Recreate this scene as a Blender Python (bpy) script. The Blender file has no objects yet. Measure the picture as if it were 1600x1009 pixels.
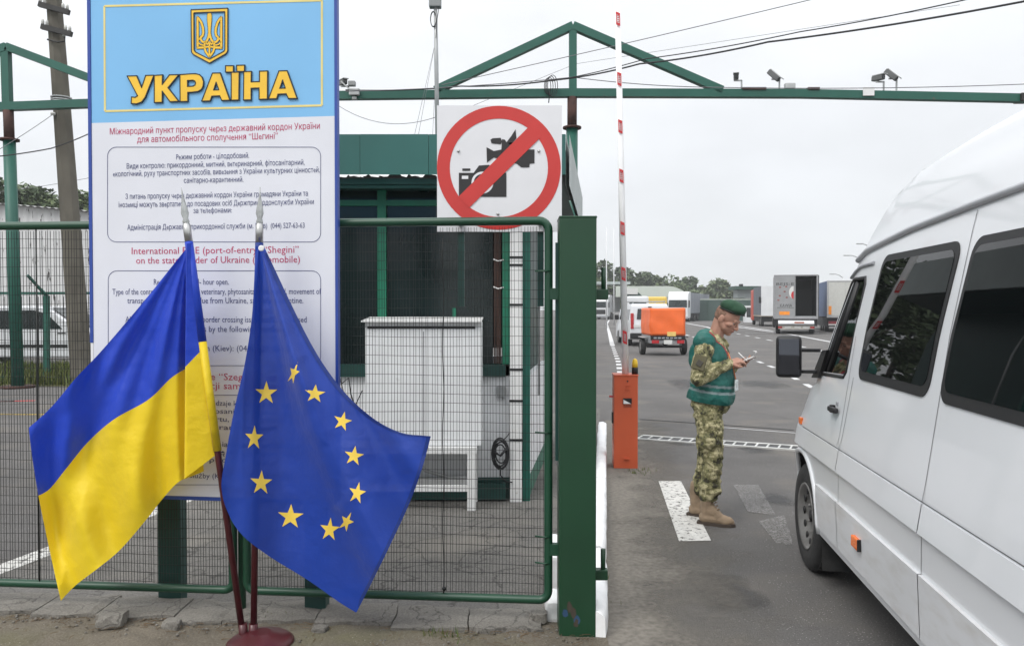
import bpy, bmesh, math, random
from mathutils import Vector, Matrix, noise
from mathutils.geometry import tessellate_polygon
R = math.radians
rnd = random.Random(11)
scn = bpy.context.scene
COL = scn.collection

# ------------------------------------------------------------------ camera, world, sun
FPX = 1244.0                                   # focal length in pixels of the 1600 px wide photograph
HZ = 483.0
PITCH = math.atan((HZ - 504.5) / FPX)
CH = 1.7
cam = bpy.data.cameras.new("camera")
cam.sensor_width = 36.0
cam.lens = FPX / 1600.0 * 36.0
cam.clip_start = 0.05
cam.clip_end = 3000
camo_ = bpy.data.objects.new("camera", cam)
COL.objects.link(camo_)
camo_.location = (0, 0, CH)
camo_.rotation_euler = (R(90) + PITCH, 0, 0)
scn.camera = camo_

SUN_EL, SUN_ROT = R(50), R(220)
w = bpy.data.worlds.new("World")
scn.world = w
w.use_nodes = True
nt = w.node_tree
nt.nodes.clear()
def nn(t, **k):
    n = nt.nodes.new(t)
    for a, b in k.items():
        setattr(n, a, b)
    return n
out = nn('ShaderNodeOutputWorld')
bg = nn('ShaderNodeBackground')
bg.inputs['Strength'].default_value = 0.1
sky = nn('ShaderNodeTexSky', sky_type='NISHITA', sun_disc=False, sun_elevation=SUN_EL, sun_rotation=SUN_ROT)
sky.dust_density = 4.0
hsv = nn('ShaderNodeHueSaturation')
hsv.inputs['Saturation'].default_value = 0.25
nt.links.new(sky.outputs[0], hsv.inputs['Color'])
tc = nn('ShaderNodeTexCoord')
sep = nn('ShaderNodeSeparateXYZ')
nt.links.new(tc.outputs['Generated'], sep.inputs[0])
ramp = nn('ShaderNodeValToRGB')                 # luminance of an overcast dome, brightest overhead
cr = ramp.color_ramp
cr.elements[0].position = 0.0
cr.elements[0].color = (.72, .745, .765, 1)
cr.elements[1].position = 1.0
cr.elements[1].color = (1.75, 1.79, 1.86, 1)
for p_, c_ in ((.06, (.745, .77, .795)), (.18, (.80, .825, .86)), (.34, (.90, .925, .96)), (.5, (1.2, 1.23, 1.27)), (.65, (1.5, 1.53, 1.58))):
    e = cr.elements.new(p_)
    e.color = c_ + (1,)
nt.links.new(sep.outputs['Z'], ramp.inputs[0])
mp = nn('ShaderNodeMapping')
mp.inputs['Scale'].default_value = (1.3, 1.3, 3.2)
nt.links.new(tc.outputs['Generated'], mp.inputs[0])
cn = nn('ShaderNodeTexNoise')
cn.inputs['Scale'].default_value = 2.2
cn.inputs['Detail'].default_value = 5
nt.links.new(mp.outputs[0], cn.inputs[0])
mr = nn('ShaderNodeMapRange')
mr.inputs[1].default_value = .3
mr.inputs[2].default_value = .7
mr.inputs[3].default_value = 8.9
mr.inputs[4].default_value = 10.7
nt.links.new(cn.outputs[0], mr.inputs[0])
vm = nn('ShaderNodeVectorMath', operation='SCALE')
nt.links.new(ramp.outputs[0], vm.inputs[0])
nt.links.new(mr.outputs[0], vm.inputs['Scale'])
mixw = nn('ShaderNodeMix', data_type='RGBA')
mixw.inputs[0].default_value = .93
nt.links.new(hsv.outputs[0], mixw.inputs[6])
nt.links.new(vm.outputs[0], mixw.inputs[7])
nt.links.new(mixw.outputs[2], bg.inputs['Color'])
nt.links.new(bg.outputs[0], out.inputs[0])

sl = bpy.data.lights.new("sun", 'SUN')
sl.energy = 1.4
sl.angle = R(24)
sl.color = (1, .97, .92)
so = bpy.data.objects.new("sun", sl)
COL.objects.link(so)
so.rotation_euler = (R(90) - SUN_EL, 0, R(180) - SUN_ROT)
scn.view_settings.view_transform = 'Standard'
scn.view_settings.look = 'None'
scn.view_settings.exposure = .3
scn.view_settings.gamma = 1
scn.cycles.max_bounces = 8
scn.cycles.transparent_max_bounces = 16
scn.cycles.use_denoising = True

# ------------------------------------------------------------------ helpers: survey of the place
def ray(px, py):
    x = (px - 800) / FPX
    u = (504.5 - py) / FPX
    return Vector((x, math.cos(PITCH) - u * math.sin(PITCH), math.sin(PITCH) + u * math.cos(PITCH)))
def W(px, py, Y):
    d = ray(px, py)
    return Vector((0, 0, CH)) + d * (Y / d.y)
def G(px, py, z=0.0):
    d = ray(px, py)
    return Vector((0, 0, CH)) + d * ((z - CH) / d.z)
def sgn(v): return (v > 0) - (v < 0)
def lerp(a, b, t): return a + (b - a) * t
def V(*a): return Vector(a)

class MB:
    def __init__(s):
        s.v, s.f, s.m, s.sm = [], [], [], []
    def add(s, vs, fs, m=0, smooth=False):
        o = len(s.v)
        s.v += [Vector(p) for p in vs]
        for f in fs:
            s.f.append([i + o for i in f])
            s.m.append(m)
            s.sm.append(smooth)
        return s
    def box(s, c, size, m=0, rot=None):
        hx, hy, hz = size[0] / 2, size[1] / 2, size[2] / 2
        vs = [V(x, y, z) for x in (-hx, hx) for y in (-hy, hy) for z in (-hz, hz)]
        if rot is not None:
            vs = [rot @ p for p in vs]
        c = Vector(c)
        return s.add([p + c for p in vs], [(0, 1, 3, 2), (4, 6, 7, 5), (0, 4, 5, 1), (2, 3, 7, 6), (0, 2, 6, 4), (1, 5, 7, 3)], m)
    def span(s, a, b, m=0):
        a, b = Vector(a), Vector(b)
        return s.box((a + b) / 2, [abs(x) for x in (b - a)], m)
    def bbox(s, c, size, bev=.02, m=0, rot=None, seg=2):       # bevelled box
        bm = bmesh.new()
        bmesh.ops.create_cube(bm, size=1)
        bmesh.ops.scale(bm, vec=size, verts=bm.verts)
        bmesh.ops.bevel(bm, geom=bm.edges[:], offset=bev, segments=seg, affect='EDGES', profile=.6)
        if rot is not None:
            bmesh.ops.transform(bm, matrix=rot.to_4x4(), verts=bm.verts)
        bmesh.ops.translate(bm, vec=c, verts=bm.verts)
        bm.verts.index_update()
        s.add([p.co.copy() for p in bm.verts], [[x.index for x in f.verts] for f in bm.faces], m)
        bm.free()
        return s
    def bar(s, a, b, w_, h_=None, m=0, up=V(0, 0, 1)):
        a, b = Vector(a), Vector(b)
        h_ = h_ or w_
        y = (b - a).normalized()
        x = y.cross(up)
        if x.length < 1e-4:
            x = y.cross(V(0, 1, 0))
        x.normalize()
        z = x.cross(y)
        rot = Matrix((x, y, z)).transposed()
        return s.box((a + b) / 2, (w_, (b - a).length, h_), m, rot)
    def tube(s, pts, r, n=8, m=0, smooth=True, caps=True):
        pts = [Vector(p) for p in pts]
        rs = r if isinstance(r, (list, tuple)) else [r] * len(pts)
        vs, fs = [], []
        ref = None
        for i, p in enumerate(pts):
            t = (pts[min(i + 1, len(pts) - 1)] - pts[max(i - 1, 0)]).normalized()
            if ref is None:
                ref = t.orthogonal().normalized()
            x = (ref - t * ref.dot(t))
            x = x.normalized() if x.length > 1e-6 else t.orthogonal().normalized()
            ref = x
            y = t.cross(x)
            for k in range(n):
                a = 2 * math.pi * k / n
                vs.append(p + (x * math.cos(a) + y * math.sin(a)) * rs[i])
        for i in range(len(pts) - 1):
            for k in range(n):
                k2 = (k + 1) % n
                fs.append((i * n + k, i * n + k2, (i + 1) * n + k2, (i + 1) * n + k))
        s.add(vs, fs, m, smooth)
        if caps:
            o = len(s.v) - len(vs)
            s.f += [[o + k for k in range(n)][::-1], [o + (len(pts) - 1) * n + k for k in range(n)]]
            s.m += [m, m]
            s.sm += [False, False]
        return s
    def lathe(s, prof, c, n=24, m=0, axis=V(0, 0, 1), smooth=True, caps=True):
        c = Vector(c)
        x = axis.orthogonal().normalized()
        y = axis.cross(x)
        vs, fs = [], []
        for r_, h_ in prof:
            for k in range(n):
                a = 2 * math.pi * k / n
                vs.append(c + axis * h_ + (x * math.cos(a) + y * math.sin(a)) * max(r_, 1e-4))
        for i in range(len(prof) - 1):
            for k in range(n):
                k2 = (k + 1) % n
                fs.append((i * n + k, i * n + k2, (i + 1) * n + k2, (i + 1) * n + k))
        s.add(vs, fs, m, smooth)
        if not caps: return s
        o = len(s.v) - len(vs)
        s.f += [[o + k for k in range(n)][::-1], [o + (len(prof) - 1) * n + k for k in range(n)]]
        s.m += [m, m]
        s.sm += [False, False]
        return s
    def ball(s, c, r, m=0, n=12, k=8, rot=None):
        r = Vector((r, r, r)) if isinstance(r, (int, float)) else Vector(r)
        vs, fs = [], []
        for i in range(k + 1):
            t = math.pi * i / k
            for j in range(n):
                a = 2 * math.pi * j / n
                p = V(math.sin(t) * math.cos(a) * r.x, math.sin(t) * math.sin(a) * r.y, math.cos(t) * r.z)
                vs.append((rot @ p if rot is not None else p) + Vector(c))
        for i in range(k):
            for j in range(n):
                j2 = (j + 1) % n
                fs.append((i * n + j, (i + 1) * n + j, (i + 1) * n + j2, i * n + j2))
        return s.add(vs, fs, m, True)
    def poly(s, pts, m=0, holes=(), th=0.0, nrm=None):
        """A flat figure of 3-D points (with holes), extruded by th along nrm."""
        loops = [[Vector(p) for p in pts]] + [[Vector(p) for p in h] for h in holes]
        allp = [p for l in loops for p in l]
        tris = tessellate_polygon(loops)
        if nrm is None or th == 0:
            return s.add(allp, tris, m)
        n = len(allp)
        s.add([p + nrm * th for p in allp] + allp, [tuple(t) for t in tris] + [tuple(i + n for i in t[::-1]) for t in tris], m)
        o = len(s.v) - 2 * n
        i0 = 0
        for l in loops:
            k = len(l)
            for i in range(k):
                j = (i + 1) % k
                s.f.append([o + i0 + i, o + i0 + j, o + n + i0 + j, o + n + i0 + i])
                s.m.append(m)
                s.sm.append(False)
            i0 += k
        return s
    def grid(s, fn, nu, nv, m=0, smooth=True, mfn=None):
        vs = [fn(i / nu, j / nv) for j in range(nv + 1) for i in range(nu + 1)]
        o = len(s.v)
        s.v += vs
        for j in range(nv):
            for i in range(nu):
                a = o + j * (nu + 1) + i
                s.f.append([a, a + 1, a + nu + 2, a + nu + 1])
                s.m.append(mfn((i + .5) / nu, (j + .5) / nv) if mfn else m)
                s.sm.append(smooth)
        return s
    def build(s, name, mats, parent=None, local=False, loc=None):
        me = bpy.data.meshes.new(name)
        off = V(0, 0, 0)
        if not local:
            off = base_of(parent) if parent is not None else (Vector(loc) if loc is not None else V(0, 0, 0))
        me.from_pydata([tuple(p - off) for p in s.v], [], s.f)
        for m in (mats if isinstance(mats, (list, tuple)) else [mats]):
            me.materials.append(m)
        me.polygons.foreach_set('material_index', s.m)
        me.polygons.foreach_set('use_smooth', s.sm)
        me.validate()
        bm = bmesh.new()
        bm.from_mesh(me)
        bmesh.ops.recalc_face_normals(bm, faces=bm.faces[:])
        bm.to_mesh(me)
        bm.free()
        me.update()
        o = bpy.data.objects.new(name, me)
        COL.objects.link(o)
        if parent is not None:
            o.parent = parent
        elif loc is not None:
            o.location = loc
        return o

BASE = {}
def base_of(o):
    b = V(0, 0, 0)
    while o is not None:
        b = b + Vector(o.location)
        o = o.parent
    return b
def tag(o, label, cat, group=None):
    o['label'] = label
    o['category'] = cat
    if group:
        o['group'] = group
    return o
def thing(name, label, cat, loc=(0, 0, 0), group=None, rz=0.0):
    o = bpy.data.objects.new(name, None)
    o.empty_display_size = .2
    COL.objects.link(o)
    o.location = loc
    o.rotation_euler = (0, 0, rz)
    return tag(o, label, cat, group)
def kind(o, k):
    o['kind'] = k
    return o
def copy_tree(o, parent=None):
    c = o.copy()
    COL.objects.link(c)
    if parent is not None:
        c.parent = parent
    for ch in list(o.children):
        copy_tree(ch, c)
    return c

# ------------------------------------------------------------------ helpers: materials
MATS = {}
def mat(name, col, rough=.6, metal=0.0, var=.12, scale=6.0, bump=0.0, bscale=60.0, spec=.5, coat=0.0, trans=0.0, detail=5, stretch=(1, 1, 1), col2=None, thr=None):
    """A principled surface whose colour wanders by noise; col2 with thr=(lo, hi) adds wear of a second colour."""
    m = bpy.data.materials.new(name)
    m.use_nodes = True
    t = m.node_tree
    b = t.nodes['Principled BSDF']
    N, L = t.nodes.new, t.links.new
    co = N('ShaderNodeTexCoord')
    mpn = N('ShaderNodeMapping')
    mpn.inputs['Scale'].default_value = stretch
    L(co.outputs['Object'], mpn.inputs[0])
    nz = N('ShaderNodeTexNoise')
    nz.inputs['Scale'].default_value = scale
    nz.inputs['Detail'].default_value = detail
    L(mpn.outputs[0], nz.inputs[0])
    rp = N('ShaderNodeValToRGB')
    rp.color_ramp.elements[0].position = .3
    rp.color_ramp.elements[1].position = .7
    rp.color_ramp.elements[0].color = tuple(c * (1 - var) for c in col) + (1,)
    rp.color_ramp.elements[1].color = tuple(min(1, c * (1 + var)) for c in col) + (1,)
    L(nz.outputs[0], rp.inputs[0])
    last = rp.outputs[0]
    if col2:
        n2 = N('ShaderNodeTexNoise')
        n2.inputs['Scale'].default_value = scale * 2.3
        n2.inputs['Detail'].default_value = 8
        n2.inputs['Roughness'].default_value = .65
        L(mpn.outputs[0], n2.inputs[0])
        r2 = N('ShaderNodeMapRange')
        r2.inputs[1].default_value, r2.inputs[2].default_value = thr
        L(n2.outputs[0], r2.inputs[0])
        mx = N('ShaderNodeMix')
        mx.data_type = 'RGBA'
        L(r2.outputs[0], mx.inputs[0])
        L(last, mx.inputs[6])
        mx.inputs[7].default_value = tuple(col2) + (1,)
        last = mx.outputs[2]
    L(last, b.inputs['Base Color'])
    b.inputs['Roughness'].default_value = rough
    b.inputs['Metallic'].default_value = metal
    b.inputs['Specular IOR Level'].default_value = spec
    b.inputs['Coat Weight'].default_value = coat
    b.inputs['Coat Roughness'].default_value = .06
    b.inputs['Transmission Weight'].default_value = trans
    if bump:
        n3 = N('ShaderNodeTexNoise')
        n3.inputs['Scale'].default_value = bscale
        n3.inputs['Detail'].default_value = 6
        L(mpn.outputs[0], n3.inputs[0])
        bp = N('ShaderNodeBump')
        bp.inputs['Strength'].default_value = bump
        bp.inputs['Distance'].default_value = .01
        L(n3.outputs[0], bp.inputs['Height'])
        L(bp.outputs[0], b.inputs['Normal'])
    m['col'] = 1
    MATS[name] = m
    return m

def cloth(name, col, through=.07, transl=.3):
    m = mat(name, col, rough=.5, var=.05, scale=3, bump=.55, bscale=7, spec=.4)
    m.node_tree.nodes['Bump'].inputs['Distance'].default_value = .03
    t = m.node_tree
    N, L = t.nodes.new, t.links.new
    b = t.nodes['Principled BSDF']
    b.inputs['Sheen Weight'].default_value = .12
    o = t.nodes['Material Output']
    tl = N('ShaderNodeBsdfTranslucent')
    tl.inputs[0].default_value = tuple(min(1, c * 1.15) for c in col) + (1,)
    a = N('ShaderNodeMixShader')
    a.inputs[0].default_value = transl
    L(b.outputs[0], a.inputs[1])
    L(tl.outputs[0], a.inputs[2])
    tp = N('ShaderNodeBsdfTransparent')
    tp.inputs[0].default_value = tuple(.35 + .65 * c for c in col) + (1,)
    c_ = N('ShaderNodeMixShader')
    c_.inputs[0].default_value = through
    L(a.outputs[0], c_.inputs[1])
    L(tp.outputs[0], c_.inputs[2])
    L(c_.outputs[0], o.inputs[0])
    return m

def glass(name, tint=(.6, .65, .65), through=.8):
    m = bpy.data.materials.new(name)
    m.use_nodes = True
    t = m.node_tree
    N, L = t.nodes.new, t.links.new
    o = t.nodes['Material Output']
    t.nodes.remove(t.nodes['Principled BSDF'])
    tp = N('ShaderNodeBsdfTransparent')
    tp.inputs[0].default_value = tint + (1,)
    gl = N('ShaderNodeBsdfGlossy')
    gl.inputs['Roughness'].default_value = .015
    gl.inputs[0].default_value = (.9, .92, .95, 1)
    fr = N('ShaderNodeFresnel')
    fr.inputs[0].default_value = 1.5
    mx = N('ShaderNodeMixShader')
    L(fr.outputs[0], mx.inputs[0])
    L(tp.outputs[0], mx.inputs[1])
    L(gl.outputs[0], mx.inputs[2])
    L(mx.outputs[0], o.inputs[0])
    return m

def camo_mat(name, cell=.009, cols=None):
    m = bpy.data.materials.new(name)
    m.use_nodes = True
    t = m.node_tree
    b = t.nodes['Principled BSDF']
    N, L = t.nodes.new, t.links.new
    co = N('ShaderNodeTexCoord')
    sn_ = N('ShaderNodeVectorMath')
    sn_.operation = 'SNAP'
    sn_.inputs[1].default_value = (cell, cell, cell)
    L(co.outputs['Object'], sn_.inputs[0])
    nz = N('ShaderNodeTexNoise')
    nz.inputs['Scale'].default_value = 15
    nz.inputs['Detail'].default_value = 4
    nz.inputs['Roughness'].default_value = .6
    L(sn_.outputs[0], nz.inputs[0])
    rp = N('ShaderNodeValToRGB')
    rp.color_ramp.interpolation = 'CONSTANT'
    cols = cols or ((0, (.038, .034, .019)), (.40, (.14, .135, .06)), (.475, (.23, .21, .105)), (.54, (.40, .36, .21)), (.62, (.15, .14, .065)))
    el = rp.color_ramp.elements
    for i, (p_, c_) in enumerate(cols):
        e_ = el[i] if i < 2 else el.new(p_)
        e_.position = p_
        e_.color = c_ + (1,)
    L(nz.outputs[0], rp.inputs[0])
    L(rp.outputs[0], b.inputs['Base Color'])
    b.inputs['Roughness'].default_value = .85
    n3 = N('ShaderNodeTexNoise')
    n3.inputs['Scale'].default_value = 22
    n3.inputs['Detail'].default_value = 3
    L(co.outputs['Object'], n3.inputs[0])
    bp = N('ShaderNodeBump')
    bp.inputs['Strength'].default_value = .9
    bp.inputs['Distance'].default_value = .03
    L(n3.outputs[0], bp.inputs['Height'])
    L(bp.outputs[0], b.inputs['Normal'])
    return m

def leaf_mat(name, c0, c1):
    m = bpy.data.materials.new(name)
    m.use_nodes = True
    t = m.node_tree
    b = t.nodes['Principled BSDF']
    N, L = t.nodes.new, t.links.new
    g = N('ShaderNodeNewGeometry')
    rp = N('ShaderNodeValToRGB')
    rp.color_ramp.elements[0].color = c0 + (1,)
    rp.color_ramp.elements[1].color = c1 + (1,)
    L(g.outputs['Random Per Island'], rp.inputs[0])
    L(rp.outputs[0], b.inputs['Base Color'])
    b.inputs['Roughness'].default_value = .7
    b.inputs['Specular IOR Level'].default_value = .2
    return m

def ground_mat(name, c_lo, c_hi, speck=None, crack=None, rough=.9, big=.35, bump=.5, tint=None):
    """Ground: fine grain, broad patches, optional light specks and cracks."""
    m = bpy.data.materials.new(name)
    m.use_nodes = True
    t = m.node_tree
    b = t.nodes['Principled BSDF']
    N, L = t.nodes.new, t.links.new
    co = N('ShaderNodeTexCoord')
    fine = N('ShaderNodeTexNoise')
    fine.inputs['Scale'].default_value = 90
    fine.inputs['Detail'].default_value = 6
    fine.inputs['Roughness'].default_value = .7
    L(co.outputs['Object'], fine.inputs[0])
    rp = N('ShaderNodeValToRGB')
    rp.color_ramp.elements[0].position, rp.color_ramp.elements[1].position = .32, .68
    rp.color_ramp.elements[0].color, rp.color_ramp.elements[1].color = c_lo + (1,), c_hi + (1,)
    L(fine.outputs[0], rp.inputs[0])
    last = rp.outputs[0]
    bn = N('ShaderNodeTexNoise')
    bn.inputs['Scale'].default_value = .55
    bn.inputs['Detail'].default_value = 7
    bn.inputs['Roughness'].default_value = .62
    L(co.outputs['Object'], bn.inputs[0])
    r1 = N('ShaderNodeMapRange')
    r1.inputs[1].default_value, r1.inputs[2].default_value = .3, .7
    r1.inputs[3].default_value, r1.inputs[4].default_value = 1 - big, 1 + big
    L(bn.outputs[0], r1.inputs[0])
    vs = N('ShaderNodeVectorMath')
    vs.operation = 'SCALE'
    L(last, vs.inputs[0])
    L(r1.outputs[0], vs.inputs['Scale'])
    last = vs.outputs[0]
    if tint:
        tn = N('ShaderNodeTexNoise')
        tn.inputs['Scale'].default_value = 1.1
        tn.inputs['Detail'].default_value = 6
        mpn = N('ShaderNodeMapping')
        mpn.inputs['Location'].default_value = (7, 3, 0)
        L(co.outputs['Object'], mpn.inputs[0])
        L(mpn.outputs[0], tn.inputs[0])
        r4 = N('ShaderNodeMapRange')
        r4.inputs[1].default_value, r4.inputs[2].default_value = .52, .7
        r4.inputs[4].default_value = .7
        L(tn.outputs[0], r4.inputs[0])
        mx = N('ShaderNodeMix')
        mx.data_type = 'RGBA'
        L(r4.outputs[0], mx.inputs[0])
        L(last, mx.inputs[6])
        mx.inputs[7].default_value = tint + (1,)
        last = mx.outputs[2]
    if crack:
        vo = N('ShaderNodeTexVoronoi')
        vo.feature = 'DISTANCE_TO_EDGE'
        vo.inputs['Scale'].default_value = crack[0]
        wn = N('ShaderNodeTexNoise')
        wn.inputs['Scale'].default_value = 3
        wn.inputs['Detail'].default_value = 5
        L(co.outputs['Object'], wn.inputs[0])
        va = N('ShaderNodeVectorMath')
        va.operation = 'MULTIPLY_ADD'
        va.inputs[1].default_value = (.5, .5, .5)
        L(wn.outputs['Color'], va.inputs[0])
        L(co.outputs['Object'], va.inputs[2])
        L(va.outputs[0], vo.inputs[0])
        r2 = N('ShaderNodeMapRange')
        r2.inputs[1].default_value, r2.inputs[2].default_value = 0, crack[1]
        r2.inputs[3].default_value, r2.inputs[4].default_value = crack[2], 1
        L(vo.outputs[0], r2.inputs[0])
        v2 = N('ShaderNodeVectorMath')
        v2.operation = 'SCALE'
        L(last, v2.inputs[0])
        L(r2.outputs[0], v2.inputs['Scale'])
        last = v2.outputs[0]
    if speck:
        sp = N('ShaderNodeTexVoronoi')
        sp.inputs['Scale'].default_value = speck[0]
        L(co.outputs['Object'], sp.inputs[0])
        sz = N('ShaderNodeTexNoise')
        sz.inputs['Scale'].default_value = 5
        L(co.outputs['Object'], sz.inputs[0])
        ml = N('ShaderNodeMath')
        ml.operation = 'MULTIPLY'
        ml.inputs[1].default_value = speck[1]
        L(sz.outputs[0], ml.inputs[0])
        lt = N('ShaderNodeMath')
        lt.operation = 'LESS_THAN'
        L(sp.outputs['Distance'], lt.inputs[0])
        L(ml.outputs[0], lt.inputs[1])
        mx = N('ShaderNodeMix')
        mx.data_type = 'RGBA'
        L(lt.outputs[0], mx.inputs[0])
        L(last, mx.inputs[6])
        mx.inputs[7].default_value = speck[2] + (1,)
        last = mx.outputs[2]
    L(last, b.inputs['Base Color'])
    b.inputs['Roughness'].default_value = rough
    b.inputs['Specular IOR Level'].default_value = .3
    bp = N('ShaderNodeBump')
    bp.inputs['Strength'].default_value = bump
    bp.inputs['Distance'].default_value = .012
    L(fine.outputs[0], bp.inputs['Height'])
    L(bp.outputs[0], b.inputs['Normal'])
    return m

def worn_paint(name, col, lo, hi, scale=14):
    """Road paint: the sheet is cut away by noise where it has worn off."""
    m = mat(name, col, rough=.8, var=.12, scale=12, bump=.3, bscale=80)
    t = m.node_tree
    N, L = t.nodes.new, t.links.new
    co = N('ShaderNodeTexCoord')
    nz = N('ShaderNodeTexNoise')
    nz.inputs['Scale'].default_value = scale
    nz.inputs['Detail'].default_value = 8
    nz.inputs['Roughness'].default_value = .75
    L(co.outputs['Object'], nz.inputs[0])
    mr_ = N('ShaderNodeMapRange')
    mr_.inputs[1].default_value, mr_.inputs[2].default_value = lo, hi
    L(nz.outputs[0], mr_.inputs[0])
    L(mr_.outputs[0], t.nodes['Principled BSDF'].inputs['Alpha'])
    return m

M_asphalt = ground_mat("asphalt", (.070, .0665, .064), (.140, .134, .129), speck=(46, .25, (.30, .29, .28)), big=.2, tint=(.145, .131, .115))
M_paving = ground_mat("stone_paving", (.09, .086, .08), (.20, .19, .175), crack=(2.4, .025, .45), big=.3, tint=(.24, .22, .19))
M_dirt = ground_mat("dirt", (.105, .088, .066), (.21, .185, .145), big=.3, bump=.9, speck=(50, .22, (.30, .28, .25)), tint=(.12, .12, .05))
M_slab = ground_mat("slab", (.13, .122, .108), (.25, .235, .21), big=.3, bump=.8, crack=(3, .02, .5))
M_white_line = worn_paint("road_paint", (.56, .55, .52), .40, .47, 22)
M_white_far = mat("road_paint_far", (.5, .5, .5), rough=.8, var=.2, scale=3)
M_faded = worn_paint("faded_paint", (.30, .29, .28), .42, .68, 55)
M_yellow_line = worn_paint("yellow_paint", (.6, .42, .08), .4, .5, 18)
M_green = mat("green_paint", (.008, .052, .026), rough=.38, var=.14, scale=5, bump=.05, bscale=30, spec=.5, col2=(.07, .05, .035), thr=(.70, .74))
M_green_post = mat("post_green_paint", (.007, .046, .019), rough=.42, var=.10, scale=3, bump=.06, bscale=18, col2=(.035, .06, .05), thr=(.66, .74))
M_teal = mat("gantry_green", (.012, .095, .068), rough=.5, var=.12, scale=1.5, col2=(.10, .08, .06), thr=(.66, .72))
M_booth_green = mat("booth_green", (.018, .10, .088), rough=.55, var=.2, scale=1.2, stretch=(1, 1, .5), col2=(.10, .13, .12), thr=(.66, .76), bump=.1, bscale=8)
M_dkgreen = mat("dark_green_metal", (.008, .048, .04), rough=.45, var=.15)
M_wire = mat("fence_wire", (.016, .018, .017), rough=.5, metal=.4, var=.4, scale=30)
M_white_p = mat("white_painted_metal", (.74, .74, .73), rough=.45, var=.05, scale=4, col2=(.42, .38, .33), thr=(.66, .74))
M_white_w = mat("white_wall_paint", (.72, .73, .74), rough=.6, var=.06, scale=3, col2=(.45, .44, .42), thr=(.64, .74), bump=.1, bscale=30)
M_white_kerb = mat("white_lime_paint", (.82, .82, .82), rough=.8, var=.06, scale=9, bump=.35, bscale=25, col2=(.3, .28, .25), thr=(.68, .74))
M_black = mat("black_plastic", (.009, .009, .010), rough=.5, var=.1)
M_rubber = mat("rubber", (.022, .022, .022), rough=.8, var=.3, scale=20, bump=.3, bscale=60)
M_darkglass = mat("dark_glass", (.006, .010, .012), rough=.03, var=.3, scale=2, spec=.8)
M_boothglass = mat("booth_glass", (.009, .017, .017), rough=.10, var=.5, scale=.8, spec=.5)
M_clear = glass("window_glass", (.5, .53, .54))
M_vanglass = mat("tinted_glass", (.003, .0035, .004), rough=.015, var=.1, spec=.38)
M_vanwhite = mat("van_white_paint", (.63, .645, .665), rough=.28, var=.012, scale=2, coat=.55, spec=.45)
M_vandirty = mat("van_white_dusty", (.62, .63, .645), rough=.4, var=.03, scale=3, coat=.3, spec=.4, col2=(.44, .42, .385), thr=(.48, .95), stretch=(1, .5, 2))
M_seam = mat("panel_gap", (.10, .10, .11), rough=.8, var=.1)
M_grey_trim = mat("grey_trim", (.30, .31, .33), rough=.4, var=.1)
M_dark_int = mat("cab_interior", (.06, .062, .065), rough=.8, var=.3)
M_steel = mat("brushed_steel", (.45, .45, .44), rough=.32, metal=.9, var=.1, scale=15)
M_rim = mat("rim_steel", (.17, .166, .16), rough=.45, metal=.25, var=.3, scale=9, col2=(.1, .09, .08), thr=(.6, .75))
M_amber = mat("amber_lens", (.75, .16, .02), rough=.25, var=.1)
M_red = mat("red_lens", (.40, .02, .025), rough=.25, var=.15)
M_orange = mat("barrier_orange", (.56, .098, .035), rough=.45, var=.08, scale=2, col2=(.32, .08, .04), thr=(.66, .8))
M_tarp = mat("orange_tarp", (.82, .15, .03), rough=.5, var=.08, scale=2, bump=.5, bscale=6)
M_yellow = mat("yellow_plastic", (.75, .48, .02), rough=.4, var=.1)
M_redpaint = mat("red_paint", (.52, .03, .035), rough=.4, var=.1)
M_maroon = mat("maroon_pole", (.065, .009, .013), rough=.35, var=.2, scale=10)
M_concrete = mat("old_concrete", (.115, .105, .085), rough=.9, var=.25, scale=3, bump=.5, bscale=20, stretch=(1, 1, .4))
M_iron = mat("black_iron", (.02, .019, .018), rough=.6, var=.3)
M_insul = mat("porcelain", (.55, .55, .52), rough=.25, var=.2, scale=20)
M_galv = mat("galvanised", (.42, .43, .43), rough=.5, metal=.35, var=.15, scale=5)
M_roofgrey = mat("grey_roof_sheet", (.36, .40, .39), rough=.5, metal=.2, var=.15, scale=1.5)
M_greycam = mat("camera_housing", (.24, .25, .25), rough=.5, var=.1)
M_cable = mat("cable_sheath", (.02, .02, .022), rough=.7, var=.2)
M_thin = mat("weathered_wire", (.14, .14, .15), rough=.7, var=.2)

# ------------------------------------------------------------------ the ground
RD = V(.117, .993, 0).normalized()                # direction of the road, away from the camera
RN = V(RD.y, -RD.x, 0)                            # to its right
def sheet(name, pts, z, m, sub=None):
    b = MB()
    b.add([V(p[0], p[1], z) for p in pts], [list(range(len(pts)))])
    return kind(b.build(name, m), 'structure')
sheet("ground", [(-900, -20), (900, -20), (900, 1500), (-900, 1500)], 0.0, M_asphalt)
K0 = V(.40, 4.0, 0)
def kerb(t): return V(.455, 4.2, 0) + RD * t
# booth island paving, between the white line on the left and the white kerb on the right
L0, L1 = G(-40, 905), G(245, 798)
isl = [kerb(-.6) - RN * .05, kerb(9.5) - RN * .05, L1 + (L1 - L0).normalized() * 4.2, L0 - (L1 - L0).normalized() * 1.2]
sheet("island_pavement", [(p.x, p.y) for p in isl], .004, M_paving)

def fence_y(x): return 4.2 + .0872 * (.22 - x)
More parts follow.
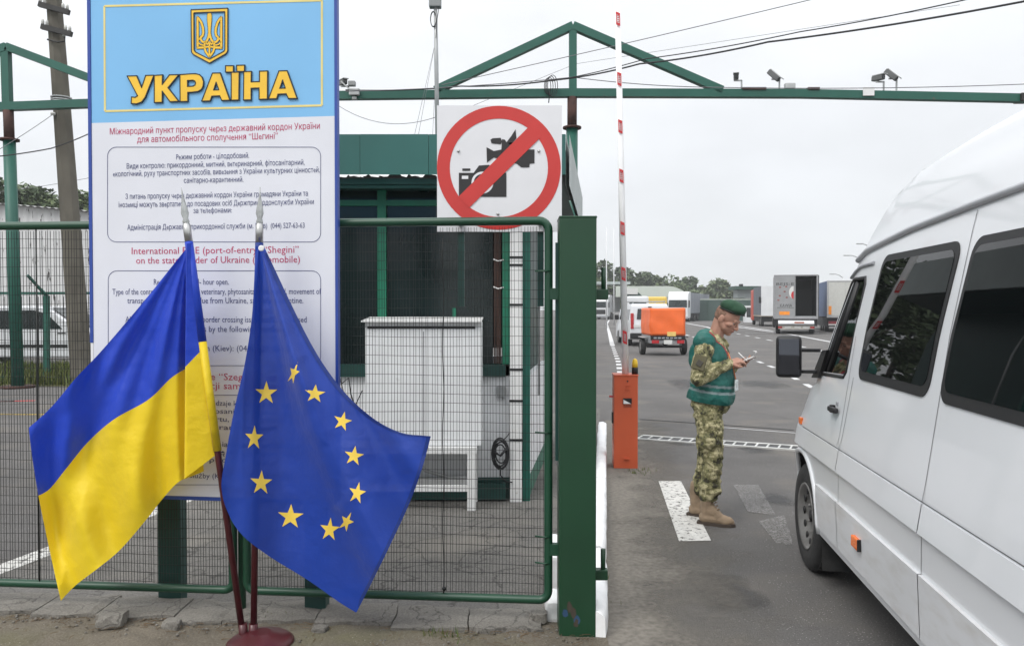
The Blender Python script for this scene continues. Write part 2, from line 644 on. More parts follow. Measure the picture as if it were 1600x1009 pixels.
# worn dirt strip before the fence, a relief of its own
def dirt_fn(u, v):
    x = lerp(-4.6, .47 + .02 * math.sin(9 * v), u)
    y = lerp(2.6, fence_y(x) + .10, v)
    h = noise.noise(V(x * 3, y * 3, 0)) * .024 + noise.noise(V(x * 14, y * 14, 3)) * .012
    ed = min(1, (1 - v) * 5, (1 - u) * 12)
    return V(x, y, .010 + max(-.003, (h + .012) * ed))
b = MB().grid(dirt_fn, 190, 70)
kind(b.build("dirt_verge", M_dirt), 'structure')

# broken edging slabs under the fence
slab_words = ["long edging slab at the far left under the fence", "edging slab under the tip of the yellow flag", "cracked edging slab left of the first sign leg", "short edging slab right of the first sign leg",
              "edging slab behind the two maroon poles", "edging slab below the lower tip of the star flag", "wide flat edging slab under the middle of the gate", "pale edging slab next to the big green post"]
x, i = -3.3, 0
for wd in (.67, .36, .44, .28, .50, .42, .40, .40):
    yb = fence_y(x + wd / 2)
    b = MB()
    n = 7
    dp0, dp1 = yb - rnd.uniform(.10, .14), yb + .17
    tz = rnd.uniform(.040, .052)
    bm = bmesh.new()
    bmesh.ops.create_cube(bm, size=1)
    bmesh.ops.subdivide_edges(bm, edges=bm.edges[:], cuts=6, use_grid_fill=True)
    sk = rnd.uniform(-.02, .02)
    for vv in bm.verts:
        px_, py_, pz_ = vv.co
        q = V(x + (px_ + .5) * (wd - .007), lerp(dp0, dp1, py_ + .5) + sk * px_, (pz_ + .5) * tz)
        k = noise.noise(q * 7) * .012 + noise.noise(q * 23) * .006
        edge = max(abs(px_), abs(py_)) > .49
        q += V(k * 1.2, k * 1.4, (k * .7 - (.008 if edge else 0)) if pz_ > 0 else 0)
        vv.co = q
    bm.verts.index_update()
    b.add([p.co.copy() for p in bm.verts], [[q.index for q in f.verts] for f in bm.faces], 0, False)
    bm.free()
    tag(b.build("edging_slab", M_slab, loc=None), slab_words[i], "slab", "stone slabs along the fence foot")
    x += wd
    i += 1
def stone(c, r, seed, words_, m=M_slab, fl=.5):
    b = MB()
    bm = bmesh.new()
    bmesh.ops.create_icosphere(bm, subdivisions=3, radius=1)
    for vv in bm.verts:
        k = 1 + .35 * noise.noise(vv.co * 1.3 + V(seed, 0, 0)) + .12 * noise.noise(vv.co * 4 + V(0, seed, 0))
        q = vv.co * k
        q = V(max(-.8, min(.8, q.x)), max(-.8, min(.8, q.y)), max(-.6, min(.55, q.z)))
        vv.co = Vector(c) + V(q.x * r[0], q.y * r[1], q.z * r[2])
    bm.verts.index_update()
    b.add([p.co.copy() for p in bm.verts], [[q.index for q in f.verts] for f in bm.faces], 0, False)
    bm.free()
    return tag(b.build("loose_stone", m), words_, "stone", "loose stones in the dirt")
stone(G(175, 966, .05) , (.085, .07, .06), 1, "square grey loose stone left of the first sign leg")
stone(G(268, 975, .03), (.06, .045, .045), 2, "small pale loose stone at the foot of the first sign leg")
stone(G(500, 983, .03), (.05, .04, .03), 5, "little loose stone near the maroon pole base")
stone(G(840, 962, .05), (.06, .05, .045), 8, "rough pale lump of stone beside the big green post")
# pebbles and twigs nobody could count
b = MB()
for k in range(1100):
    px_ = rnd.uniform(-40, 880)
    p = V(rnd.uniform(-3.2, .42), 0, 0)
    p.y = fence_y(p.x) - abs(rnd.gauss(.12, .12)) 
    if p.y > fence_y(p.x) - .02 or p.y < 3.9: continue
    r_ = rnd.uniform(.003, .011)
    p.z = .022
    if rnd.random() < .55:
        b.ball(p, (r_, r_ * rnd.uniform(.6, 1), r_ * .6), rnd.choice((0, 0, 1)), 5, 4)
    else:
        a = rnd.uniform(0, 6.28)
        q = V(math.cos(a), math.sin(a), rnd.uniform(-.1, .25)) * rnd.uniform(.02, .07)
        b.tube([p, p + q * .5 + V(0, 0, .004), p + q], .0013, 4, 2, caps=False)
kind(b.build("gravel", [M_slab, M_dirt, mat("dry_twig", (.13, .085, .045), rough=.9, var=.3)]), 'stuff')
# weeds
M_grass = leaf_mat("grass_blades", (.045, .075, .018), (.14, .15, .05))
b = MB()
def blades(area, n, h0, h1):
    for k in range(n):
        p = area()
        a = rnd.uniform(0, 6.28)
        h = rnd.uniform(h0, h1)
        s_ = V(math.cos(a), math.sin(a), 0) * h * .09
        t_ = p + V(rnd.uniform(-.5, .5) * h, rnd.uniform(-.5, .5) * h, h)
        b.add([p - s_, p + s_, t_], [(0, 1, 2)])
def near_weeds():
    c = rnd.choice((V(-2.9, 4.2, .01), V(-1.35, 4.33, .02), V(-.35, 4.05, .02), V(.47, 4.6, .0), V(.52, 5.2, 0), V(1.36, 8.36, 0), V(1.28, 8.2, 0), V(.5, 4.9, 0)))
    return c + V(rnd.gauss(0, .06), rnd.gauss(0, .04), 0)
blades(near_weeds, 420, .012, .05)
def berm():
    return V(rnd.uniform(-19, -8.6), rnd.uniform(17.6, 22.4), .0)
blades(berm, 9000, .08, .38)
kind(b.build("grass", M_grass), 'stuff')
M_berm = ground_mat("grass_soil", (.05, .055, .022), (.12, .115, .05), big=.4)
sheet("grass_verge", [(-30, 17.4), (-8.4, 17.4), (-8.4, 22.8), (-30, 22.8)], .008, M_berm)

# ------------------------------------------------------------------ road paint
b = MB()
def quad(bb, pts, m=0, z=.006):
    bb.add([V(p.x, p.y, z) for p in pts], [(0, 1, 2, 3)], m)
def sub_quad(bb, pts, z=.006):
    quad(bb, pts, 0, z)
quad(b, [G(1029, 752), G(1064, 752), G(1111, 845), G(1061, 846)])
kind(b.build("road_marking_stripe", M_white_line), 'structure')
b = MB()
quad(b, [G(1146, 758), G(1185, 758), G(1212, 805), G(1168, 800)])
quad(b, [G(1185, 815), G(1225, 805), G(1240, 852), G(1214, 850)])
kind(b.build("road_marking_faded", M_faded), 'structure')
def line_strip(bb, pts, wd, dash=None, z=.006):
    pts = [Vector(p) for p in pts]
    # resample
    segs = []
    tot = 0
    for p, q in zip(pts, pts[1:]):
        segs.append((tot, p, q))
        tot += (q - p).length
    def at(t):
        for t0, p, q in reversed(segs):
            if t >= t0:
                d = (q - p).normalized()
                return p + d * (t - t0), d
        return pts[0], (pts[1] - pts[0]).normalized()
    t = 0
    while t < tot:
        ln = dash[0] if dash else min(2.0, tot - t)
        t2 = min(tot, t + ln)
        p, d = at(t)
        q, d2 = at(t2 - 1e-4)
        n1, n2 = V(d.y, -d.x, 0) * wd / 2, V(d2.y, -d2.x, 0) * wd / 2
        quad(bb, [p - n1, p + n1, q + n2, q - n2], z=z)
        t = t2 + (dash[1] if dash else 0)
b = MB()
line_strip(b, [G(972, 600), G(966, 565), G(957, 540)], .16, (.75, .75))
line_strip(b, [G(957, 540), G(952, 520), G(948, 506), G(952, 500)], .22)
line_strip(b, [G(1300, 622), G(1213, 576), G(1165, 557)], .14, (.9, 1.1))
line_strip(b, [G(1330, 558), G(1260, 543), G(1185, 528), G(1140, 519)], .17, (1.5, 2.2))
line_strip(b, [G(1072, 505), G(1105, 511), G(1125, 517)], .3)
line_strip(b, [G(1060, 520), G(1090, 528), G(1112, 536)], .2, (2, 2))
line_strip(b, [G(1150, 508), G(1200, 516), G(1330, 540)], .25)
line_strip(b, [G(1165, 520), G(1330, 521)], .3, (5, 4))
line_strip(b, [G(1120, 513), G(1180, 512)], .35, (4, 6))
line_strip(b, [G(936, 511), G(1060, 511)], .3)
line_strip(b, [G(1140, 509), G(1215, 520)], .3)
kind(b.build("road_marking_lanes", M_white_far), 'structure')
b = MB()
line_strip(b, [L0, L1], .17)
line_strip(b, [L1, L1 + (L1 - L0).normalized() * 4], .17)
kind(b.build("road_marking_edge", M_white_line), 'structure')
b = MB()
line_strip(b, [G(-60, 647), G(300, 649)], .10)
kind(b.build("road_marking_yellow", M_yellow_line), 'structure')
b = MB()
line_strip(b, [G(-60, 628), G(60, 626)], .12, (.9, .9))
kind(b.build("road_marking_dashes", M_white_far), 'structure')
b = MB()
line_strip(b, [G(-20, 627.5), G(60, 626)], .12, (.8, 1.0))
kind(b.build("road_marking_red", M_redpaint), 'structure')
# asphalt joint and patch across the road just beyond the grating
b = MB()
line_strip(b, [G(1000, 655), G(1100, 661), G(1240, 672)], .05)
kind(b.build("road_joint", mat("tar_joint", (.03, .03, .03), rough=.8)), 'structure')
b = MB()
line_strip(b, [G(1128, 668), G(1245, 677)], .035)
kind(b.build("road_seam_light", M_white_far), 'structure')
# rolling gate rail / drain across the road
A_, B_ = G(1000, 683, .01), G(1262, 701, .01)
t = thing("drain_grating", "slotted steel drain channel lying across the road behind the soldier", "drain", (A_ + B_) / 2)
b = MB()
d = (B_ - A_).normalized()
nrm = V(d.y, -d.x, 0)
for s_ in (-1, 1):
    b.bar(A_ + nrm * .145 * s_, B_ + nrm * .145 * s_, .055, .02)
k = 0.0
while k < (B_ - A_).length:
    b.bar(A_ + d * k - nrm * .118, A_ + d * k + nrm * .118, .022, .018)
    k += .135
b.build("grating_frame", mat("drain_steel", (.48, .48, .46), rough=.5, metal=.2, var=.3, scale=3, col2=(.45, .3, .08), thr=(.62, .7)), t)
MB().bar(A_ - V(0, 0, .002), B_ - V(0, 0, .002), .236, .006).build("slot_bottom", M_black, t)

# dust and grit gathered along the kerb
M_dust = mat("shoulder_dust", (.165, .150, .128), rough=.95, var=.25, scale=30, bump=.4, bscale=90)
def soften_dust(m):
    t = m.node_tree
    N, L = t.nodes.new, t.links.new
    co = N('ShaderNodeTexCoord')
    dt = N('ShaderNodeVectorMath')
    dt.operation = 'DOT_PRODUCT'
    dt.inputs[1].default_value = RN
    L(co.outputs['Object'], dt.inputs[0])
    k0_ = kerb(0).dot(RN)
    r_ = N('ShaderNodeMapRange')
    r_.inputs[1].default_value, r_.inputs[2].default_value = k0_ + .02, k0_ + 1.25
    r_.inputs[3].default_value, r_.inputs[4].default_value = .66, -.05
    L(dt.outputs['Value'], r_.inputs[0])
    nz = N('ShaderNodeTexNoise')
    nz.inputs['Scale'].default_value = 1.7
    nz.inputs['Detail'].default_value = 10
    nz.inputs['Roughness'].default_value = .7
    L(co.outputs['Object'], nz.inputs[0])
    ad = N('ShaderNodeMath')
    L(r_.outputs[0], ad.inputs[0])
    L(nz.outputs[0], ad.inputs[1])
    r2 = N('ShaderNodeMapRange')
    r2.inputs[1].default_value, r2.inputs[2].default_value = .62, 1.05
    L(ad.outputs[0], r2.inputs[0])
    L(r2.outputs[0], t.nodes['Principled BSDF'].inputs['Alpha'])
soften_dust(M_dust)
b = MB()
quad(b, [kerb(-.9) + RN * .03, kerb(-.9) + RN * 1.4, kerb(8) + RN * 1.4, kerb(8) + RN * .03], z=.0045)
kind(b.build("road_dust", M_dust), 'structure')

# fine cracks, old oil drips and darker wheel tracks on the road
M_crack = mat("road_crack", (.035, .034, .033), rough=.9)
rc = random.Random(5)
for (xa, ya), (xb, yb) in (((1010, 630), (1070, 640)), ((1160, 640), (1240, 655))):
    p, q = G(xa, ya), G(xb, yb)
    pts = []
    for k in range(15):
        c = p.lerp(q, k / 14)
        o_ = noise.noise(V(c.x * 3, c.y * 3, 1)) * .10 + noise.noise(V(c.x * 15, c.y * 15, 4)) * .03
        pts.append(c + V(o_, o_ * .6, 0))
    b = MB()
    line_strip(b, pts, .007, z=.0062)
    kind(b.build("road_crack", M_crack), 'structure')
M_oil = mat("oil_stain", (.035, .034, .034), rough=.55, var=.2)
def soft_patch(m, edge):
    t = m.node_tree
    N, L = t.nodes.new, t.links.new
    co = N('ShaderNodeTexCoord')
    mp_ = N('ShaderNodeVectorMath')
    mp_.operation = 'SUBTRACT'
    mp_.inputs[1].default_value = (.5, .5, 0)
    L(co.outputs['Generated'], mp_.inputs[0])
    ml = N('ShaderNodeVectorMath')
    ml.operation = 'MULTIPLY'
    ml.inputs[1].default_value = (1, 1, 0)
    L(mp_.outputs[0], ml.inputs[0])
    ln = N('ShaderNodeVectorMath')
    ln.operation = 'LENGTH'
    L(ml.outputs[0], ln.inputs[0])
    nz = N('ShaderNodeTexNoise')
    nz.inputs['Scale'].default_value = 4
    nz.inputs['Detail'].default_value = 7
    L(co.outputs['Object'], nz.inputs[0])
    md = N('ShaderNodeMath')
    md.operation = 'MULTIPLY_ADD'
    md.inputs[1].default_value = -.55
    L(nz.outputs[0], md.inputs[0])
    L(ln.outputs['Value'], md.inputs[2])
    r_ = N('ShaderNodeMapRange')
    r_.inputs[1].default_value, r_.inputs[2].default_value = -.12, .16
    r_.inputs[3].default_value, r_.inputs[4].default_value = edge, 0
    L(md.outputs[0], r_.inputs[0])
    L(r_.outputs[0], t.nodes['Principled BSDF'].inputs['Alpha'])
soft_patch(M_oil, .62)
for k, (px, py, w_, l_) in enumerate(((1130, 925, .5, .8), (1180, 700, .45, .9), (1060, 690, .5, .7), (1190, 600, 1.1, 2.4), (1080, 600, 1.0, 3.2), (1010, 780, .3, .45), (1215, 780, .35, .5))):
    c = G(px, py)
    b = MB()
    quad(b, [c - RN * w_ / 2 - RD * l_ / 2, c + RN * w_ / 2 - RD * l_ / 2, c + RN * w_ / 2 + RD * l_ / 2, c - RN * w_ / 2 + RD * l_ / 2], z=.0036 + k * .0001)
    kind(b.build("road_stain", M_oil), 'structure')

# ------------------------------------------------------------------ white kerb beside the post
def kerb_piece(t0, t1, h, words_):
    b = MB()
    n = 14
    def fn(u, v):
        p = kerb(lerp(t0, t1, v))
        prof_ = [(-.06, 0), (-.055, h), (.0, h + .01), (.045, h - .01), (.05, 0)]
        kx = u * 4
        i_ = min(3, int(kx))
        f_ = kx - i_
        o = lerp(prof_[i_][0], prof_[i_ + 1][0], f_)
        z = lerp(prof_[i_][1], prof_[i_ + 1][1], f_)
        wv = noise.noise(V(p.x * 4, p.y * 4, o * 9)) * .012
        return p + RN * (o + wv) + V(0, 0, z + (wv if z > .02 else 0))
    b.grid(fn, 8, 30)
    for e_ in (0, 1):
        b.add([fn(i_ / 8, e_) for i_ in range(9)], [list(range(9))])
    tag(b.build("white_kerb", M_white_kerb), words_, "kerb", "whitewashed kerb along the road edge")
kerb_piece(-.12, 1.0, .13, "whitewashed kerb length at the foot of the big green post")
kerb_piece(1.01, 3.2, .14, "whitewashed kerb length between the big green post and the barrier")
kerb_piece(3.22, 6.8, .14, "whitewashed kerb length beside the orange barrier cabinet")
b = MB()
P0 = G(866, 952)
b.bbox(G(864, 945, .06), (.085, .24, .12), .03)
b.bbox(G(866, 880, .12), (.08, .5, .24), .02)
tag(b.build("white_kerb", M_white_kerb), "whitewashed stub of kerb behind the gate corner", "kerb")

# ------------------------------------------------------------------ fence panels and gate
def rounded_frame(b, x0, x1, z0, z1, r, tr, closed=(1, 1)):
    """A tube frame in the fence line."""
    pts = []
    def arc(cx, cz, a0):
        for k in range(7):
            a = R(a0 + 90 * k / 6)
            pts.append((cx + r * math.cos(a), cz + r * math.sin(a)))
    arc(x1 - r, z1 - r, 0)
    arc(x0 + r, z1 - r, 90)
    arc(x0 + r, z0 + r, 180)
    arc(x1 - r, z0 + r, 270)
    pts.append(pts[0])
    b.tube([V(px, fence_y(px), pz) for px, pz in pts], tr, 12, caps=False)
def wires(b, x0, x1, z0, z1, dx, dz, seed):
    rr = random.Random(seed)
    x_ = x0
    tw = .00152
    while x_ < x1:
        a0, a1 = rr.uniform(-.003, .003), rr.uniform(-.004, .004)
        zb = z0 - rr.uniform(.0, .02)
        pts = []
        for k in range(6):
            q = k / 5
            xx = x_ + lerp(a0, a1, q) + .002 * math.sin(q * 5 + x_ * 3)
            pts.append(V(xx, fence_y(xx) + .004 + .006 * math.sin(q * 4 + x_ * 2), lerp(zb, z1, q)))
        b.tube(pts, tw, 4, caps=False)
        x_ += dx * rr.uniform(.92, 1.08)
    z_ = z0
    while z_ < z1:
        a0 = rr.uniform(-.002, .002)
        pts = []
        n_ = 14
        for k in range(n_ + 1):
            q = k / n_
            xx = lerp(x0, x1, q)
            pts.append(V(xx, fence_y(xx) + .0015 + .006 * math.sin(xx * 2 + z_ * 4), z_ + a0 + .004 * math.sin(xx * 6 + z_ * 9)))
        b.tube(pts, tw, 4, caps=False)
        z_ += dz * rr.uniform(.97, 1.03)
ZB, ZT = .158, 2.165
xg1 = W(857, 600, 4.2).x
xg0 = W(384, 600, fence_y(-1.4)).x
xp1 = W(362, 600, fence_y(-1.45)).x
t = thing("mesh_gate", "wide green tube gate with welded wire mesh in front of the booth", "gate", (xg0, fence_y(xg0), 0))
b = MB()
rounded_frame(b, xg0, xg1, ZB, ZT, .05, .0225)
b.build("gate_frame", M_green, t)
b = MB()
wires(b, xg0 + .02, xg1 - .02, ZB + .03, ZT - .03, .0168, .0503, 1)
b.build("wire_mesh", M_wire, t)
xw_ = W(693, 880, fence_y(-.37)).x
b = MB()
b.tube([V(xw_ + .004 * math.sin(k * 1.3), fence_y(xw_) - .006, ZB + .02 + k * .1) for k in range(20)], .0028, 6)
b.ball(V(xw_ + .004, fence_y(xw_) - .006, ZB + .045), .012)
b.build("stiffening_wire", M_wire, t)
for z_ in (.5, 1.05, 1.9, .36):
    p = V(xg1 - .02, fence_y(xg1) - .0, z_)
    MB().tube([p - V(.05, .004, 0), p + V(.0, -.026, 0), p + V(.03, -.02, 0)], .005, 6).build("wire_tie", M_green, t)
for z_ in (.43, 1.78):
    MB().bar(V(xg1, fence_y(xg1), z_), V(xg1 + .10, fence_y(xg1) - .01, z_), .04, .06).build("hinge", M_green, t)
MB().bar(V(xg1 + .047, fence_y(xg1), .9), V(xg1 + .047, fence_y(xg1), 2.05), .022, .02).build("latch_bar", M_dkgreen, t)

t = thing("mesh_fence_panel", "green tube fence panel with wire mesh left of and behind the notice board", "fence", (-2.9, fence_y(-2.9), 0))
b = MB()
rounded_frame(b, -4.3, xp1, ZB, ZT, .05, .0225)
b.build("panel_frame", M_green, t)
b = MB()
wires(b, -4.28, xp1 - .02, ZB + .03, ZT - .03, .0166, .0515, 2)
b.build("wire_mesh", M_wire, t)
b = MB()
b.tube([V(-2.65, fence_y(-2.65) - .01, ZB), V(-2.65, fence_y(-2.65) - .01, ZT)], .004, 6)
b.build("stiffening_wire", M_wire, t)
xm = (xp1 + xg0) / 2
tag(MB().tube([V(xm, fence_y(xm) + .03, 0), V(xm, fence_y(xm) + .03, 2.1)], .021, 10).build("fence_post", M_green, loc=None),
    "round green fence post between the fence panel and the gate", "post")

# big box post
PY = 4.08
p0, p1 = W(874, 600, PY), W(932, 600, PY)
t = thing("gate_post", "massive square dark green gate post in front of the white kerb", "post", ((p0.x + p1.x) / 2, PY + .1, 0))
wz = p1.x - p0.x
zt = W(900, 340, PY).z
cx_ = (p0.x + p1.x) / 2
MB().bbox((cx_, PY + wz / 2, zt / 2), (wz, wz, zt), .007).build("post_body", M_green_post, t)
b = MB()
for k in range(5):
    q = V(cx_ + rnd.uniform(-.07, .08), PY - .0006 - k * .0002, rnd.uniform(.02, .17))
    pts = [q + V(math.cos(a) * rnd.uniform(.006, .02), 0, math.sin(a) * rnd.uniform(.012, .035)) for a in [R(45 * j) for j in range(8)]]
    b.poly(pts, 0 if k % 3 == 0 else 1)
b.build("scuffed_paint", [mat("old_blue_paint", (.02, .06, .13), rough=.6), mat("bare_brown", (.05, .04, .028), rough=.8)], t)
MB().bbox((cx_, PY + wz / 2, zt + .003), (wz + .004, wz + .004, .012), .003).build("post_cap", M_green_post, t)
for yy, y0, y1 in ((887, 857, 905), (455, 418, 465)):
    z_ = W(940, yy, PY + .08).z
    c = V(p1.x + .035, PY + .10, W(940, (yy + y1) / 2, PY + .1).z)
    h_ = MB()
    h_.bbox(c, (.07, .05, .055), .006)
    top = W(940, y0, PY + .1).z
    ho = h_.build("hinge_lug", M_green_post, t)
    MB().tube([V(c.x + .012, c.y, c.z), V(c.x + .012, c.y, top)], .013, 10).build("hinge_pin", M_green_post, ho)

# ------------------------------------------------------------------ notice board
SA, SB = W(146, 500, 4.375), W(524, 500, 4.215)
SU = V(SB.x - SA.x, SB.y - SA.y, 0).normalized()          # along the board
SN = V(SU.y, -SU.x, 0)                                   # towards the camera
def SP(px, py, o=0.0):
    d = ray(px, py)
    org = V(SA.x, SA.y, 0) + SN * o
    t_ = (org - V(0, 0, CH)).dot(SN) / d.dot(SN)
    return V(0, 0, CH) + d * t_
sw = (V(SB.x, SB.y, 0) - V(SA.x, SA.y, 0)).length
z_bot = SP(335, 776).z
z_top = 3.62
M_sign_w = mat("board_white_vinyl", (.68, .69, .74), rough=.35, var=.03, scale=3, spec=.4)
M_sign_b = mat("board_sky_blue", (.20, .46, .74), rough=.35, var=.05, scale=1.5, spec=.4)
M_sign_e = mat("board_royal_blue", (.022, .06, .30), rough=.4, var=.08)
M_gold = mat("gold_letter", (.82, .50, .035), rough=.4, var=.08, scale=8)
M_goldline = mat("gold_line", (.72, .60, .22), rough=.4, var=.1)
M_ink = mat("ink_outline", (.01, .012, .016), rough=.5, var=.1)
M_pink = mat("crimson_print", (.46, .03, .11), rough=.5, var=.1)
M_navy = mat("navy_print", (.035, .045, .15), rough=.5, var=.1)
org = V(SA.x, SA.y, 0)
t = thing("notice_board", "tall border notice board with blue head and printed white sheet", "sign", (SA.x, SA.y, 0))
rotS = Matrix((SU, -SN, V(0, 0, 1))).transposed()
def sbox(b, u0, u1, z0, z1, d0, d1, m=0):
    c = org + SU * ((u0 + u1) / 2) + V(0, 0, (z0 + z1) / 2) + SN * ((d0 + d1) / 2)
    return b.box(c, (u1 - u0, abs(d1 - d0), z1 - z0), m, rotS)
zdiv = SP(335, 187).z
b = MB()
sbox(b, 0, sw, z_bot, zdiv, -.022, 0, 0)
b.build("white_sheet", M_sign_w, t)
sbox(MB(), 0, sw, zdiv + .0, z_top, -.022, 0).build("blue_head", M_sign_b, t)
zl = SP(147, 535).z
b = MB()
sbox(b, -.019, -.001, zl, z_top, -.03, .004)
sbox(b, sw + .001, sw + .016, z_bot - .008, z_top, -.03, .004)
sbox(b, -.001, sw + .001, z_bot - .02, z_bot - .001, -.03, .003)
b.build("edge_frame", M_sign_e, t)
b = MB()
sbox(b, -.016, -.001, z_bot - .02, zl - .002, -.028, .002)
b.build("bare_edge", M_white_p, t)
# writing: put one line of text into the board between two pixels of its own surface
def glyph_loops(body, bold):
    cu = bpy.data.curves.new("t", 'FONT')
    cu.body = body.replace("\u0435", "e").replace("\u0420", "P")      # same shapes, cleaner outlines
    cu.size = 1
    cu.align_x = 'CENTER'
    cu.offset = bold
    cu.resolution_u = 2
    cu.fill_mode = 'NONE'
    o = bpy.data.objects.new("t", cu)
    COL.objects.link(o)
    bpy.context.view_layer.update()
    me = o.to_mesh()
    vs = [(q.co.x, q.co.y) for q in me.vertices]
    nb = {}
    for e_ in me.edges:
        i_, j_ = e_.vertices
        nb.setdefault(i_, []).append(j_)
        nb.setdefault(j_, []).append(i_)
    o.to_mesh_clear()
    bpy.data.objects.remove(o)
    bpy.data.curves.remove(cu)
    seen, loops = set(), []
    for i_ in sorted(nb):
        if i_ in seen: continue
        lp_ = [i_]
        seen.add(i_)
        cur = i_
        while True:
            nx = [j_ for j_ in sorted(nb[cur], key=lambda q: (q != cur + 1, q)) if j_ not in seen]
            if not nx: break
            cur = nx[0]
            seen.add(cur)
            lp_.append(cur)
        if len(lp_) > 2: loops.append([vs[k] for k in lp_])
    return loops
def area2(l): return sum(l[i_][0] * l[(i_ + 1) % len(l)][1] - l[(i_ + 1) % len(l)][0] * l[i_][1] for i_ in range(len(l)))
def inside(p, l):
    c_ = False
    for i_ in range(len(l)):
        a_, b_ = l[i_], l[i_ - 1]
        if (a_[1] > p[1]) != (b_[1] > p[1]) and p[0] < (b_[0] - a_[0]) * (p[1] - a_[1]) / (b_[1] - a_[1]) + a_[0]: c_ = not c_
    return c_
def text_into(b, body, place, ux, uy, width=None, height=None, m=0, bold=0.0, zoff=None):
    """Letters filled outline by outline (overlapping strokes lie a hair apart)."""
    loops = glyph_loops(body, bold)
    if not loops: return
    xs_ = [p[0] for l in loops for p in l]
    x0, x1 = min(xs_), max(xs_)
    sx = width / (x1 - x0) if width else height
    sy = height if height else sx
    cxm = (x0 + x1) / 2
    nrm_ = ux.cross(uy)
    ar = [area2(l) for l in loops]
    n_ = len(loops)
    bb_ = [(min(p[0] for p in l), max(p[0] for p in l)) for l in loops]
    hol, holes_ = {}, {}
    for i_ in range(n_):
        c_ = [j_ for j_ in range(n_) if j_ != i_ and abs(ar[j_]) > abs(ar[i_]) and bb_[j_][0] <= bb_[i_][0] and bb_[j_][1] >= bb_[i_][1] and all(inside(p, loops[j_]) for p in loops[i_])]
        c_ = [j_ for j_ in c_ if ar[j_] * ar[i_] < 0]
        if len(c_) % 2: holes_[i_] = min(c_, key=lambda q: abs(ar[q]))
    outs = [i_ for i_ in range(n_) if i_ not in holes_]
    hol = {o_: [i_ for i_, q in holes_.items() if q == o_] for o_ in outs}
    for k, i_ in enumerate(outs):
        up_ = nrm_ * (.00008 * (k % 4))
        f_ = lambda p: place + ux * ((p[0] - cxm) * sx) + uy * ((p[1] - .36) * sy) + up_
        b.poly([f_(p) for p in loops[i_]], m, [[f_(p) for p in loops[h]] for h in hol[i_]])
def sline(b, x0, x1, y, body, hpx, m=0, bold=.012, o=.0012):
    pl, pr = SP(x0, y, o), SP(x1, y, o)
    c = SP((x0 + x1) / 2, y, o)
    wid = (V(pr.x, pr.y, 0) - V(pl.x, pl.y, 0)).length
    text_into(b, body, c, SU, V(0, 0, 1), wid, hpx / 285.0, m, bold)
b = MB()
sline(b, 169, 497, 201, "Міжнародний пункт пропуску через державний кордон України", 13.5, bold=.016)
sline(b, 213, 433, 215, "для автомобільного сполучення “Шегині”", 13.5, bold=.016)
b.build("heading_lettering", M_pink, t)
b = MB()
sline(b, 204, 465, 390.5, "International POE (port-of-entry) “Shegini”", 15, bold=.016)
sline(b, 211, 467, 405.5, "on the state border of Ukraine (automobile)", 15, bold=.016)
b.build("heading_lettering", M_pink, t)
b = MB()
sline(b, 205, 485, 588, "Przejście graniczne “Szeginie” na granicy", 15, bold=.016)
sline(b, 235, 455, 602, "dla komunikacji samochodowej", 15, bold=.016)
b.build("heading_lettering", M_pink, t)
b = MB()
for x0, x1, y, s_ in (
        (275, 389, 244, "Режим роботи - цілодобовий."),
        (196, 474, 256.5, "Види контролю: прикордонний, митний, ветеринарний, фітосанітарний,"),
        (174, 497, 268.5, "екологічний, руху транспортних засобів, вивезення з України культурних цінностей,"),
        (287, 380, 281, "санітарно-карантинний."),
        (194, 479, 304.5, "З питань пропуску через державний кордон України громадяни України та"),
        (183, 488, 317.5, "іноземці можуть звертатися до посадових осіб Держприкордонслужби України"),
        (302, 362, 328.5, "за телефонами:"),
        (197, 474, 353.5, "Адміністрація Державної прикордонної служби (м. Київ)  (044) 527-63-63"),
        (240, 357, 440, "Regime of work: 24- hour open."),
        (173, 499, 455, "Type of the control: border, customs, veterinary, phytosanitary, ecological, movement of"),
        (197, 472, 469, "transport means, culture value from Ukraine, sanitary-quarantine."),
        (194, 477, 498.5, "All citizens interested in state border crossing issues can be addressed"),
        (221, 446, 513.5, "to the border officials by the following numbers:"),
        (222, 452, 543.5, "State Administration (Kiev): (044) 527-63-63"),
        (215, 455, 629, "Tryb pracy: cała doba. Rodzaje kontroli: graniczna,"),
        (190, 480, 641.5, "celna, weterynaryjna, fitosanitarna, ekologiczna,"),
        (195, 475, 654, "ruchu środków transportu, wywozu z Ukrainy,"),
        (235, 435, 666.5, "sanitarno-kwarantannowa."),
        (190, 480, 693, "W sprawach przekroczenia granicy państwowej"),
        (200, 470, 705.5, "osoby mogą zwracać się do funkcjonariuszy"),
        (250, 420, 717.5, "dzwoniąc pod numery:"),
        (225, 450, 743, "Administracja Służby (Kijów) (044) 527-63-63")):
    sline(b, x0, x1, y, s_, 13.0 if y > 430 and y < 560 else 11.5, bold=.006)
b.build("notice_lettering", M_navy, t)
def rrect(b, x0, y0, x1, y1, r, wd, m=0):
    pts = []
    for cx_, cy_, a0 in ((x1 - r, y0 + r, -90), (x1 - r, y1 - r, 0), (x0 + r, y1 - r, 90), (x0 + r, y0 + r, 180)):
        for k in range(7):
            a = R(a0 + 15 * k)
            pts.append((cx_ + r * math.cos(a), cy_ + r * math.sin(a)))
    n = len(pts)
    for i_ in range(n):
        p, q = SP(*pts[i_], .0012), SP(*pts[(i_ + 1) % n], .0012)
        b.bar(p, q, .0008, wd, m, up=(SN if False else (q - p).normalized().cross(SN)))
b = MB()
rrect(b, 168, 230, 501, 378, 14, .0026)
rrect(b, 169, 423, 501, 571, 14, .0026)
rrect(b, 170, 617, 501, 757, 14, .0026)
b.build("notice_border", M_navy, t)
b = MB()
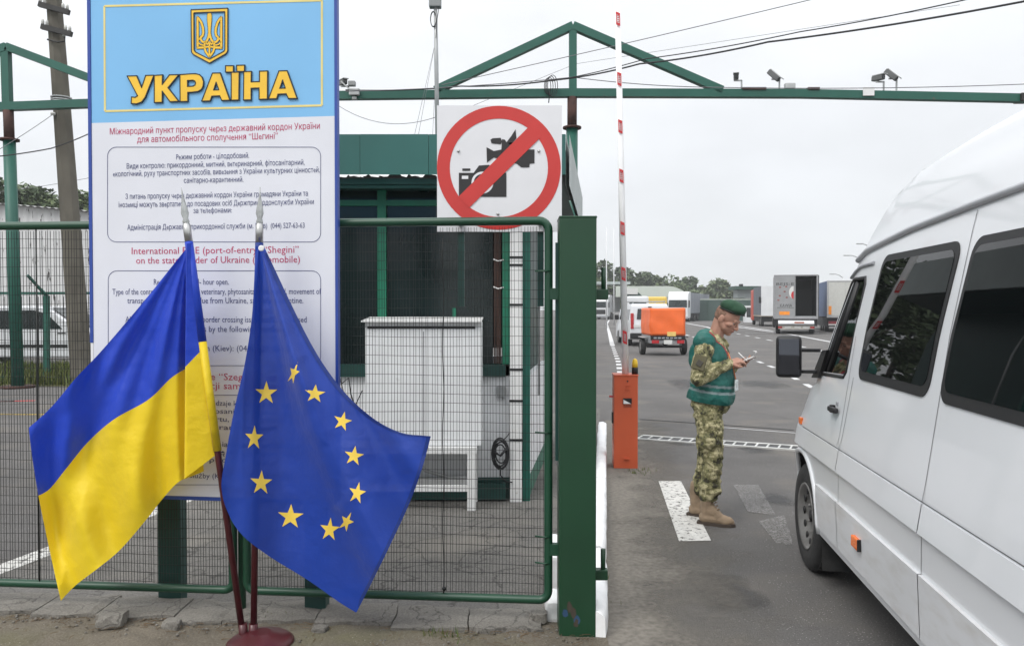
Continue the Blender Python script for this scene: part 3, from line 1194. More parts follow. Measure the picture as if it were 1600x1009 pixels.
for (a_, c_) in (((163, 10), (503, 1)), ((503, 1), (503, 165)), ((503, 165), (164, 174)), ((164, 174), (163, 10))):
    p, q = SP(*a_, .0012), SP(*c_, .0012)
    b.bar(p, q, .0012, .011, 0, up=(q - p).normalized().cross(SN))
b.build("gold_border", M_goldline, t)
LET = [
    ([(50,162),(132,160),(175,262),(210,157),(280,155),(205,345),(175,385),(130,402),(85,398),(88,342),(120,345),(140,332)], []),
    ([(284,157),(355,152),(352,235),(415,152),(495,150),(402,262),(495,380),(420,383),(352,292),(352,388),(284,390)], []),
    ([(505,150),(600,143),(640,142),(672,150),(695,172),(708,210),(704,250),(690,277),(660,295),(610,301),(572,302),(572,380),(507,382)], [[(570,200),(618,198),(634,206),(640,222),(634,240),(618,249),(570,252)]]),
    ([(785,137),(852,135),(935,370),(865,372),(848,332),(780,335),(765,376),(692,378)], [[(817,215),(840,280),(795,282)]]),
    ([(947,130),(1015,128),(1012,368),(947,370)], []),
    ([(898,74),(965,73),(965,128),(898,128)], []), ([(993,70),(1062,68),(1060,122),(995,123)], []),
    ([(1055,124),(1120,122),(1118,212),(1190,210),(1190,120),(1260,118),(1258,360),(1187,362),(1187,265),(1118,267),(1118,367),(1052,368)], []),
    ([(1358,118),(1428,116),(1515,355),(1440,355),(1420,315),(1350,318),(1338,357),(1268,358)], [[(1390,197),(1412,265),(1365,268)]])]
b = MB()
def lp(p, o): return SP(p[0] / 5.517 + 190, p[1] / 5.517 + 90, o)
for outl, holes in LET:
    b.poly([lp(p, .002) for p in outl], 0, [[lp(p, .002) for p in h] for h in holes], .006, SN)
    for loop in [outl] + holes:
        for i_ in range(len(loop)):
            p, q = lp(loop[i_], .0055), lp(loop[(i_ + 1) % len(loop)], .0055)
            d_ = (q - p).normalized() * .002
            b.bar(p - d_, q + d_, .0075, .0055, 1, up=(q - p).normalized().cross(SN))
b.build("title_lettering", [M_gold, M_ink], t)
# coat of arms
b = MB()
def ep(p, o=.002): return SP(280 + p[0] / 9.17, p[1] / 9.17, o)
outer = [(170,145),(697,122),(695,730),(684,757),(660,780),(435,908),(205,785),(183,760),(176,735)]
inner = [(210,188),(655,172),(655,715),(640,740),(435,852),(235,750),(218,728),(213,710)]
b.poly([ep(p) for p in outer], 0, [[ep(p) for p in inner]], .003, SN)
for loop in (outer, inner):
    for i_ in range(len(loop)):
        p, q = ep(loop[i_], .0045), ep(loop[(i_ + 1) % len(loop)], .0045)
        b.bar(p, q, .004, .005, 1, up=(q - p).normalized().cross(SN))
def stroke(b, pts, ws, o, m):
    pts = [Vector((p[0], p[1], 0)) for p in pts]
    L_, R_ = [], []
    for i_, p in enumerate(pts):
        d_ = (pts[min(i_ + 1, len(pts) - 1)] - pts[max(i_ - 1, 0)]).normalized()
        n_ = Vector((-d_.y, d_.x, 0)) * ws[i_] / 2
        L_.append(p + n_)
        R_.append(p - n_)
    for i_ in range(len(pts) - 1):
        b.add([ep(q, o) for q in (L_[i_], L_[i_ + 1], R_[i_ + 1], R_[i_])], [(0, 1, 2, 3)], m)
half = [([(433,190),(433,230),(433,300),(433,400),(432,470),(418,540),(395,590),(362,612),(330,600),(305,565),(312,535),(335,515),(346,470),(340,400),(318,330),(285,275),(258,235)],
         [44,62,60,40,30,30,30,30,30,30,30,30,30,30,30,26,8]),
        ([(262,240),(264,400),(264,560),(264,690)], [22, 30, 30, 30]), ([(250,688),(360,684)], [30, 30]), ([(266,560),(300,560)], [30, 30]),
        ([(365,610),(360,680),(380,745),(433,818)], [28, 28, 28, 26]), ([(433,600),(402,640),(372,600)], [24, 24, 24]),
        ([(433,600),(433,818)], [24, 24]), ([(365,680),(433,672)], [24, 24]), ([(265,600),(300,640),(360,655)], [18, 18, 22])]
for wadd, o_, m_ in ((15, .0022, 1), (0, .0036, 0)):
    for pts, ws in half:
        stroke(b, pts, [q + wadd for q in ws], o_, m_)
        stroke(b, [(866 - p[0], p[1]) for p in pts], [q + wadd for q in ws], o_ + .0002, m_)
b.build("coat_of_arms", [M_gold, M_ink], t)
for xa, xb, yb in ((246, 281, 948), (475, 508, 965)):
    Yl = FPX * CH / (yb - HZ)
    a, c = W(xa, 800, Yl).x, W(xb, 800, Yl).x
    MB().bbox(((a + c) / 2, Yl + .05, 1.4), (c - a, .1, 2.8), .005).build("leg", M_dkgreen, t)

# ------------------------------------------------------------------ no-photography sign
NY = 4.36
def NP(x_, y_, o=0.0): return W(x_, y_, NY - o)
def nz_(p, o): return NP(520 + p[0] / 2.802, p[1] / 2.802, o)
t = thing("prohibition_sign", "square white sign with red ring forbidding cameras above the gate", "sign", NP(780, 362))
b = MB()
a, c = NP(683, 362), NP(878, 165)
b.span((a.x, NY, a.z), (c.x, NY + .012, c.z))
b.build("panel", mat("sign_white", (.68, .68, .70), rough=.4, var=.03), t)
FN = V(0, -1, 0)
def circ(cx_, cy_, r_, n=64): return [(cx_ + r_ * math.cos(2 * math.pi * k / n), cy_ + r_ * math.sin(2 * math.pi * k / n)) for k in range(n)]
b = MB()
CX, CY = 727, 735
b.poly([nz_(p, .0015) for p in circ(CX, CY, 271)], 0, [[nz_(p, .0015) for p in circ(CX, CY, 215)]], .0004, FN)
b.build("red_ring", mat("sign_red", (.52, .035, .03), rough=.4, var=.06), t)
b = MB()
b.poly([nz_(p, .004) for p in [(550,862),(862,552),(910,602),(597,910)]], 0, (), .0004, FN)
b.build("red_slash", MATS["sign_red"], t)
b = MB()
k_ = .0022
for pl in ([(552,757),(617,757),(640,725),(685,722),(700,757),(760,757),(760,862),(552,862)], [(567,738),(602,738),(602,748),(567,748)],
           [(673,645),(705,662),(740,655),(740,700),(705,690),(675,713)],
           [(738,655),(883,655),(883,715),(862,717),(860,733),(825,733),(805,717),(738,702)],
           [(690,612),(700,606),(735,604),(741,620),(735,632),(695,628)],
           [(741,610),(753,612),(761,623),(780,598),(800,567),(804,606),(775,640),(760,655),(738,656)],
           [(770,625),(800,625),(800,632),(770,632)]):
    b.poly([nz_(p, k_) for p in pl], 0, (), .0003, FN)
b.poly([nz_(p, .0028) for p in circ(655, 800, 48, 32)], 1, [[nz_(p, .0028) for p in circ(655, 800, 38, 32)]], .0003, FN)
b.poly([nz_(p, .0028) for p in [(565,770),(593,770),(593,784),(565,784)]], 1, (), .0003, FN)
b.build("camera_pictogram", [mat("sign_black", (.018, .017, .018), rough=.5, var=.1), MATS["sign_white"]], t)
for q in ((550, 662), (902, 662), (723, 937)):
    MB().ball(nz_(q, .003), .008, n=8, k=6).build("screw", M_steel, t)
for xx in (720, 845):
    p = NP(xx, 300)
    b = MB()
    b.bar((p.x, NY + .03, NP(xx, 190).z), (p.x, NY + .03, ZT - .45), .035, .03)
    fy = fence_y(p.x)
    b.bar((p.x, NY + .02, ZT + .002), (p.x, fy + .015, ZT + .002), .03, .012)
    b.build("bracket", M_dkgreen, t)

# ------------------------------------------------------------------ flags on poles
M_fblue = cloth("flag_blue", (.008, .050, .50), .03, .16)
M_fyel = cloth("flag_yellow", (.82, .60, .010), .02, .18)
M_eublue = cloth("eu_blue", (.011, .056, .40), .09, .25)
M_star = mat("star_yellow", (.85, .60, .08), rough=.6, var=.05)
M_finial = mat("clear_finial", (.55, .57, .55), rough=.12, var=.3, scale=20, trans=.55)
FY = 4.07
def pole(px0, px1, label, Ytop=4.07, Ybot=4.03):
    top, bot = W(px0[0], px0[1], Ytop), W(px1[0], px1[1], Ybot)
    d_ = (top - bot).normalized()
    t = thing("flag_pole", label, "flagpole", bot, "flagpoles in the maroon base")
    b = MB()
    b.tube([bot, lerp(bot, top, .5), top - d_ * .075], .0165, 12)
    b.build("shaft", M_maroon, t)
    MB().lathe([(.0195, 0), (.0195, .09), (.017, .092), (.017, .1)], top - d_ * .09, 14, 0, d_).build("ferrule", M_steel, t)
    MB().lathe([(.012, 0), (.018, .012), (.013, .03), (.020, .055), (.016, .085), (.009, .12), (.004, .15), (.0015, .19)], top + d_ * .005, 10, 0, d_).build("finial", M_finial, t)
    return top, bot
p1t, p1b = pole((291.5, 352), (381, 1004), "leaning maroon flagpole carrying the blue and yellow flag")
p2t, p2b = pole((405.5, 352), (396, 1004), "upright maroon flagpole carrying the blue flag with stars")
t = thing("pole_stand", "round maroon metal stand holding two flagpoles on the dirt", "stand", (p2b.x + .05, 4.03, .02))
b = MB()
b.lathe([(.165, 0), (.165, .012), (.14, .03), (.07, .05), (.05, .06)], (p2b.x + .045, 4.0, .012), 32)
b.build("plate", M_maroon, t)
for p in (p1b, p2b):
    MB().tube([p + V(0, 0, -.01), p + V((-.004 if p is p1b else 0), 0, .10)], .022, 12).build("socket", M_maroon, t)

def crom(p0, p1, p2, p3, t_):
    return .5 * ((2 * p1) + (p2 - p0) * t_ + (2 * p0 - 5 * p1 + 4 * p2 - p3) * t_ ** 2 + (3 * p1 - p0 - 3 * p2 + p3) * t_ ** 3)
def spline(pts, t_):
    n = len(pts) - 1
    i_ = min(n - 1, int(t_ * n))
    f_ = t_ * n - i_
    g = lambda k: pts[max(0, min(n, k))]
    return crom(g(i_ - 1), g(i_), g(i_ + 1), g(i_ + 2), f_)
# flag of Ukraine: columns of (top, middle, bottom) with a depth each, a pleat by the pole, then the sheet
cols = [((301, 379), (321, 541), (341, 707), -.02), ((298, 380), (309, 553), (322, 722), -.05), ((291.5, 381), (290.5, 572), (290, 746), -.085),
        ((292, 383), (293, 569), (294, 746), -.02), ((296, 386), (308, 558), (318, 736), .045), ((290, 390), (299, 570), (309, 740), .055),
        ((268, 417), (268, 590), (280, 752), .02), ((232, 462), (232, 624), (254, 779), .06), ((195, 506), (178, 655), (228, 812), -.01),
        ((155, 552), (138, 690), (188, 858), .07), ((118, 591), (104, 731), (152, 888), -.02), ((80, 636), (78, 763), (118, 914), .05), ((45, 668), (60, 774), (95, 938), -.04)]
KC = [(Vector(c[0] + (0,)), Vector(c[1] + (0,)), Vector(c[2] + (0,)), c[3]) for c in cols]
def ua(u, v):
    tp, md, bt = (spline([c[i_] for c in KC], u) for i_ in range(3))
    dd = spline([c[3] for c in KC], u)
    ctrl = 2 * md - (tp + bt) / 2
    if u > .45:
        k_ = (u - .45) / .55
        q = (tp.lerp(md, v * 2) if v < .5 else md.lerp(bt, v * 2 - 1)).lerp((1 - v) ** 2 * tp + 2 * v * (1 - v) * ctrl + v * v * bt, .75)
    else:
        q = tp.lerp(md, v * 2) if v < .5 else md.lerp(bt, v * 2 - 1)
    rr_ = math.hypot(q.x - 295, q.y - 380)
    ph = math.atan2(295 - q.x, q.y - 380)
    amp = min(1, rr_ / 160) * (1 if u > .42 else .15)
    d_ = dd * (.45 + .55 * v) + amp * (.040 * math.sin(ph * 15 + .8 + rr_ * .001) + .045 * abs(math.sin(ph * 8.5 + 2 + rr_ * .0022)) + .012 * math.sin(ph * 39 + rr_ * .007)) + .006 * noise.noise(V(q.x * .012, q.y * .012, 2)) * amp
    return W(q.x, q.y, 4.075 + d_)
t = thing("ukraine_flag", "blue over yellow flag hanging from the leaning pole", "flag", p1t)
b = MB()
b.grid(ua, 150, 80, mfn=lambda u, v: 0 if v < .5 else 1)
b.build("flag_cloth", [M_fblue, M_fyel], t)
dpl = (p1b - p1t).normalized()
b = MB()
b.tube([p1t + dpl * .085, p1t + dpl * .6], .0205, 12, 0)
b.tube([p1t + dpl * .6, p1t + dpl * 1.16], .0205, 12, 1)
b.build("hoist_sleeve", [M_fblue, M_fyel], t)
# European flag
EL = [(399,384),(397,440),(393,500),(382,570),(366,640),(353,710),(346,760),(356,800),(378,835),(420,868),(480,905),(530,940),(556,956)]
ER = [(413,386),(430,422),(455,475),(485,535),(515,583),(550,625),(590,658),(628,676),(660,680),(671,681),(673,681.5),(672,686),(660,730),(640,785),(610,850),(583,905),(557,956)]
def arc_at(pts, t_):
    P_ = [Vector(p + (0,)) for p in pts]
    ls = [(q - p).length for p, q in zip(P_, P_[1:])]
    s_ = t_ * sum(ls)
    for i_, l_ in enumerate(ls):
        if s_ <= l_ or i_ == len(ls) - 1:
            g = lambda k: P_[max(0, min(len(P_) - 1, k))]
            return crom(g(i_ - 1), g(i_), g(i_ + 1), g(i_ + 2), min(1, s_ / l_))
        s_ -= l_
def eu_depth(x_, y_):
    r_ = math.hypot(x_ - 405, y_ - 380)
    ph = math.atan2(x_ - 405, y_ - 380)
    a = min(1, r_ / 230)
    d_ = a * (.038 * math.sin(ph * 12 + .4 + r_ * .0012) + .05 * abs(math.sin(ph * 7.5 + 1.2 - r_ * .0018)) + .014 * math.sin(ph * 30 + r_ * .008 + 1))
    c0 = .235 + .10 * max(0, (r_ - 200) / 400)
    q = (ph - c0) / .055
    d_ += -.12 * a * (1 / (1 + math.exp(-q * 3.0))) * math.exp(-max(0, q) * .22)
    q2 = (ph - .60) / .05
    d_ += -.06 * a * math.exp(-q2 * q2)
    q3 = (ph + .04) / .05
    d_ += -.03 * a * math.exp(-q3 * q3)
    d_ += .006 * noise.noise(V(x_ * .013, y_ * .013, 5)) * a
    return d_
EY = 3.99
def eu(u, v):
    a_, c_ = arc_at(EL, v), arc_at(ER, v)
    q = a_.lerp(c_, u)
    return W(q.x, q.y, EY + eu_depth(q.x, q.y))
t = thing("european_flag", "dark blue flag with a ring of yellow stars on the upright pole", "flag", p2t)
b = MB().grid(eu, 90, 150)
b.build("flag_cloth", M_eublue, t)
b = MB()
def hem(u, v):
    q = arc_at(ER, .02 + .96 * u)
    c_ = arc_at(EL, .02 + .96 * u)
    d_ = (c_ - q)
    q = q + d_.normalized() * min(7.0, d_.length * .2) * v
    return W(q.x, q.y, EY + eu_depth(q.x, q.y) - .003)
b.grid(hem, 120, 2)
b.build("hem", cloth("eu_hem", (.006, .03, .20), .0, .05), t)
dpl = (p2b - p2t).normalized()
MB().tube([p2t + dpl * .09, p2t + dpl * .5], .0205, 12).build("hoist_sleeve", cloth("eu_sleeve", (.006, .03, .2), .0, .1), t)
g0 = W(408.5, 388, EY - .028)
MB().lathe([(.007, 0), (.014, .0), (.015, .003), (.012, .006), (.007, .005)], g0, 16, 0, V(0, -1, 0)).build("grommet", M_white_p, t)
MB().lathe([(.0069, 0), (.0069, .003)], g0 + V(0, -.001, 0), 12, 0, V(0, -1, 0)).build("cord_eye", M_black, t)
STARS = [(459, 583, 8, 19, .35), (492, 615, 17, 15, .1), (535, 658, 15, 16, .25), (553, 712, 16, 16, .15), (558, 770, 14, 18, .2), (541.5, 815, 11, 17, .45),
         (515, 827, 16, 19, .1), (454, 807, 21, 20, .05), (408, 754, 18, 20, .05), (397, 684, 15, 20, .05), (416, 614, 18, 19, .02)]
for sx, sy, wx, wy, rt in STARS:
    b = MB()
    ring_ = []
    for k in range(10):
        a = R(-90 + 36 * k)
        rr_ = 1.0 if k % 2 == 0 else .385
        xx, yy = math.cos(a) * rr_ * wx, math.sin(a) * rr_ * wy
        xx, yy = xx * math.cos(rt) - yy * math.sin(rt), xx * math.sin(rt) + yy * math.cos(rt)
        ring_.append((sx + xx, sy + yy))
    def dn(p, o): return W(p[0], p[1], EY + eu_depth(p[0], p[1]) + o)
    for o_ in (-.0022, .0022):
        fine = []
        for i_ in range(10):
            p, q = ring_[i_], ring_[(i_ + 1) % 10]
            fine += [p, (lerp(p[0], q[0], .5), lerp(p[1], q[1], .5))]
        # three rings so that the star follows the folds
        vs, fs = [dn((sx, sy), o_)], []
        n_ = len(fine)
        for lv in (.33, .66, 1.0):
            vs += [dn((lerp(sx, p[0], lv), lerp(sy, p[1], lv)), o_) for p in fine]
        for i_ in range(n_):
            j_ = (i_ + 1) % n_
            fs.append((0, 1 + i_, 1 + j_))
            for lv in (0, 1):
                fs.append((1 + lv * n_ + i_, 1 + (lv + 1) * n_ + i_, 1 + (lv + 1) * n_ + j_, 1 + lv * n_ + j_))
        b.add(vs, fs, 0, True)
    b.build("star", M_star, t)

# ------------------------------------------------------------------ checkpoint booth
BY = 7.1
t = thing("checkpoint_booth", "green roofed checkpoint booth with dark glazing behind the mesh gate", "booth", (-1.2, BY + 1.5, .004))
BX0, BX1 = -2.75, W(788, 500, BY).x
BD = 3.1
zs = W(600, 588, BY).z
zroof = W(600, 291, BY - .35).z
def back(p, d): return V(p.x, p.y, p.z) + RD * d
b = MB()
b.span((BX0, BY, .02), (W(801, 600, BY).x, BY + .12, zs))
b.span((BX0, BY + BD, .02), (BX1 + .3, BY + BD + .1, zs))
b.span((BX0, BY + .12, .02), (BX0 + .1, BY + BD, zs))
b.build("wall", M_white_w, t)
MB().span((BX0, BY - .02, .0), (W(797, 600, BY).x, BY - .003, .2)).build("plinth", M_dkgreen, t)
MB().span((BX0, BY - .045, zs - .0), (BX1 + .01, BY + .13, zs + .11)).build("sill", M_dkgreen, t)
# glazing in panes
zg0, zg1 = zs + .11, zroof + .02
panes = [(-2.7, W(590, 400, BY).x - .01, "left"), (W(603, 400, BY).x + .01, W(770, 400, BY).x, "mid")]
for xa, xb, _ in panes:
    MB().span((xa, BY + .03, zg0 + .002), (xb, BY + .045, zg1)).build("window_pane", M_boothglass, t)
b = MB()
xm_ = (panes[0][1] + panes[1][0]) / 2
b.span((xm_ - .038, BY - .005, zg0 + .001), (xm_ + .038, BY + .07, zg1))
b.span((BX1 - .02, BY - .01, zg0 + .001), (BX1 + .05, BY + .07, zg1))
b.span((panes[1][1] - .36, BY + .0, zg0 + .001), (panes[1][1] - .33, BY + .03, zg0 + .5))
b.span((-2.7, BY + .0, W(600, 318, BY).z - .02), (BX1, BY + .06, W(600, 318, BY).z + .03))
b.build("window_frame", mat("frame_green", (.01, .15, .085), rough=.4, var=.15), t)
b = MB()
xc0, xc1 = panes[1][1] + .008, BX1 - .03
nst = 5
for k in range(nst):
    xa = lerp(xc0, xc1, k / nst)
    b.span((xa + .002, BY + .03, zg0 + .001), (lerp(xc0, xc1, (k + 1) / nst) - .002, BY + .05 + .006 * (k % 2), zg1))
b.build("shutter", mat("brown_shutter", (.055, .024, .016), rough=.6, var=.3, scale=12, stretch=(6, 1, .4)), t)
for yy in (405, 448):
    MB().tube([W(771, yy, BY - .01), W(778, yy + 3, BY - .02), W(787, yy + 1, BY - .01)], .006, 6).build("hook_rod", M_white_p, t)
# dark room behind the panes
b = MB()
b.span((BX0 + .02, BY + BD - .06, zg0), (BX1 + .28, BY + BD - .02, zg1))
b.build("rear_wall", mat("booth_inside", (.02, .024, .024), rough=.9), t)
b = MB()
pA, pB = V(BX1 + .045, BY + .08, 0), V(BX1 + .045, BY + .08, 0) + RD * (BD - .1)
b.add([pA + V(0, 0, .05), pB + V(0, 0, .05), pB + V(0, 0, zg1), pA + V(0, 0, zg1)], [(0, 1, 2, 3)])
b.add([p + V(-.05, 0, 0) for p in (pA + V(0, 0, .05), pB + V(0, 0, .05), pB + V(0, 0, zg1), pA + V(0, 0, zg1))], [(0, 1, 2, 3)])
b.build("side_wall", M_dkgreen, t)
# roof: front fascia, lower strip, side fascia, soffit
FYR = BY - .4
zf0, zf1 = W(600, 273, FYR).z, W(600, 210, FYR).z
xr = W(884, 250, FYR).x
b = MB()
nseg = 6
xs = [BX0 - .25 + (xr - BX0 + .25) * k / nseg for k in range(nseg + 1)]
for k in range(nseg):
    b.span((xs[k] + .0015, FYR - .0 - .003 * (k % 2), zf0 + .006 * noise.noise(V(k, 0, 0))), (xs[k + 1] - .0015, FYR + .03, zf1))
b.build("fascia", M_booth_green, t)
b = MB()
b.span((BX0 - .25, FYR + .10, W(600, 291, FYR).z), (xr - .04, FYR + .13, W(600, 275, FYR).z - .005))
b.build("lower_fascia", M_booth_green, t)
b = MB()
for k in range(46):                                   # curled strip of peeling sheet along the gap
    xa = lerp(BX0, xr - .1, rnd.random())
    l_ = rnd.uniform(.03, .10)
    b.add([V(xa, FYR - .004, zf0), V(xa + l_, FYR - .004, zf0), V(xa + l_ * .8, FYR - .012, zf0 - rnd.uniform(.008, .028)), V(xa + l_ * .2, FYR - .01, zf0 - rnd.uniform(.004, .02))], [(0, 1, 2, 3)])
b.build("peeling_strip", M_white_p, t)
b = MB()
a_ = V(xr, FYR, 0)
c_ = a_ + RD * 3.8
zlo = W(880, 290, FYR).z
b.add([a_ + V(0, 0, zlo), c_ + V(0, 0, zlo), c_ + V(0, 0, zf1), a_ + V(0, 0, zf1)], [(0, 1, 2, 3)])
b.add([p + RN * .03 for p in (a_ + V(0, 0, zlo), c_ + V(0, 0, zlo), c_ + V(0, 0, zf1), a_ + V(0, 0, zf1))], [(0, 1, 2, 3)])
b.build("side_fascia", M_roofgrey, t)
b = MB()
q = [V(BX0 - .25, FYR + .05, 0), V(xr - .02, FYR + .05, 0), c_ - V(.02, 0, 0), V(BX0 - .25, c_.y, 0)]
b.add([p + V(0, 0, zf1 - .04) for p in q], [(0, 1, 2, 3)])
b.add([p + V(0, 0, zlo + .02) for p in q], [(3, 2, 1, 0)])
b.build("roof", M_dkgreen, t)
# porch columns
xw0, xw1 = W(797, 600, BY - .1).x, W(816, 600, BY - .1).x
b = MB()
b.span((xw0, BY - .12, .005), (xw1, BY - .03, zroof))
co = b.build("column", M_white_p, t)
for yy in (402, 414, 476, 577, 626, 687):
    z_ = W(806, yy, BY - .12).z
    MB().span((xw0 - .006, BY - .127, z_ - .009), (xw1 + .006, BY - .121, z_ + .009)).build("strap", M_black, co)
MB().span((xw1 + .004, BY - .08, .005), (xw1 + .07, BY + .0, zroof)).build("column", mat("porch_green", (.006, .09, .065), rough=.4, var=.15), t)
MB().tube([V(xw1 + .16, BY + .3, zlo), V(xw1 + .16, BY + .3, .9)], .012, 8).build("downpipe", M_galv, t)
# low side parapet
b = MB()
a_ = V(W(826, 600, BY).x, BY, 0)
c_ = a_ + RD * 2.2
b.add([a_ + V(0, 0, .2), c_ + V(0, 0, .2), c_ + V(0, 0, zs), a_ + V(0, 0, zs)], [(0, 1, 2, 3)])
b.add([p - RN * .06 for p in (a_ + V(0, 0, .2), c_ + V(0, 0, .2), c_ + V(0, 0, zs), a_ + V(0, 0, zs))], [(3, 2, 1, 0)])
b.add([a_ + V(0, 0, zs), c_ + V(0, 0, zs), c_ - RN * .06 + V(0, 0, zs), a_ - RN * .06 + V(0, 0, zs)], [(0, 1, 2, 3)])
b.add([a_ + V(0, 0, .2), a_ + V(0, 0, zs), a_ - RN * .06 + V(0, 0, zs), a_ - RN * .06 + V(0, 0, .2)], [(0, 1, 2, 3)])
pr = b.build("parapet", M_white_w, t)
b = MB()
b.add([a_ + V(0, 0, 0), c_ + V(0, 0, 0), c_ + V(0, 0, .2), a_ + V(0, 0, .2)], [(0, 1, 2, 3)])
b.add([a_, a_ - RN * .06, a_ - RN * .06 + V(0, 0, .2), a_ + V(0, 0, .2)], [(0, 1, 2, 3)])
b.build("parapet_base", mat("faded_green", (.06, .17, .12), rough=.6, var=.2), pr)
# junction box
c = W(783, 612, BY - .03)
tag(MB().bbox(c, (.075, .05, .10), .008).build("junction_box", M_greycam, loc=None), "small grey junction box on the white booth wall", "junction box")
# white cabinet on a white bench
CY_ = 6.72
ca, cb = W(571, 696, CY_), W(752, 503, CY_)
bench = thing("metal_bench", "white metal bench carrying the cabinet in front of the booth", "bench", ((ca.x + cb.x) / 2, CY_ + .2, .004))
zt_ = ca.z
b = MB()
b.span((ca.x - .25, CY_ - .05, zt_ - .06), (W(745, 690, CY_).x, CY_ + .32, zt_ - .005))
b.build("bench_top", M_white_p, bench)
for lx in (ca.x - .22, W(737, 700, CY_).x - .0):
    for ly in (CY_ - .02, CY_ + .29):
        MB().span((lx - .035, ly - .03, .006), (lx + .035, ly + .03, zt_ - .061)).build("leg", M_white_p, bench)
MB().span((ca.x - .2, CY_ - .015, .16), (W(733, 700, CY_).x, CY_ + .03, .21)).build("rail", M_white_p, bench)
MB().span((ca.x - .2, CY_ + .27, .16), (W(733, 700, CY_).x, CY_ + .31, .21)).build("rail", M_white_p, bench)
cab = thing("metal_cabinet", "white sheet metal cabinet standing on the bench behind the gate mesh", "cabinet", ((ca.x + cb.x) / 2, CY_ + .17, zt_))
MB().bbox(((ca.x + cb.x) / 2, CY_ + .17, (zt_ + cb.z) / 2), (cb.x - ca.x, .34, cb.z - zt_), .006).build("housing", M_white_w, cab)
b = MB()
rt_ = Matrix.Rotation(R(4), 3, 'X')
b.box(((ca.x + cb.x) / 2 - .01, CY_ + .16, cb.z + .02), (cb.x - ca.x + .03, .42, .012), 0, rt_)
b.build("lid", M_white_p, cab)
b = MB()
b.span((ca.x + .02, CY_ - .007, cb.z - .055), (cb.x - .05, CY_ - .001, cb.z - .035))
b.build("vent_slot", M_black, cab)
MB().span(((ca.x + cb.x) / 2 + .0, CY_ - .004, zt_ + .03), ((ca.x + cb.x) / 2 + .004, CY_ - .001, cb.z - .08)).build("door_gap", M_seam, cab)
# cable coil hanging on the booth column
b = MB()
c = W(782, 709, BY - .16)
for k in range(7):
    r0 = .085 + .018 * math.sin(k * 2.1)
    pts = []
    for j in range(25):
        a = 2 * math.pi * j / 24
        pts.append(c + V(math.cos(a) * r0 * .72 + .008 * math.sin(k * 3), .006 * (k - 3), math.sin(a) * r0 * 1.35 + .012 * math.cos(k * 5)))
    b.tube(pts, .006, 6, caps=False)
b.tube([c + V(.0, 0, .1), W(793, 681, BY - .14), W(796, 676, BY - .125)], .005, 6)
b.tube([c + V(-.05, -.02, .02), c + V(0, -.03, -.01), c + V(.06, -.02, .06)], .012, 6)
b.tube([c + V(.0, 0, -.1), W(782, 742, BY - .16), W(790, 752, BY - .16), W(800, 753, BY - .13)], .006, 6)
tag(b.build("cable_coil", M_cable), "coil of black cable hung beside the white booth column", "cable")
# hose and wires between board and cabinet
b = MB()
b.tube([W(640, 706, 6.9), W(665, 735, 6.95), W(700, 745, 7.0), W(735, 746, 7.0)], .016, 8)
tag(b.build("hose", M_galv), "grey hose drooping under the white bench", "hose")
b = MB()
b.tube([W(533, 600, 7.0), W(545, 590, 6.98), W(548, 615, 6.98), W(556, 640, 7.0), W(568, 660, 7.0)], .006, 6)
b.tube([W(531, 590, 7.0), W(540, 625, 6.98), W(552, 640, 7.0), W(566, 610, 7.0)], .005, 6)
tag(b.build("loose_cable", M_cable), "loose black cables left of the white cabinet", "cable")
b = MB()
b.span((W(640, 755, 7.0).x, 7.0, .02), (W(790, 755, 7.0).x, 7.06, .16))
tag(b.build("green_trough", M_dkgreen), "dark green trough on the ground behind the bench", "trough")
# light mast on the booth roof
MY = 8.0
m0, m1 = W(684, 200, MY), W(680, -25, MY)
m0.z = zf1 - .04
t = thing("light_mast", "thin grey mast with box lamp rising from the booth roof", "mast", m0)
MB().tube([m0, lerp(m0, m1, .6), m1], [.021, .021, .016], 10).build("pole", M_galv, t)
MB().bbox(W(680, 4, MY), (.12, .09, .11), .01).build("lamp_box", M_greycam, t)
b = MB()
for k in range(4):
    cc = W(677, 30, MY - .03)
    b.tube([cc + V(math.cos(R(a)) * .028, .006 * k, math.sin(R(a)) * .075) for a in range(0, 361, 24)], .004, 5, caps=False)
b.tube([W(686, 12, MY - .03), W(683, 30, MY - .04), W(681, 60, MY - .03)], .004, 5)
b.build("cable_loop", M_cable, t)
for dx_ in (-16, -22, 6):
    MB().tube([W(679 if dx_ < 0 else 683, 72, MY), W(670 + dx_, 210, MY + (.4 if dx_ > 0 else -.2))], .0022, 4).build("guy_wire", M_thin, t)

# ------------------------------------------------------------------ barrier
KY = 8.46
t = thing("barrier_cabinet", "orange road barrier cabinet with raised arm beside the kerb", "barrier", (W(979, 733, KY).x, KY, 0))
ka, kb = W(960.5, 733, KY), W(998, 587, KY)
wd = kb.x - ka.x
rk = Matrix.Rotation(-math.atan(.117) * .5, 3, 'Z')
kc = V((ka.x + kb.x) / 2, KY + .14, kb.z / 2)
MB().bbox(kc, (wd, .27, kb.z - .0), .007, 0, rk).build("cabinet_body", M_orange, t)
MB().bbox(kc + V(0, 0, kb.z / 2 + .004), (wd + .012, .29, .014), .004, 0, rk).build("cabinet_lid", M_orange, t)
KF = V(0, -1, 0)
def KP(px, py): return W(px, py, KY - .001)
b = MB()
def krect(x0, y0, x1, y1, m=0, o=0.0):
    b.poly([W(x0, y0, KY - .004 - o), W(x1, y0, KY - .004 - o), W(x1, y1, KY - .004 - o), W(x0, y1, KY - .004 - o)], m, (), .002, KF)
krect(973.5, 622, 987, 631, 0)
b.poly([KP(974, 630.5) + V(0, -.008, 0), KP(974, 624) + V(0, -.008, 0), KP(986, 630.5) + V(0, -.008, 0)], 1, (), .0005, KF)
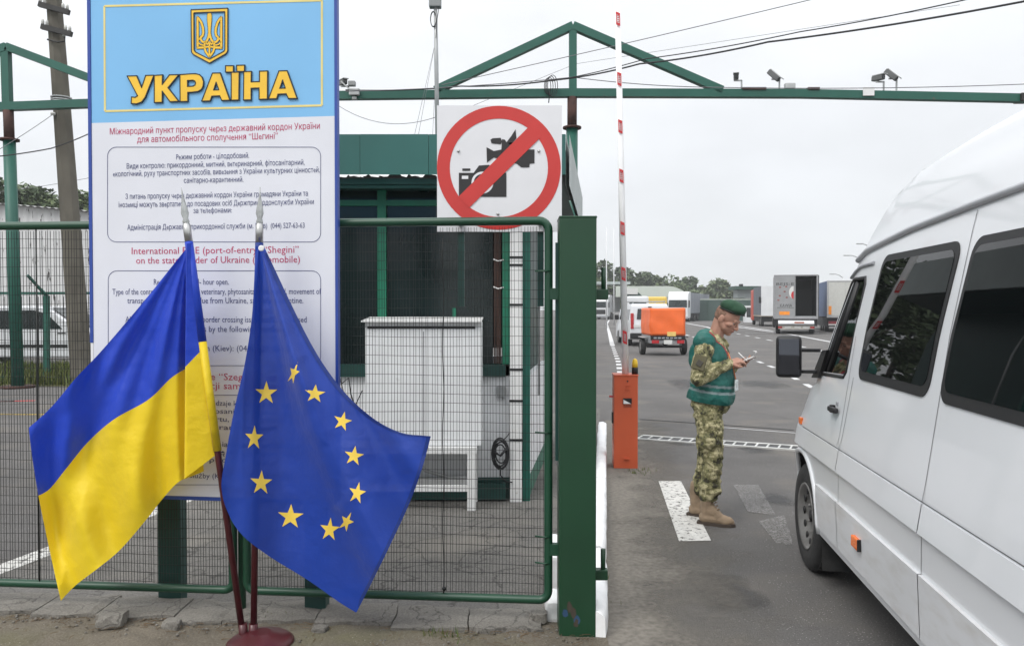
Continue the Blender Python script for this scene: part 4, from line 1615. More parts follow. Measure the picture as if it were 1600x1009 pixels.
text_into(b, "CAME", KP(980.5, 634) + V(0, -.006, 0), V(1, 0, 0), V(0, 0, 1), .085, .042, 0, .02)
b.build("emblem", [M_black, MATS["white_painted_metal"]], t)
MB().lathe([(.009, 0), (.009, .004)], KP(980.5, 595.5), 12, 0, V(0, -1, 0)).build("key_lock", M_black, t)
b = MB()
for yy in (602, 608):
    b.bar(KP(977, yy) + V(0, -.006, 0), KP(984, yy) + V(0, -.006, 0), .008, .006)
b.bar(KP(975, 716) + V(0, -.006, 0), KP(983, 716) + V(0, -.006, 0), .05, .004)
b.build("embossed_plate", M_orange, t)
MB().bar(W(952, 619, KY + .1), W(961, 619, KY + .1), .03, .018).build("side_handle", M_redpaint, t)
MB().bbox(W(957.5, 652, KY + .12), (.02, .06, .12), .005).build("side_socket", M_black, t)
arm0, arm1 = W(977.5, 592, KY + .13), W(963.5, -60, KY + .13)
b = MB()
b.tube([arm0, lerp(arm0, arm1, .5), arm1], [.036, .034, .028], 14)
arm = b.build("barrier_arm", mat("arm_white", (.85, .85, .85), rough=.4, var=.04), t)
da = (arm1 - arm0).normalized()
ax = V(da.z, 0, -da.x)
for yy in (30, 124, 198, 275, 357, 428, 527):
    c = W(977.5 - 14 * (592 - yy) / 652 + .2, yy, KY + .09)
    h2 = 11.5 / 147
    w2 = .022
    outr = [c + da * h2 - ax * w2, c + da * (h2 * .75) + ax * w2, c - da * h2 + ax * w2, c - da * (h2 * .75) - ax * w2]
    inn = [c + (p - c) * .62 for p in outr]
    bb = MB()
    bb.poly(outr, 0, [inn], .006, KF)
    for k in (-.35, -.1, .15, .4):
        p = c + da * h2 * k * 1.1
        bb.bar(p - ax * .009 + V(0, -.003, 0), p + ax * .009 + V(0, -.003, 0), .011, .004)
    bb.build("red_mark", M_redpaint, arm)
lt = thing("warning_lamp", "yellow and black flashing lamp on top of the orange barrier", "lamp", W(992, 587, KY + .08))
c = W(992, 587, KY + .08) + V(0, 0, .012)
MB().lathe([(.034, 0), (.034, .075), (.03, .08)], c, 16).build("lamp_base", M_black, lt)
MB().lathe([(.031, .078), (.031, .12), (.024, .16), (.006, .175)], c, 16).build("lamp_lens", M_yellow, lt)

# ------------------------------------------------------------------ gantry over the road
GY = 17.2
t = thing("road_gantry", "green steel gantry with gable trusses spanning the road", "gantry", (W(893, 500, GY).x, GY, 0))
bh = .17
def gp(x_, y_): return W(x_, y_, GY)
lp_ = [(-260, 176), (12, 167), (150, 162), (530, 150), (893, 146), (1250, 147), (1640, 155)]
for i_ in range(len(lp_) - 1):
    MB().bar(gp(*lp_[i_]), gp(*lp_[i_ + 1]), bh, bh).build("cross_beam", M_teal, t)
for a_, c_ in (((680, 142), (895, 41)), ((895, 41), (1128, 142)), ((12, 74), (232, 157)), ((12, 74), (-220, 165))):
    MB().bar(gp(*a_), gp(*c_), bh, bh * .95).build("truss_chord", M_teal, t)
MB().bar(gp(895, 141), gp(895, 46), bh * .95, bh * .9, up=V(0, 1, 0)).build("king_post", M_teal, t)
MB().bar(gp(12, 162), gp(9, 70), bh * .95, bh * .9, up=V(0, 1, 0)).build("king_post", M_teal, t)
M_rust = mat("rusty_post", (.055, .022, .016), rough=.8, var=.4, scale=6)
for (tx, ty), (bx, by_) in (((894, 152), (892, 600)), ((13, 173), (28, 606)), ((1640, 160), (1646, 606))):
    tp_, bt_ = gp(tx, ty), gp(bx, by_)
    bt_.z = 0
    q = lerp(tp_, bt_, .105)
    ps = MB().tube([tp_, q], .105, 12).build("post_top", M_rust, t)
    MB().tube([q, bt_], .125, 14).build("post", M_teal, t)
    MB().lathe([(.2, -.02), (.2, .02)], q, 14).build("post_collar", M_rust, ps)
    MB().lathe([(.33, 0), (.33, .05)], V(bt_.x, bt_.y, 0), 14).build("foot_plate", M_rust, t)
b = MB()
b.span(gp(1590, 148) + V(0, -.15, 0), gp(1606, 160) + V(0, .15, 0))
b.build("joint_plate", M_iron, t)
for xa, xb in ((1158, 1195), (1260, 1278)):
    MB().span(gp(xa, 138.5) + V(0, -.11, 0), gp(xb, 142) + V(0, .11, 0)).build("bracket_plate", M_rust, t)
M_dkcam = mat('dark_camera', (.10, .105, .105), rough=.5)
def cctv(px, py, yaw, tilt, label, size=1.0, style=0):
    size *= .82
    p = gp(px, 143)
    p.z = gp(px, py).z
    zb = gp(px, 141.5).z
    t = thing("surveillance_camera", label, "camera", V(p.x, GY, zb), "surveillance cameras on the gantry")
    b = MB()
    b.bar(V(p.x + .12, GY, zb), V(p.x + .12, GY, p.z - .03), .03, .03)
    b.bar(V(p.x + .13, GY, p.z - .03), V(p.x - .05, GY, p.z - .03), .03, .03)
    b.build("mount", M_galv, t)
    dirv = V(math.sin(R(yaw)), -math.cos(R(yaw)), -math.tan(R(tilt))).normalized()
    rot = dirv.to_track_quat('Y', 'Z').to_matrix()
    c = V(p.x, GY, p.z + .05)
    MB().bbox(c, (.13 * size, .36 * size, .13 * size), .02, 0, rot).build("housing", M_dkcam, t)
    MB().bbox(c + rot @ V(0, .04, .075 * size), (.15 * size, .40 * size, .02), .006, 0, rot).build("sun_shield", M_galv, t)
    MB().lathe([(.045 * size, 0), (.045 * size, .012)], c + rot @ V(0, .18 * size, 0), 12, 0, rot @ V(0, 1, 0)).build("lens", M_darkglass, t)
cctv(1150, 124, -15, 8, "dark camera on the gantry nearest to the gable end", 1.0)
cctv(1209, 122, 50, 45, "upward tilted camera beside the silver tube on the gantry", 1.05)
cctv(1372, 126, 20, 5, "small camera right above the white box on the gantry")
cctv(1392, 121, 50, 45, "camera tilted upward at the right of the white box", 1.05)
cctv(536, 133, 30, 5, "camera just right of the notice board on the gantry")
tag(MB().span(gp(1345, 139) + V(0, -.13, 0), gp(1362, 152) + V(0, -.10, 0)).build("control_box", M_white_p), "white box fixed to the front of the gantry beam", "box")
tag(MB().bbox(gp(1234, 135) + V(0, 0, 0), (.22, .12, .12), .02).build("silver_tube_lamp", M_galv), "silver tube lamp lying on the gantry between two cameras", "lamp")
for (px, py, s_) in ((552, 134, .13), (556, 147, .20), (556, 156, .1)):
    pass
t = thing("floodlight", "grey floodlight cluster on the gantry near the notice board", "floodlight", gp(555, 146))
MB().bbox(gp(556, 147) + V(0, -.16, 0), (.22, .1, .15), .015).build("gear_box", M_galv, t)
MB().bbox(gp(552, 134) + V(0, -.14, 0), (.15, .14, .10), .015).build("lamp_head", M_greycam, t)
MB().bbox(gp(556, 157) + V(0, -.14, 0), (.10, .1, .06), .01).build("lamp_foot", M_greycam, t)
MB().bar(gp(535, 130) + V(0, -.14, 0), gp(553, 148) + V(0, -.14, 0), .025).build("arm", M_galv, t)

# ------------------------------------------------------------------ overhead wires
def wire(label, pts, r_, sag=0.0, m=M_cable):
    P_ = [W(*p) for p in pts]
    out_ = []
    for i_ in range(len(P_) - 1):
        for k in range(12):
            q = k / 12
            p = P_[i_].lerp(P_[i_ + 1], q)
            p.z -= sag * 4 * q * (1 - q)
            out_.append(p)
    out_.append(P_[-1])
    b = MB()
    b.tube(out_, r_, 5, caps=False)
    return tag(b.build("overhead_wire", m), label, "wire")
wire("heavy black cable running from the gantry beam up to the top right", [(540, 141, 17.0), (720, 135, 17.0), (862, 126, 17.0), (1000, 100, 15.5), (1200, 66, 13.5), (1640, -5, 11)], .016, .04)
wire("black cable just above the heavy one crossing the gable", [(862, 127, 17.0), (1010, 92, 15), (1250, 50, 13), (1560, -12, 11)], .010, .03)
wire("thin straight wire rising over the gable peak", [(690, 133, 17.05), (1300, -8, 14)], .008, .02, M_thin)
wire("thin wire lying along the gantry beam to the right", [(540, 143, 16.9), (895, 121, 16.9), (1130, 137, 16.9), (1620, 131, 16.9)], .009, .05, M_thin)
wire("thin sagging wire below the gantry beside the light mast", [(528, 165, 16), (690, 180, 14)], .006, .25, M_thin)
wire("faint wire crossing behind the sign below the beam", [(735, 167, 20), (900, 100, 24), (1500, 8, 22)], .006, .0, M_thin)
wire("thin wire from the white insulator down to the left", [(84, 178, 18), (-30, 250, 15)], .007, .03, M_thin)
wire("black cable left of the board dipping towards the pole", [(-30, 247, 15), (80, 232, 16), (150, 204, 17)], .012, .02)
wire("faint wire low over the white wall", [(-20, 302, 30), (150, 276, 30)], .009, .05, M_thin)
b = MB()
c = gp(859, 138) + V(0, -.14, 0)
for k in range(4):
    b.tube([c + V(math.cos(R(a)) * (.07 + .012 * k) + .05 * (k - 1.5) * .7, -.01 * k, math.sin(R(a)) * (.17 + .02 * k)) for a in range(0, 361, 20)], .008, 5, caps=False)
b.tube([c + V(0, 0, -.05), c + V(-.03, 0, -.35)], .012, 5)
tag(b.build("cable_coil", M_cable), "coil of spare cable hanging on the gantry left of its middle post", "cable")

# ------------------------------------------------------------------ left side: pole, car, wall, inner fence
UY = 17.9
t = thing("utility_pole", "leaning old concrete utility pole with insulators on crossarms", "utility pole", V(W(128, 560, UY).x, UY, 0))
u0, u1 = W(129, 602, UY), W(80, -60, UY)
u0.z = -.02
b = MB()
b.tube([u0, lerp(u0, u1, .5), u1], [.235, .20, .155], 8, smooth=False)
b.build("shaft", M_concrete, t)
for (xa, ya), (xb, yb) in (((61, 7), (108, 20)), ((65, 42), (112, 54))):
    a_, c_ = W(xa, ya, UY - .22), W(xb, yb, UY - .22)
    arm = MB().bar(a_, c_, .09, .11).build("crossarm", M_iron, t)
    for q in (.04, .18, .80, .94):
        p = lerp(a_, c_, q)
        MB().lathe([(.012, .02), (.012, .06), (.035, .07), (.03, .10), (.036, .11), (.026, .16), (.01, .175)], p, 10).build("insulator", M_insul, arm)
MB().tube([W(74, 62, UY - .2), W(90, 66, UY - .24), W(101, 65, UY - .2), W(101, 58, UY - .2)], .02, 6).build("hook", M_iron, t)
MB().lathe([(.035, 0), (.03, .04), (.036, .05), (.02, .1)], W(100, 57, UY - .2), 10).build("insulator", M_insul, t)
MB().lathe([(.05, -.03), (.055, 0), (.05, .03)], W(83, 178, UY - .2), 10).build("insulator", M_insul, t)
for yy in (153, 157, 160):
    c = u0.lerp(u1, (602 - yy) / 662)
    MB().lathe([(.222, 0), (.222, .03)], c, 10).build("wire_band", M_galv, t)

# white painted corrugated wall behind
def peel_mat():
    m = mat("peeling_white_sheet", (.60, .60, .60), rough=.75, var=.08, scale=2, col2=(.06, .055, .05), thr=(.60, .63), stretch=(1.6, 1, .32), bump=.2, bscale=9)
    return m
QY = 34.0
t = thing("corrugated_wall", "white corrugated shed wall with peeling paint behind the car", "wall", (-25, QY, 0))
xa, xb = -36, -10
ztl, ztr = W(0, 320, QY).z, W(150, 333, QY).z
b = MB()
n = 400
def cz(x_): return lerp(ztl, ztr, (x_ + 21.8) / 4.1)
def cw(u, v):
    x_ = lerp(xa, xb, u)
    return V(x_, QY + .03 * math.sin(x_ * 21), lerp(0, cz(x_), v))
b.grid(cw, n, 2)
b.build("wall_sheet", peel_mat(), t)
b = MB()
def cr_(u, v):
    x_ = lerp(xa, xb, u)
    return V(x_, lerp(QY - .35, QY + 9, v), cz(x_) + .03 + .03 * math.sin(x_ * 21) + v * .35)
b.grid(cr_, 700, 2)
b.build("roof_sheet", mat("grey_corrugated_roof", (.30, .30, .29), rough=.7, var=.2), t)

# parked white people carrier, facing right
def side_prism(b, prof, y0, y1, m=0, inset=None):
    """A side outline (x, z) carried across from y0 to y1."""
    n = len(prof)
    vs = [V(x_, y0, z_) for x_, z_ in prof] + [V(x_, y1, z_) for x_, z_ in prof]
    b.add(vs, [list(range(n)), list(range(n, 2 * n))[::-1]] + [(i_, (i_ + 1) % n, n + (i_ + 1) % n, n + i_) for i_ in range(n)], m)
VY = 23.4
def wheel_parts(root, c, r_, wd_, axis, local=True, rimr=.62):
    tb = MB()
    tb.lathe([(r_ * .62, -wd_ / 2), (r_ * .9, -wd_ / 2), (r_, -wd_ * .32), (r_, wd_ * .32), (r_ * .9, wd_ / 2), (r_ * .62, wd_ / 2)], c, 28, 0, axis, caps=False)
    ty = tb.build("wheel", M_rubber, root, local)
    rb = MB()
    rb.lathe([(.02, -wd_ * .46), (r_ * .16, -wd_ * .46), (r_ * .2, -wd_ * .40), (r_ * .48, -wd_ * .36), (r_ * .6, -wd_ * .47), (r_ * .62, -wd_ * .47)], c, 24, 0, axis)
    rb.lathe([(.02, wd_ * .46), (r_ * .16, wd_ * .46), (r_ * .2, wd_ * .40), (r_ * .48, wd_ * .36), (r_ * .6, wd_ * .47), (r_ * .62, wd_ * .47)], c, 24, 0, axis)
    rb.build("rim", M_rim, ty, local)
    return ty
x0 = W(-80, 570, VY).x
x1 = W(178, 570, VY).x
Lc = x1 - x0
t = thing("parked_minivan", "white people carrier parked along the white wall at the far left", "car", ((x0 + x1) / 2, VY, 0))
def cx(u): return lerp(x0, x1, u)
b = MB()
prof = [(0.0, .35), (.0, .95), (.02, 1.2), (.045, 1.68), (.09, 1.78), (.52, 1.80), (.60, 1.74), (.78, 1.14), (.95, .95), (.99, .8), (1.0, .4), (.97, .28), (.02, .28)]
side_prism(b, [(cx(u), z_) for u, z_ in prof], VY, VY + 1.75)
bm_o = b.build("body", M_vanwhite, t)
bv = bm_o.modifiers.new("b", 'BEVEL')
bv.width = .06
bv.segments = 3
b = MB()
for pl in ([(.06, 1.12), (.065, 1.62), (.14, 1.66), (.14, 1.12)], [(.15, 1.12), (.15, 1.66), (.375, 1.66), (.375, 1.12)], ):
    b.poly([V(cx(u), VY - .004, z_) for u, z_ in pl], 0, (), .01, V(0, -1, 0))
b.build("side_window", M_boothglass, t)
b = MB()
b.poly([V(cx(u), VY - .004, z_) for u, z_ in [(.392, 1.12), (.395, 1.66), (.52, 1.67), (.60, 1.56), (.69, 1.12)]], 0, (), .01, V(0, -1, 0))
b.build("door_window", M_boothglass, t)
b = MB()
b.add([V(cx(.61), VY + .15, 1.75), V(cx(.61), VY + 1.6, 1.75), V(cx(.785), VY + 1.65, 1.17), V(cx(.785), VY + .1, 1.17)], [(0, 1, 2, 3)])
b.build("windscreen", M_boothglass, t)
b = MB()
b.bar(V(cx(.02), VY - .006, .62), V(cx(.72), VY - .006, .62), .03, .09, up=V(0, 0, 1))
b.build("side_trim", M_black, t)
for u in (.37, .66):
    MB().bar(V(cx(u), VY - .01, 1.0), V(cx(u + .05), VY - .01, 1.0), .02, .03).build("door_handle", M_black, t)
for u in (.145, .86):
    for yy in (VY + .1, VY + 1.62):
        o_ = wheel_parts(t, V(cx(u), yy, .31) - V((x0 + x1) / 2, VY, 0), .31, .2, V(0, 1, 0))
b = MB()
for u in (.145, .86):
    b.lathe([(.0, 0), (.36, 0), (.36, .012), (0, .012)], V(cx(u), VY - .006, .33), 24, 0, V(0, 1, 0))
b.build("wheel_arch", M_black, t)

# inner fence by the verge
t = thing("inner_fence", "low green wire fence with a forked post before the white car", "fence", (W(76, 590, 19).x, 19, 0))
IY = 19.0
for px in (-240, 76, 330):
    a_, c_ = W(px - 3, 590, IY), W(px - 3.5, 462, IY)
    a_.z = 0
    MB().bar(a_, c_, .12, .1, up=V(0, 1, 0)).build("fence_post", M_teal, t)
    MB().bar(c_ + V(0, -.01, 0), W(px - 33, 430, IY - .5), .05).build("forked_arm", M_teal, t)
    MB().bar(c_ + V(0, .01, 0), W(px - 12, 452, IY + .5), .05).build("forked_arm", M_teal, t)
MB().bar(W(-240, 458, IY), W(330, 458, IY), .06).build("top_rail", M_teal, t)
MB().bar(W(-240, 588, IY), W(330, 590, IY), .05).build("bottom_rail", M_teal, t)
b = MB()
xx = -14.5
while xx < -7.2:
    b.bar(V(xx, IY, .12), V(xx, IY, 2.0), .012)
    xx += .2
for z_ in (.5, .9, 1.3, 1.7):
    b.bar(V(-14.5, IY, z_), V(-7.2, IY, z_), .01)
b.build("fence_wires", M_wire, t)

# ------------------------------------------------------------------ white van in the foreground (x: from its left side inwards, y: forwards, z: up)
TH = math.atan(.1326)
van = thing("minibus_van", "large white high roof minibus waiting beside the soldier", "van", (1.92, 5.33, 0), rz=-TH)
VW = 1.94
PROF = [(.2, .05), (.34, .012), (.38, 0), (.95, 0), (1.0, .015), (1.2, .05), (1.6, .12), (2.0, .21), (2.1, .235), (2.3, .30), (2.5, .42), (2.6, .62), (2.66, .97)]
def voff(z):
    if z <= PROF[0][0]: return PROF[0][1]
    for (a_, b_), (c_, d_) in zip(PROF, PROF[1:]):
        if z <= c_: return b_ + (d_ - b_) * (z - a_) / (c_ - a_)
    return .97
def pw(tab, s_):
    if s_ <= tab[0][0]: return tab[0][1]
    for (a_, b_), (c_, d_) in zip(tab, tab[1:]):
        if s_ <= c_: return b_ + (d_ - b_) * (s_ - a_) / (c_ - a_)
    return tab[-1][1]
ZTOP = [(-4.7, 2.60), (-2.2, 2.63), (-1.7, 2.61), (-1.4, 2.57), (-1.15, 2.50), (-1.0, 2.43), (-.88, 2.34), (-.8, 2.26), (-.72, 2.16), (-.64, 2.05), (-.58, 1.95), (-.52, 1.83), (-.40, 1.56), (-.28, 1.30), (-.22, 1.255), (.1, 1.21), (.36, 1.14), (.62, 1.03), (.74, .93), (.80, .82), (.83, .66)]
def vtap(s_, z=.5):
    t_ = max(0, s_ - pw([(.9, .02), (1.1, -.10), (1.3, -.22), (2.0, -.6)], z))
    return .24 * t_ + .20 * t_ * t_
def side_x(s_, z): return voff(z) + vtap(s_, z)
def ring_at(s_):
    zt_ = sum(pw(ZTOP, s_ + q_ * .022) for q_ in range(-3, 4)) / 7 if s_ < .5 else pw(ZTOP, s_)
    lo = .34
    zs_ = min(zt_ - .05, 2.42)
    pts = []
    N1, N2 = 22, 9
    for k in range(N1 + 1):
        z = lerp(lo, zs_, k / N1)
        pts.append((side_x(s_, z), z))
    x0_ = pts[-1][0]
    for k in range(1, N2 + 1):
        a = math.pi / 2 * k / N2
        pts.append((x0_ + (.97 - x0_) * (1 - math.cos(a)), zs_ + (zt_ - zs_) * math.sin(a)))
    return pts + [(VW - p[0], p[1]) for p in pts[::-1][1:]]
b = MB()
SS = [-4.7, -4.68, -4.0, -3.2, -2.6, -2.2, -1.9, -1.7, -1.55, -1.45, -1.35, -1.25, -1.17, -1.1, -1.04, -.97, -.91, -.85, -.81, -.78, -.75, -.72, -.68, -.64, -.61, -.58, -.55, -.52, -.46, -.40, -.34, -.28, -.25, -.22, -.1, 0, .12, .24, .36, .42, .52, .62, .69, .74, .78, .80, .83]
rings = []
for s_ in SS:
    r_ = ring_at(s_)
    rings.append([V(p[0], s_, p[1]) for p in r_])
n = len(rings[0])
vs = [p for r_ in rings for p in r_]
fs = []
for i_ in range(len(rings) - 1):
    for k in range(n):
        k2 = (k + 1) % n
        fs.append((i_ * n + k, (i_ + 1) * n + k, (i_ + 1) * n + k2, i_ * n + k2))
fs.append(list(range(n)))
fs.append([(len(rings) - 1) * n + k for k in range(n)][::-1])
b.add(vs, fs, 0, True)
raw = b.build("van_raw", [M_vanwhite, M_dark_int], None, True)
def cutter(polyyz, x0_, x1_, m=1):
    cb_ = MB()
    k = len(polyyz)
    cb_.add([V(x0_, p[0], p[1]) for p in polyyz] + [V(x1_, p[0], p[1]) for p in polyyz],
            [list(range(k)), [k + i_ for i_ in range(k)][::-1]] + [(i_, (i_ + 1) % k, k + (i_ + 1) % k, k + i_) for i_ in range(k)], 0)
    return cb_.build("cut", [M_dark_int], None, True)
cuts = [cutter([(-1.30, .75), (.0, .75), (.0, 1.14), (-.33, 1.22), (-.62, 1.86), (-1.30, 1.90)], .27, VW - .27),
        cutter([(-.345, 1.31), (-.845, 1.33), (-.845, 1.865), (-.80, 1.88), (-.62, 1.87)], -.5, VW + .5),
        cutter([(-.42, 1.31), (-.20, 1.31), (-.40, 1.86), (-.70, 1.86)], .34, VW - .34)]
wb = MB()
wb.lathe([(.40, -.3), (.40, .34)], (.0, -.12, .36), 32, 0, V(1, 0, 0))
wb.lathe([(.40, -.34), (.40, .3)], (VW, -.12, .36), 32, 0, V(1, 0, 0))
cuts.append(wb.build("cut", [M_black], None, True))
for c_ in cuts:
    md = raw.modifiers.new("b", 'BOOLEAN')
    md.object = c_
    md.operation = 'DIFFERENCE'
    md.solver = 'EXACT'
    md.material_mode = 'TRANSFER'
bpy.context.view_layer.update()
dg = bpy.context.evaluated_depsgraph_get()
me = bpy.data.meshes.new_from_object(raw.evaluated_get(dg))
me.name = "body"
for c_ in cuts + [raw]:
    bpy.data.objects.remove(c_)
body = bpy.data.objects.new("body", me)
COL.objects.link(body)
body.parent = van
try:
    me.set_sharp_from_angle(angle=R(32))
except Exception:
    pass
def spnt(s_, z, o=0.0): return V(side_x(s_, z) - o, s_, z)
def panel(b, s0, s1, z0, z1, r_, o, m=0, ncol=14, back=.02, s0f=None):
    """A rounded window panel lying on the side of the van, with a rim going back into it."""
    zz = [z0 + r_ * (1 - math.cos(math.pi / 2 * k / 6)) for k in range(7)] + [lerp(z0 + r_, z1 - r_, k / 8) for k in range(1, 8)] + [z1 - r_ * (1 - math.sin(math.pi / 2 * k / 6)) for k in range(7)]
    rows = []
    for z in zz:
        d_ = 0
        if z < z0 + r_: d_ = r_ - math.sqrt(max(0, r_ * r_ - (z0 + r_ - z) ** 2))
        if z > z1 - r_: d_ = r_ - math.sqrt(max(0, r_ * r_ - (z - z1 + r_) ** 2))
        sh = s0f(z) if s0f else 0
        a_, c_ = s0 - d_ + sh, s1 + d_
        rows.append([spnt(lerp(a_, c_, k / ncol), z, o) for k in range(ncol + 1)])
    o_ = len(b.v)
    nc = ncol + 1
    b.add([p for r in rows for p in r], [(i_ * nc + k, i_ * nc + k + 1, (i_ + 1) * nc + k + 1, (i_ + 1) * nc + k) for i_ in range(len(rows) - 1) for k in range(ncol)], m, True)
    per = rows[0] + [r[-1] for r in rows[1:]] + rows[-1][::-1][1:] + [r[0] for r in rows[::-1][1:-1]]
    k = len(per)
    b.add(per + [p + V(back, 0, 0) for p in per], [(i_, (i_ + 1) % k, k + (i_ + 1) % k, k + i_) for i_ in range(k)], m)
M_gasket = mat("window_gasket", (.010, .010, .011), rough=.55, var=.1)
for s0, s1 in ((-1.075, -2.045), (-2.165, -3.30), (-3.42, -4.5)):
    fr = MB()
    panel(fr, s0, s1, 1.33, 1.985, .075, .006)
    fo = fr.build("window_frame", M_gasket, van, True)
    g_ = MB()
    panel(g_, s0 - .032, s1 + .032, 1.375, 1.950, .055, .0085, back=.004)
    g_.build("window_pane", M_vanglass, fo, True)
# driver's door window: rim, divider, pane
dw = [(-.325, 1.295), (-.82, 1.315), (-.852, 1.345), (-.858, 1.84), (-.83, 1.878), (-.62, 1.876), (-.585, 1.85)]
b = MB()
pts = [spnt(s_, z, -.002) for s_, z in dw]
b.tube(pts + [pts[0]], .011, 8)
fr = b.build("window_frame", M_gasket, van, True)
MB().tube([spnt(-.44, 1.31, -.02), spnt(-.66, 1.86, -.02)], .022, 8).build("divider", M_black, fr, True)
b = MB()
b.poly([spnt(s_, z, -.012) for s_, z in [(-.35, 1.31), (-.845, 1.33), (-.845, 1.86), (-.62, 1.87)]], 0)
b.build("window_pane", M_clear, fr, True)
b = MB()
b.add([V(.33, -.305, 1.31), V(VW - .33, -.305, 1.31), V(VW - .33, -.545, 1.86), V(.33, -.545, 1.86)], [(0, 1, 2, 3)])
b.build("windscreen", M_clear, van, True)
# mirror on the door corner
MS = -.30
b = MB()
b.poly([spnt(s_, z, .006) for s_, z in [(-.20, 1.26), (-.36, 1.27), (-.44, 1.45), (-.33, 1.44)]], 0, (), .018, V(-1, 0, 0))
mb_ = b.build("mirror_bracket", M_black, van, True)
mc = V(-.125, -.30, 1.40)
for z in (1.305, 1.44):
    MB().bbox(V(-.005, -.29, z), (.15, .03, .022), .006).build("mirror_arm", M_black, mb_, True)
rm = Matrix.Rotation(R(-10), 3, 'Z')
mh = MB().bbox(mc, (.155, .085, .265), .034, 0, rm, 4).build("mirror", M_black, van, True)
for p in mh.data.polygons: p.use_smooth = True
gm = MB()
gm.bbox(mc + rm @ V(0, -.0415, 0), (.125, .006, .225), .0028, 0, rm, 2)
gm.build("mirror_glass", mat("mirror_glass", (.10, .105, .12), rough=.02, metal=1, var=.02), mh, True)
# gutter, trims, seams
def ribbon(z0, z1, s0, s1, o0, o1, m, name, parent=van, nseg=40, zf=None, round_=False):
    b = MB()
    def fn(u, v):
        s_ = lerp(s0, s1, u)
        z = lerp(z0, z1, v)
        if zf: z += zf(s_)
        o = lerp(o0, o1, v) + (.006 * math.sin(math.pi * v) if round_ else 0)
        return spnt(s_, z, o)
    b.grid(fn, nseg, 4)
    e = []
    for k in range(nseg + 1):
        s_ = lerp(s0, s1, k / nseg)
        e.append(s_)
    for v, in ((0,), (1,)):
        rows = [fn(k / nseg, v) for k in range(nseg + 1)]
        inn = [spnt(e[k], lerp(z0, z1, v) + (zf(e[k]) if zf else 0), -.004) for k in range(nseg + 1)]
        b.add(rows + inn, [(k, k + 1, nseg + 2 + k, nseg + 1 + k) for k in range(nseg)], 0)
    return b.build(name, m, parent, True)
gz = [(-4.6, 2.15), (-2.5, 2.145), (-2.1, 2.13), (-1.4, 2.095), (-1.0, 2.06), (-.75, 2.035), (-.66, 2.00), (-.62, 1.985)]
b = MB()
gs = [spnt(s_, pw(gz, s_), .008) for s_ in [lerp(-4.6, -.62, k / 60) for k in range(61)]]
b.tube(gs, .0165, 8)
b.build("roof_gutter", mat("gutter_grey", (.40, .41, .43), rough=.35, var=.05), van, True)
b = MB()
b.tube([spnt(s_, z, .006) for s_, z in ((-.93, 1.955), (-.8, 1.95), (-.70, 1.945), (-.62, 1.92), (-.565, 1.885))], .010, 6)
b.build("drip_rail", M_grey_trim, van, True)
for s0, s1 in ((.45, -.985), (-.993, -2.19), (-2.198, -4.6)):
    ribbon(.81, .925, s0, s1, .020, .002, M_vanwhite, "side_trim")
    zlow_ = .385
    if s0 < 0 or s1 < -.9:
        s0b = min(s0, -.53) if s0 > 0 else s0
        ribbon(zlow_, .645, s0b, s1, .004, .016, M_vandirty, "lower_trim")
def seam(p0, p1, name="panel_gap", wdt=.0045):
    b = MB()
    n_ = 14
    vs_ = []
    for k in range(n_ + 1):
        s_, z = lerp(p0[0], p1[0], k / n_), lerp(p0[1], p1[1], k / n_)
        hor = abs(p1[0] - p0[0]) > abs(p1[1] - p0[1])
        d_ = (0, wdt / 2) if hor else (wdt / 2, 0)
        vs_ += [spnt(s_ - d_[0], z - d_[1], .0018), spnt(s_ + d_[0], z + d_[1], .0018)]
    b.add(vs_, [(2 * k, 2 * k + 1, 2 * k + 3, 2 * k + 2) for k in range(n_)])
    b.build(name, M_seam, van, True)
for p0, p1 in (((-.99, .645), (-.99, .95)), ((-.955, .95), (-.905, 1.55)), ((-2.195, .93), (-2.105, 2.10)), ((-2.194, .645), (-2.194, .81)), ((-.14, .935), (-4.6, .935)), ((-1.0, .40), (-1.0, .645)), ((-1.005, .93), (-1.0, 1.33))):
    seam(p0, p1)
b = MB()
b.bbox(spnt(-.80, 1.128, .022), (.03, .14, .030), .01)
b.bbox(spnt(-.755, 1.128, .012), (.03, .03, .045), .006)
b.build("door_handle", M_black, van, True)
MB().bbox(spnt(-.80, 1.165, .004), (.01, .03, .018), .004).build("key_lock", M_grey_trim, van, True)
MB().bbox(spnt(-.08, .965, .004), (.02, .055, .045), .006).build("turn_signal", M_amber, van, True)
b = MB()
b.bbox(spnt(-1.385, .535, .020), (.022, .105, .055), .006)
b.build("side_marker", M_amber, van, True)
MB().bbox(spnt(-1.44, .535, .020), (.02, .012, .06), .003).build("marker_mount", M_black, van, True)
# wheel arch lip, wheel, mudflap, bumper
b = MB()
b.tube([V(side_x(-.12 + .415 * math.cos(a), .36 + .415 * math.sin(a)) + .004, -.12 + .415 * math.cos(a), .36 + .415 * math.sin(a)) for a in [R(-2 + k * 8) for k in range(24)]], .019, 8)
b.build("arch_lip", M_vanwhite, van, True)
wc = V(.135, -.12, .345)
tb = MB()
r_ = .345
tb.lathe([(r_ * .60, -.105), (r_ * .72, -.118), (r_ * .92, -.112), (r_ * .985, -.095), (r_, -.07), (r_, .07), (r_ * .985, .095), (r_ * .9, .11), (r_ * .6, .1)], wc, 40, 0, V(1, 0, 0), caps=False)
for k in range(44):                                  # tread blocks
    a = 2 * math.pi * k / 44
    rt_ = Matrix.Rotation(-a, 3, 'X')
    for xo in (-.055, 0, .055):
        tb.box(wc + V(xo, math.cos(a) * (r_ + .001), -math.sin(a) * (r_ + .001)), (.045, .010, .034), 0, rt_)
ty = tb.build("wheel", M_rubber, van, True)
rb = MB()
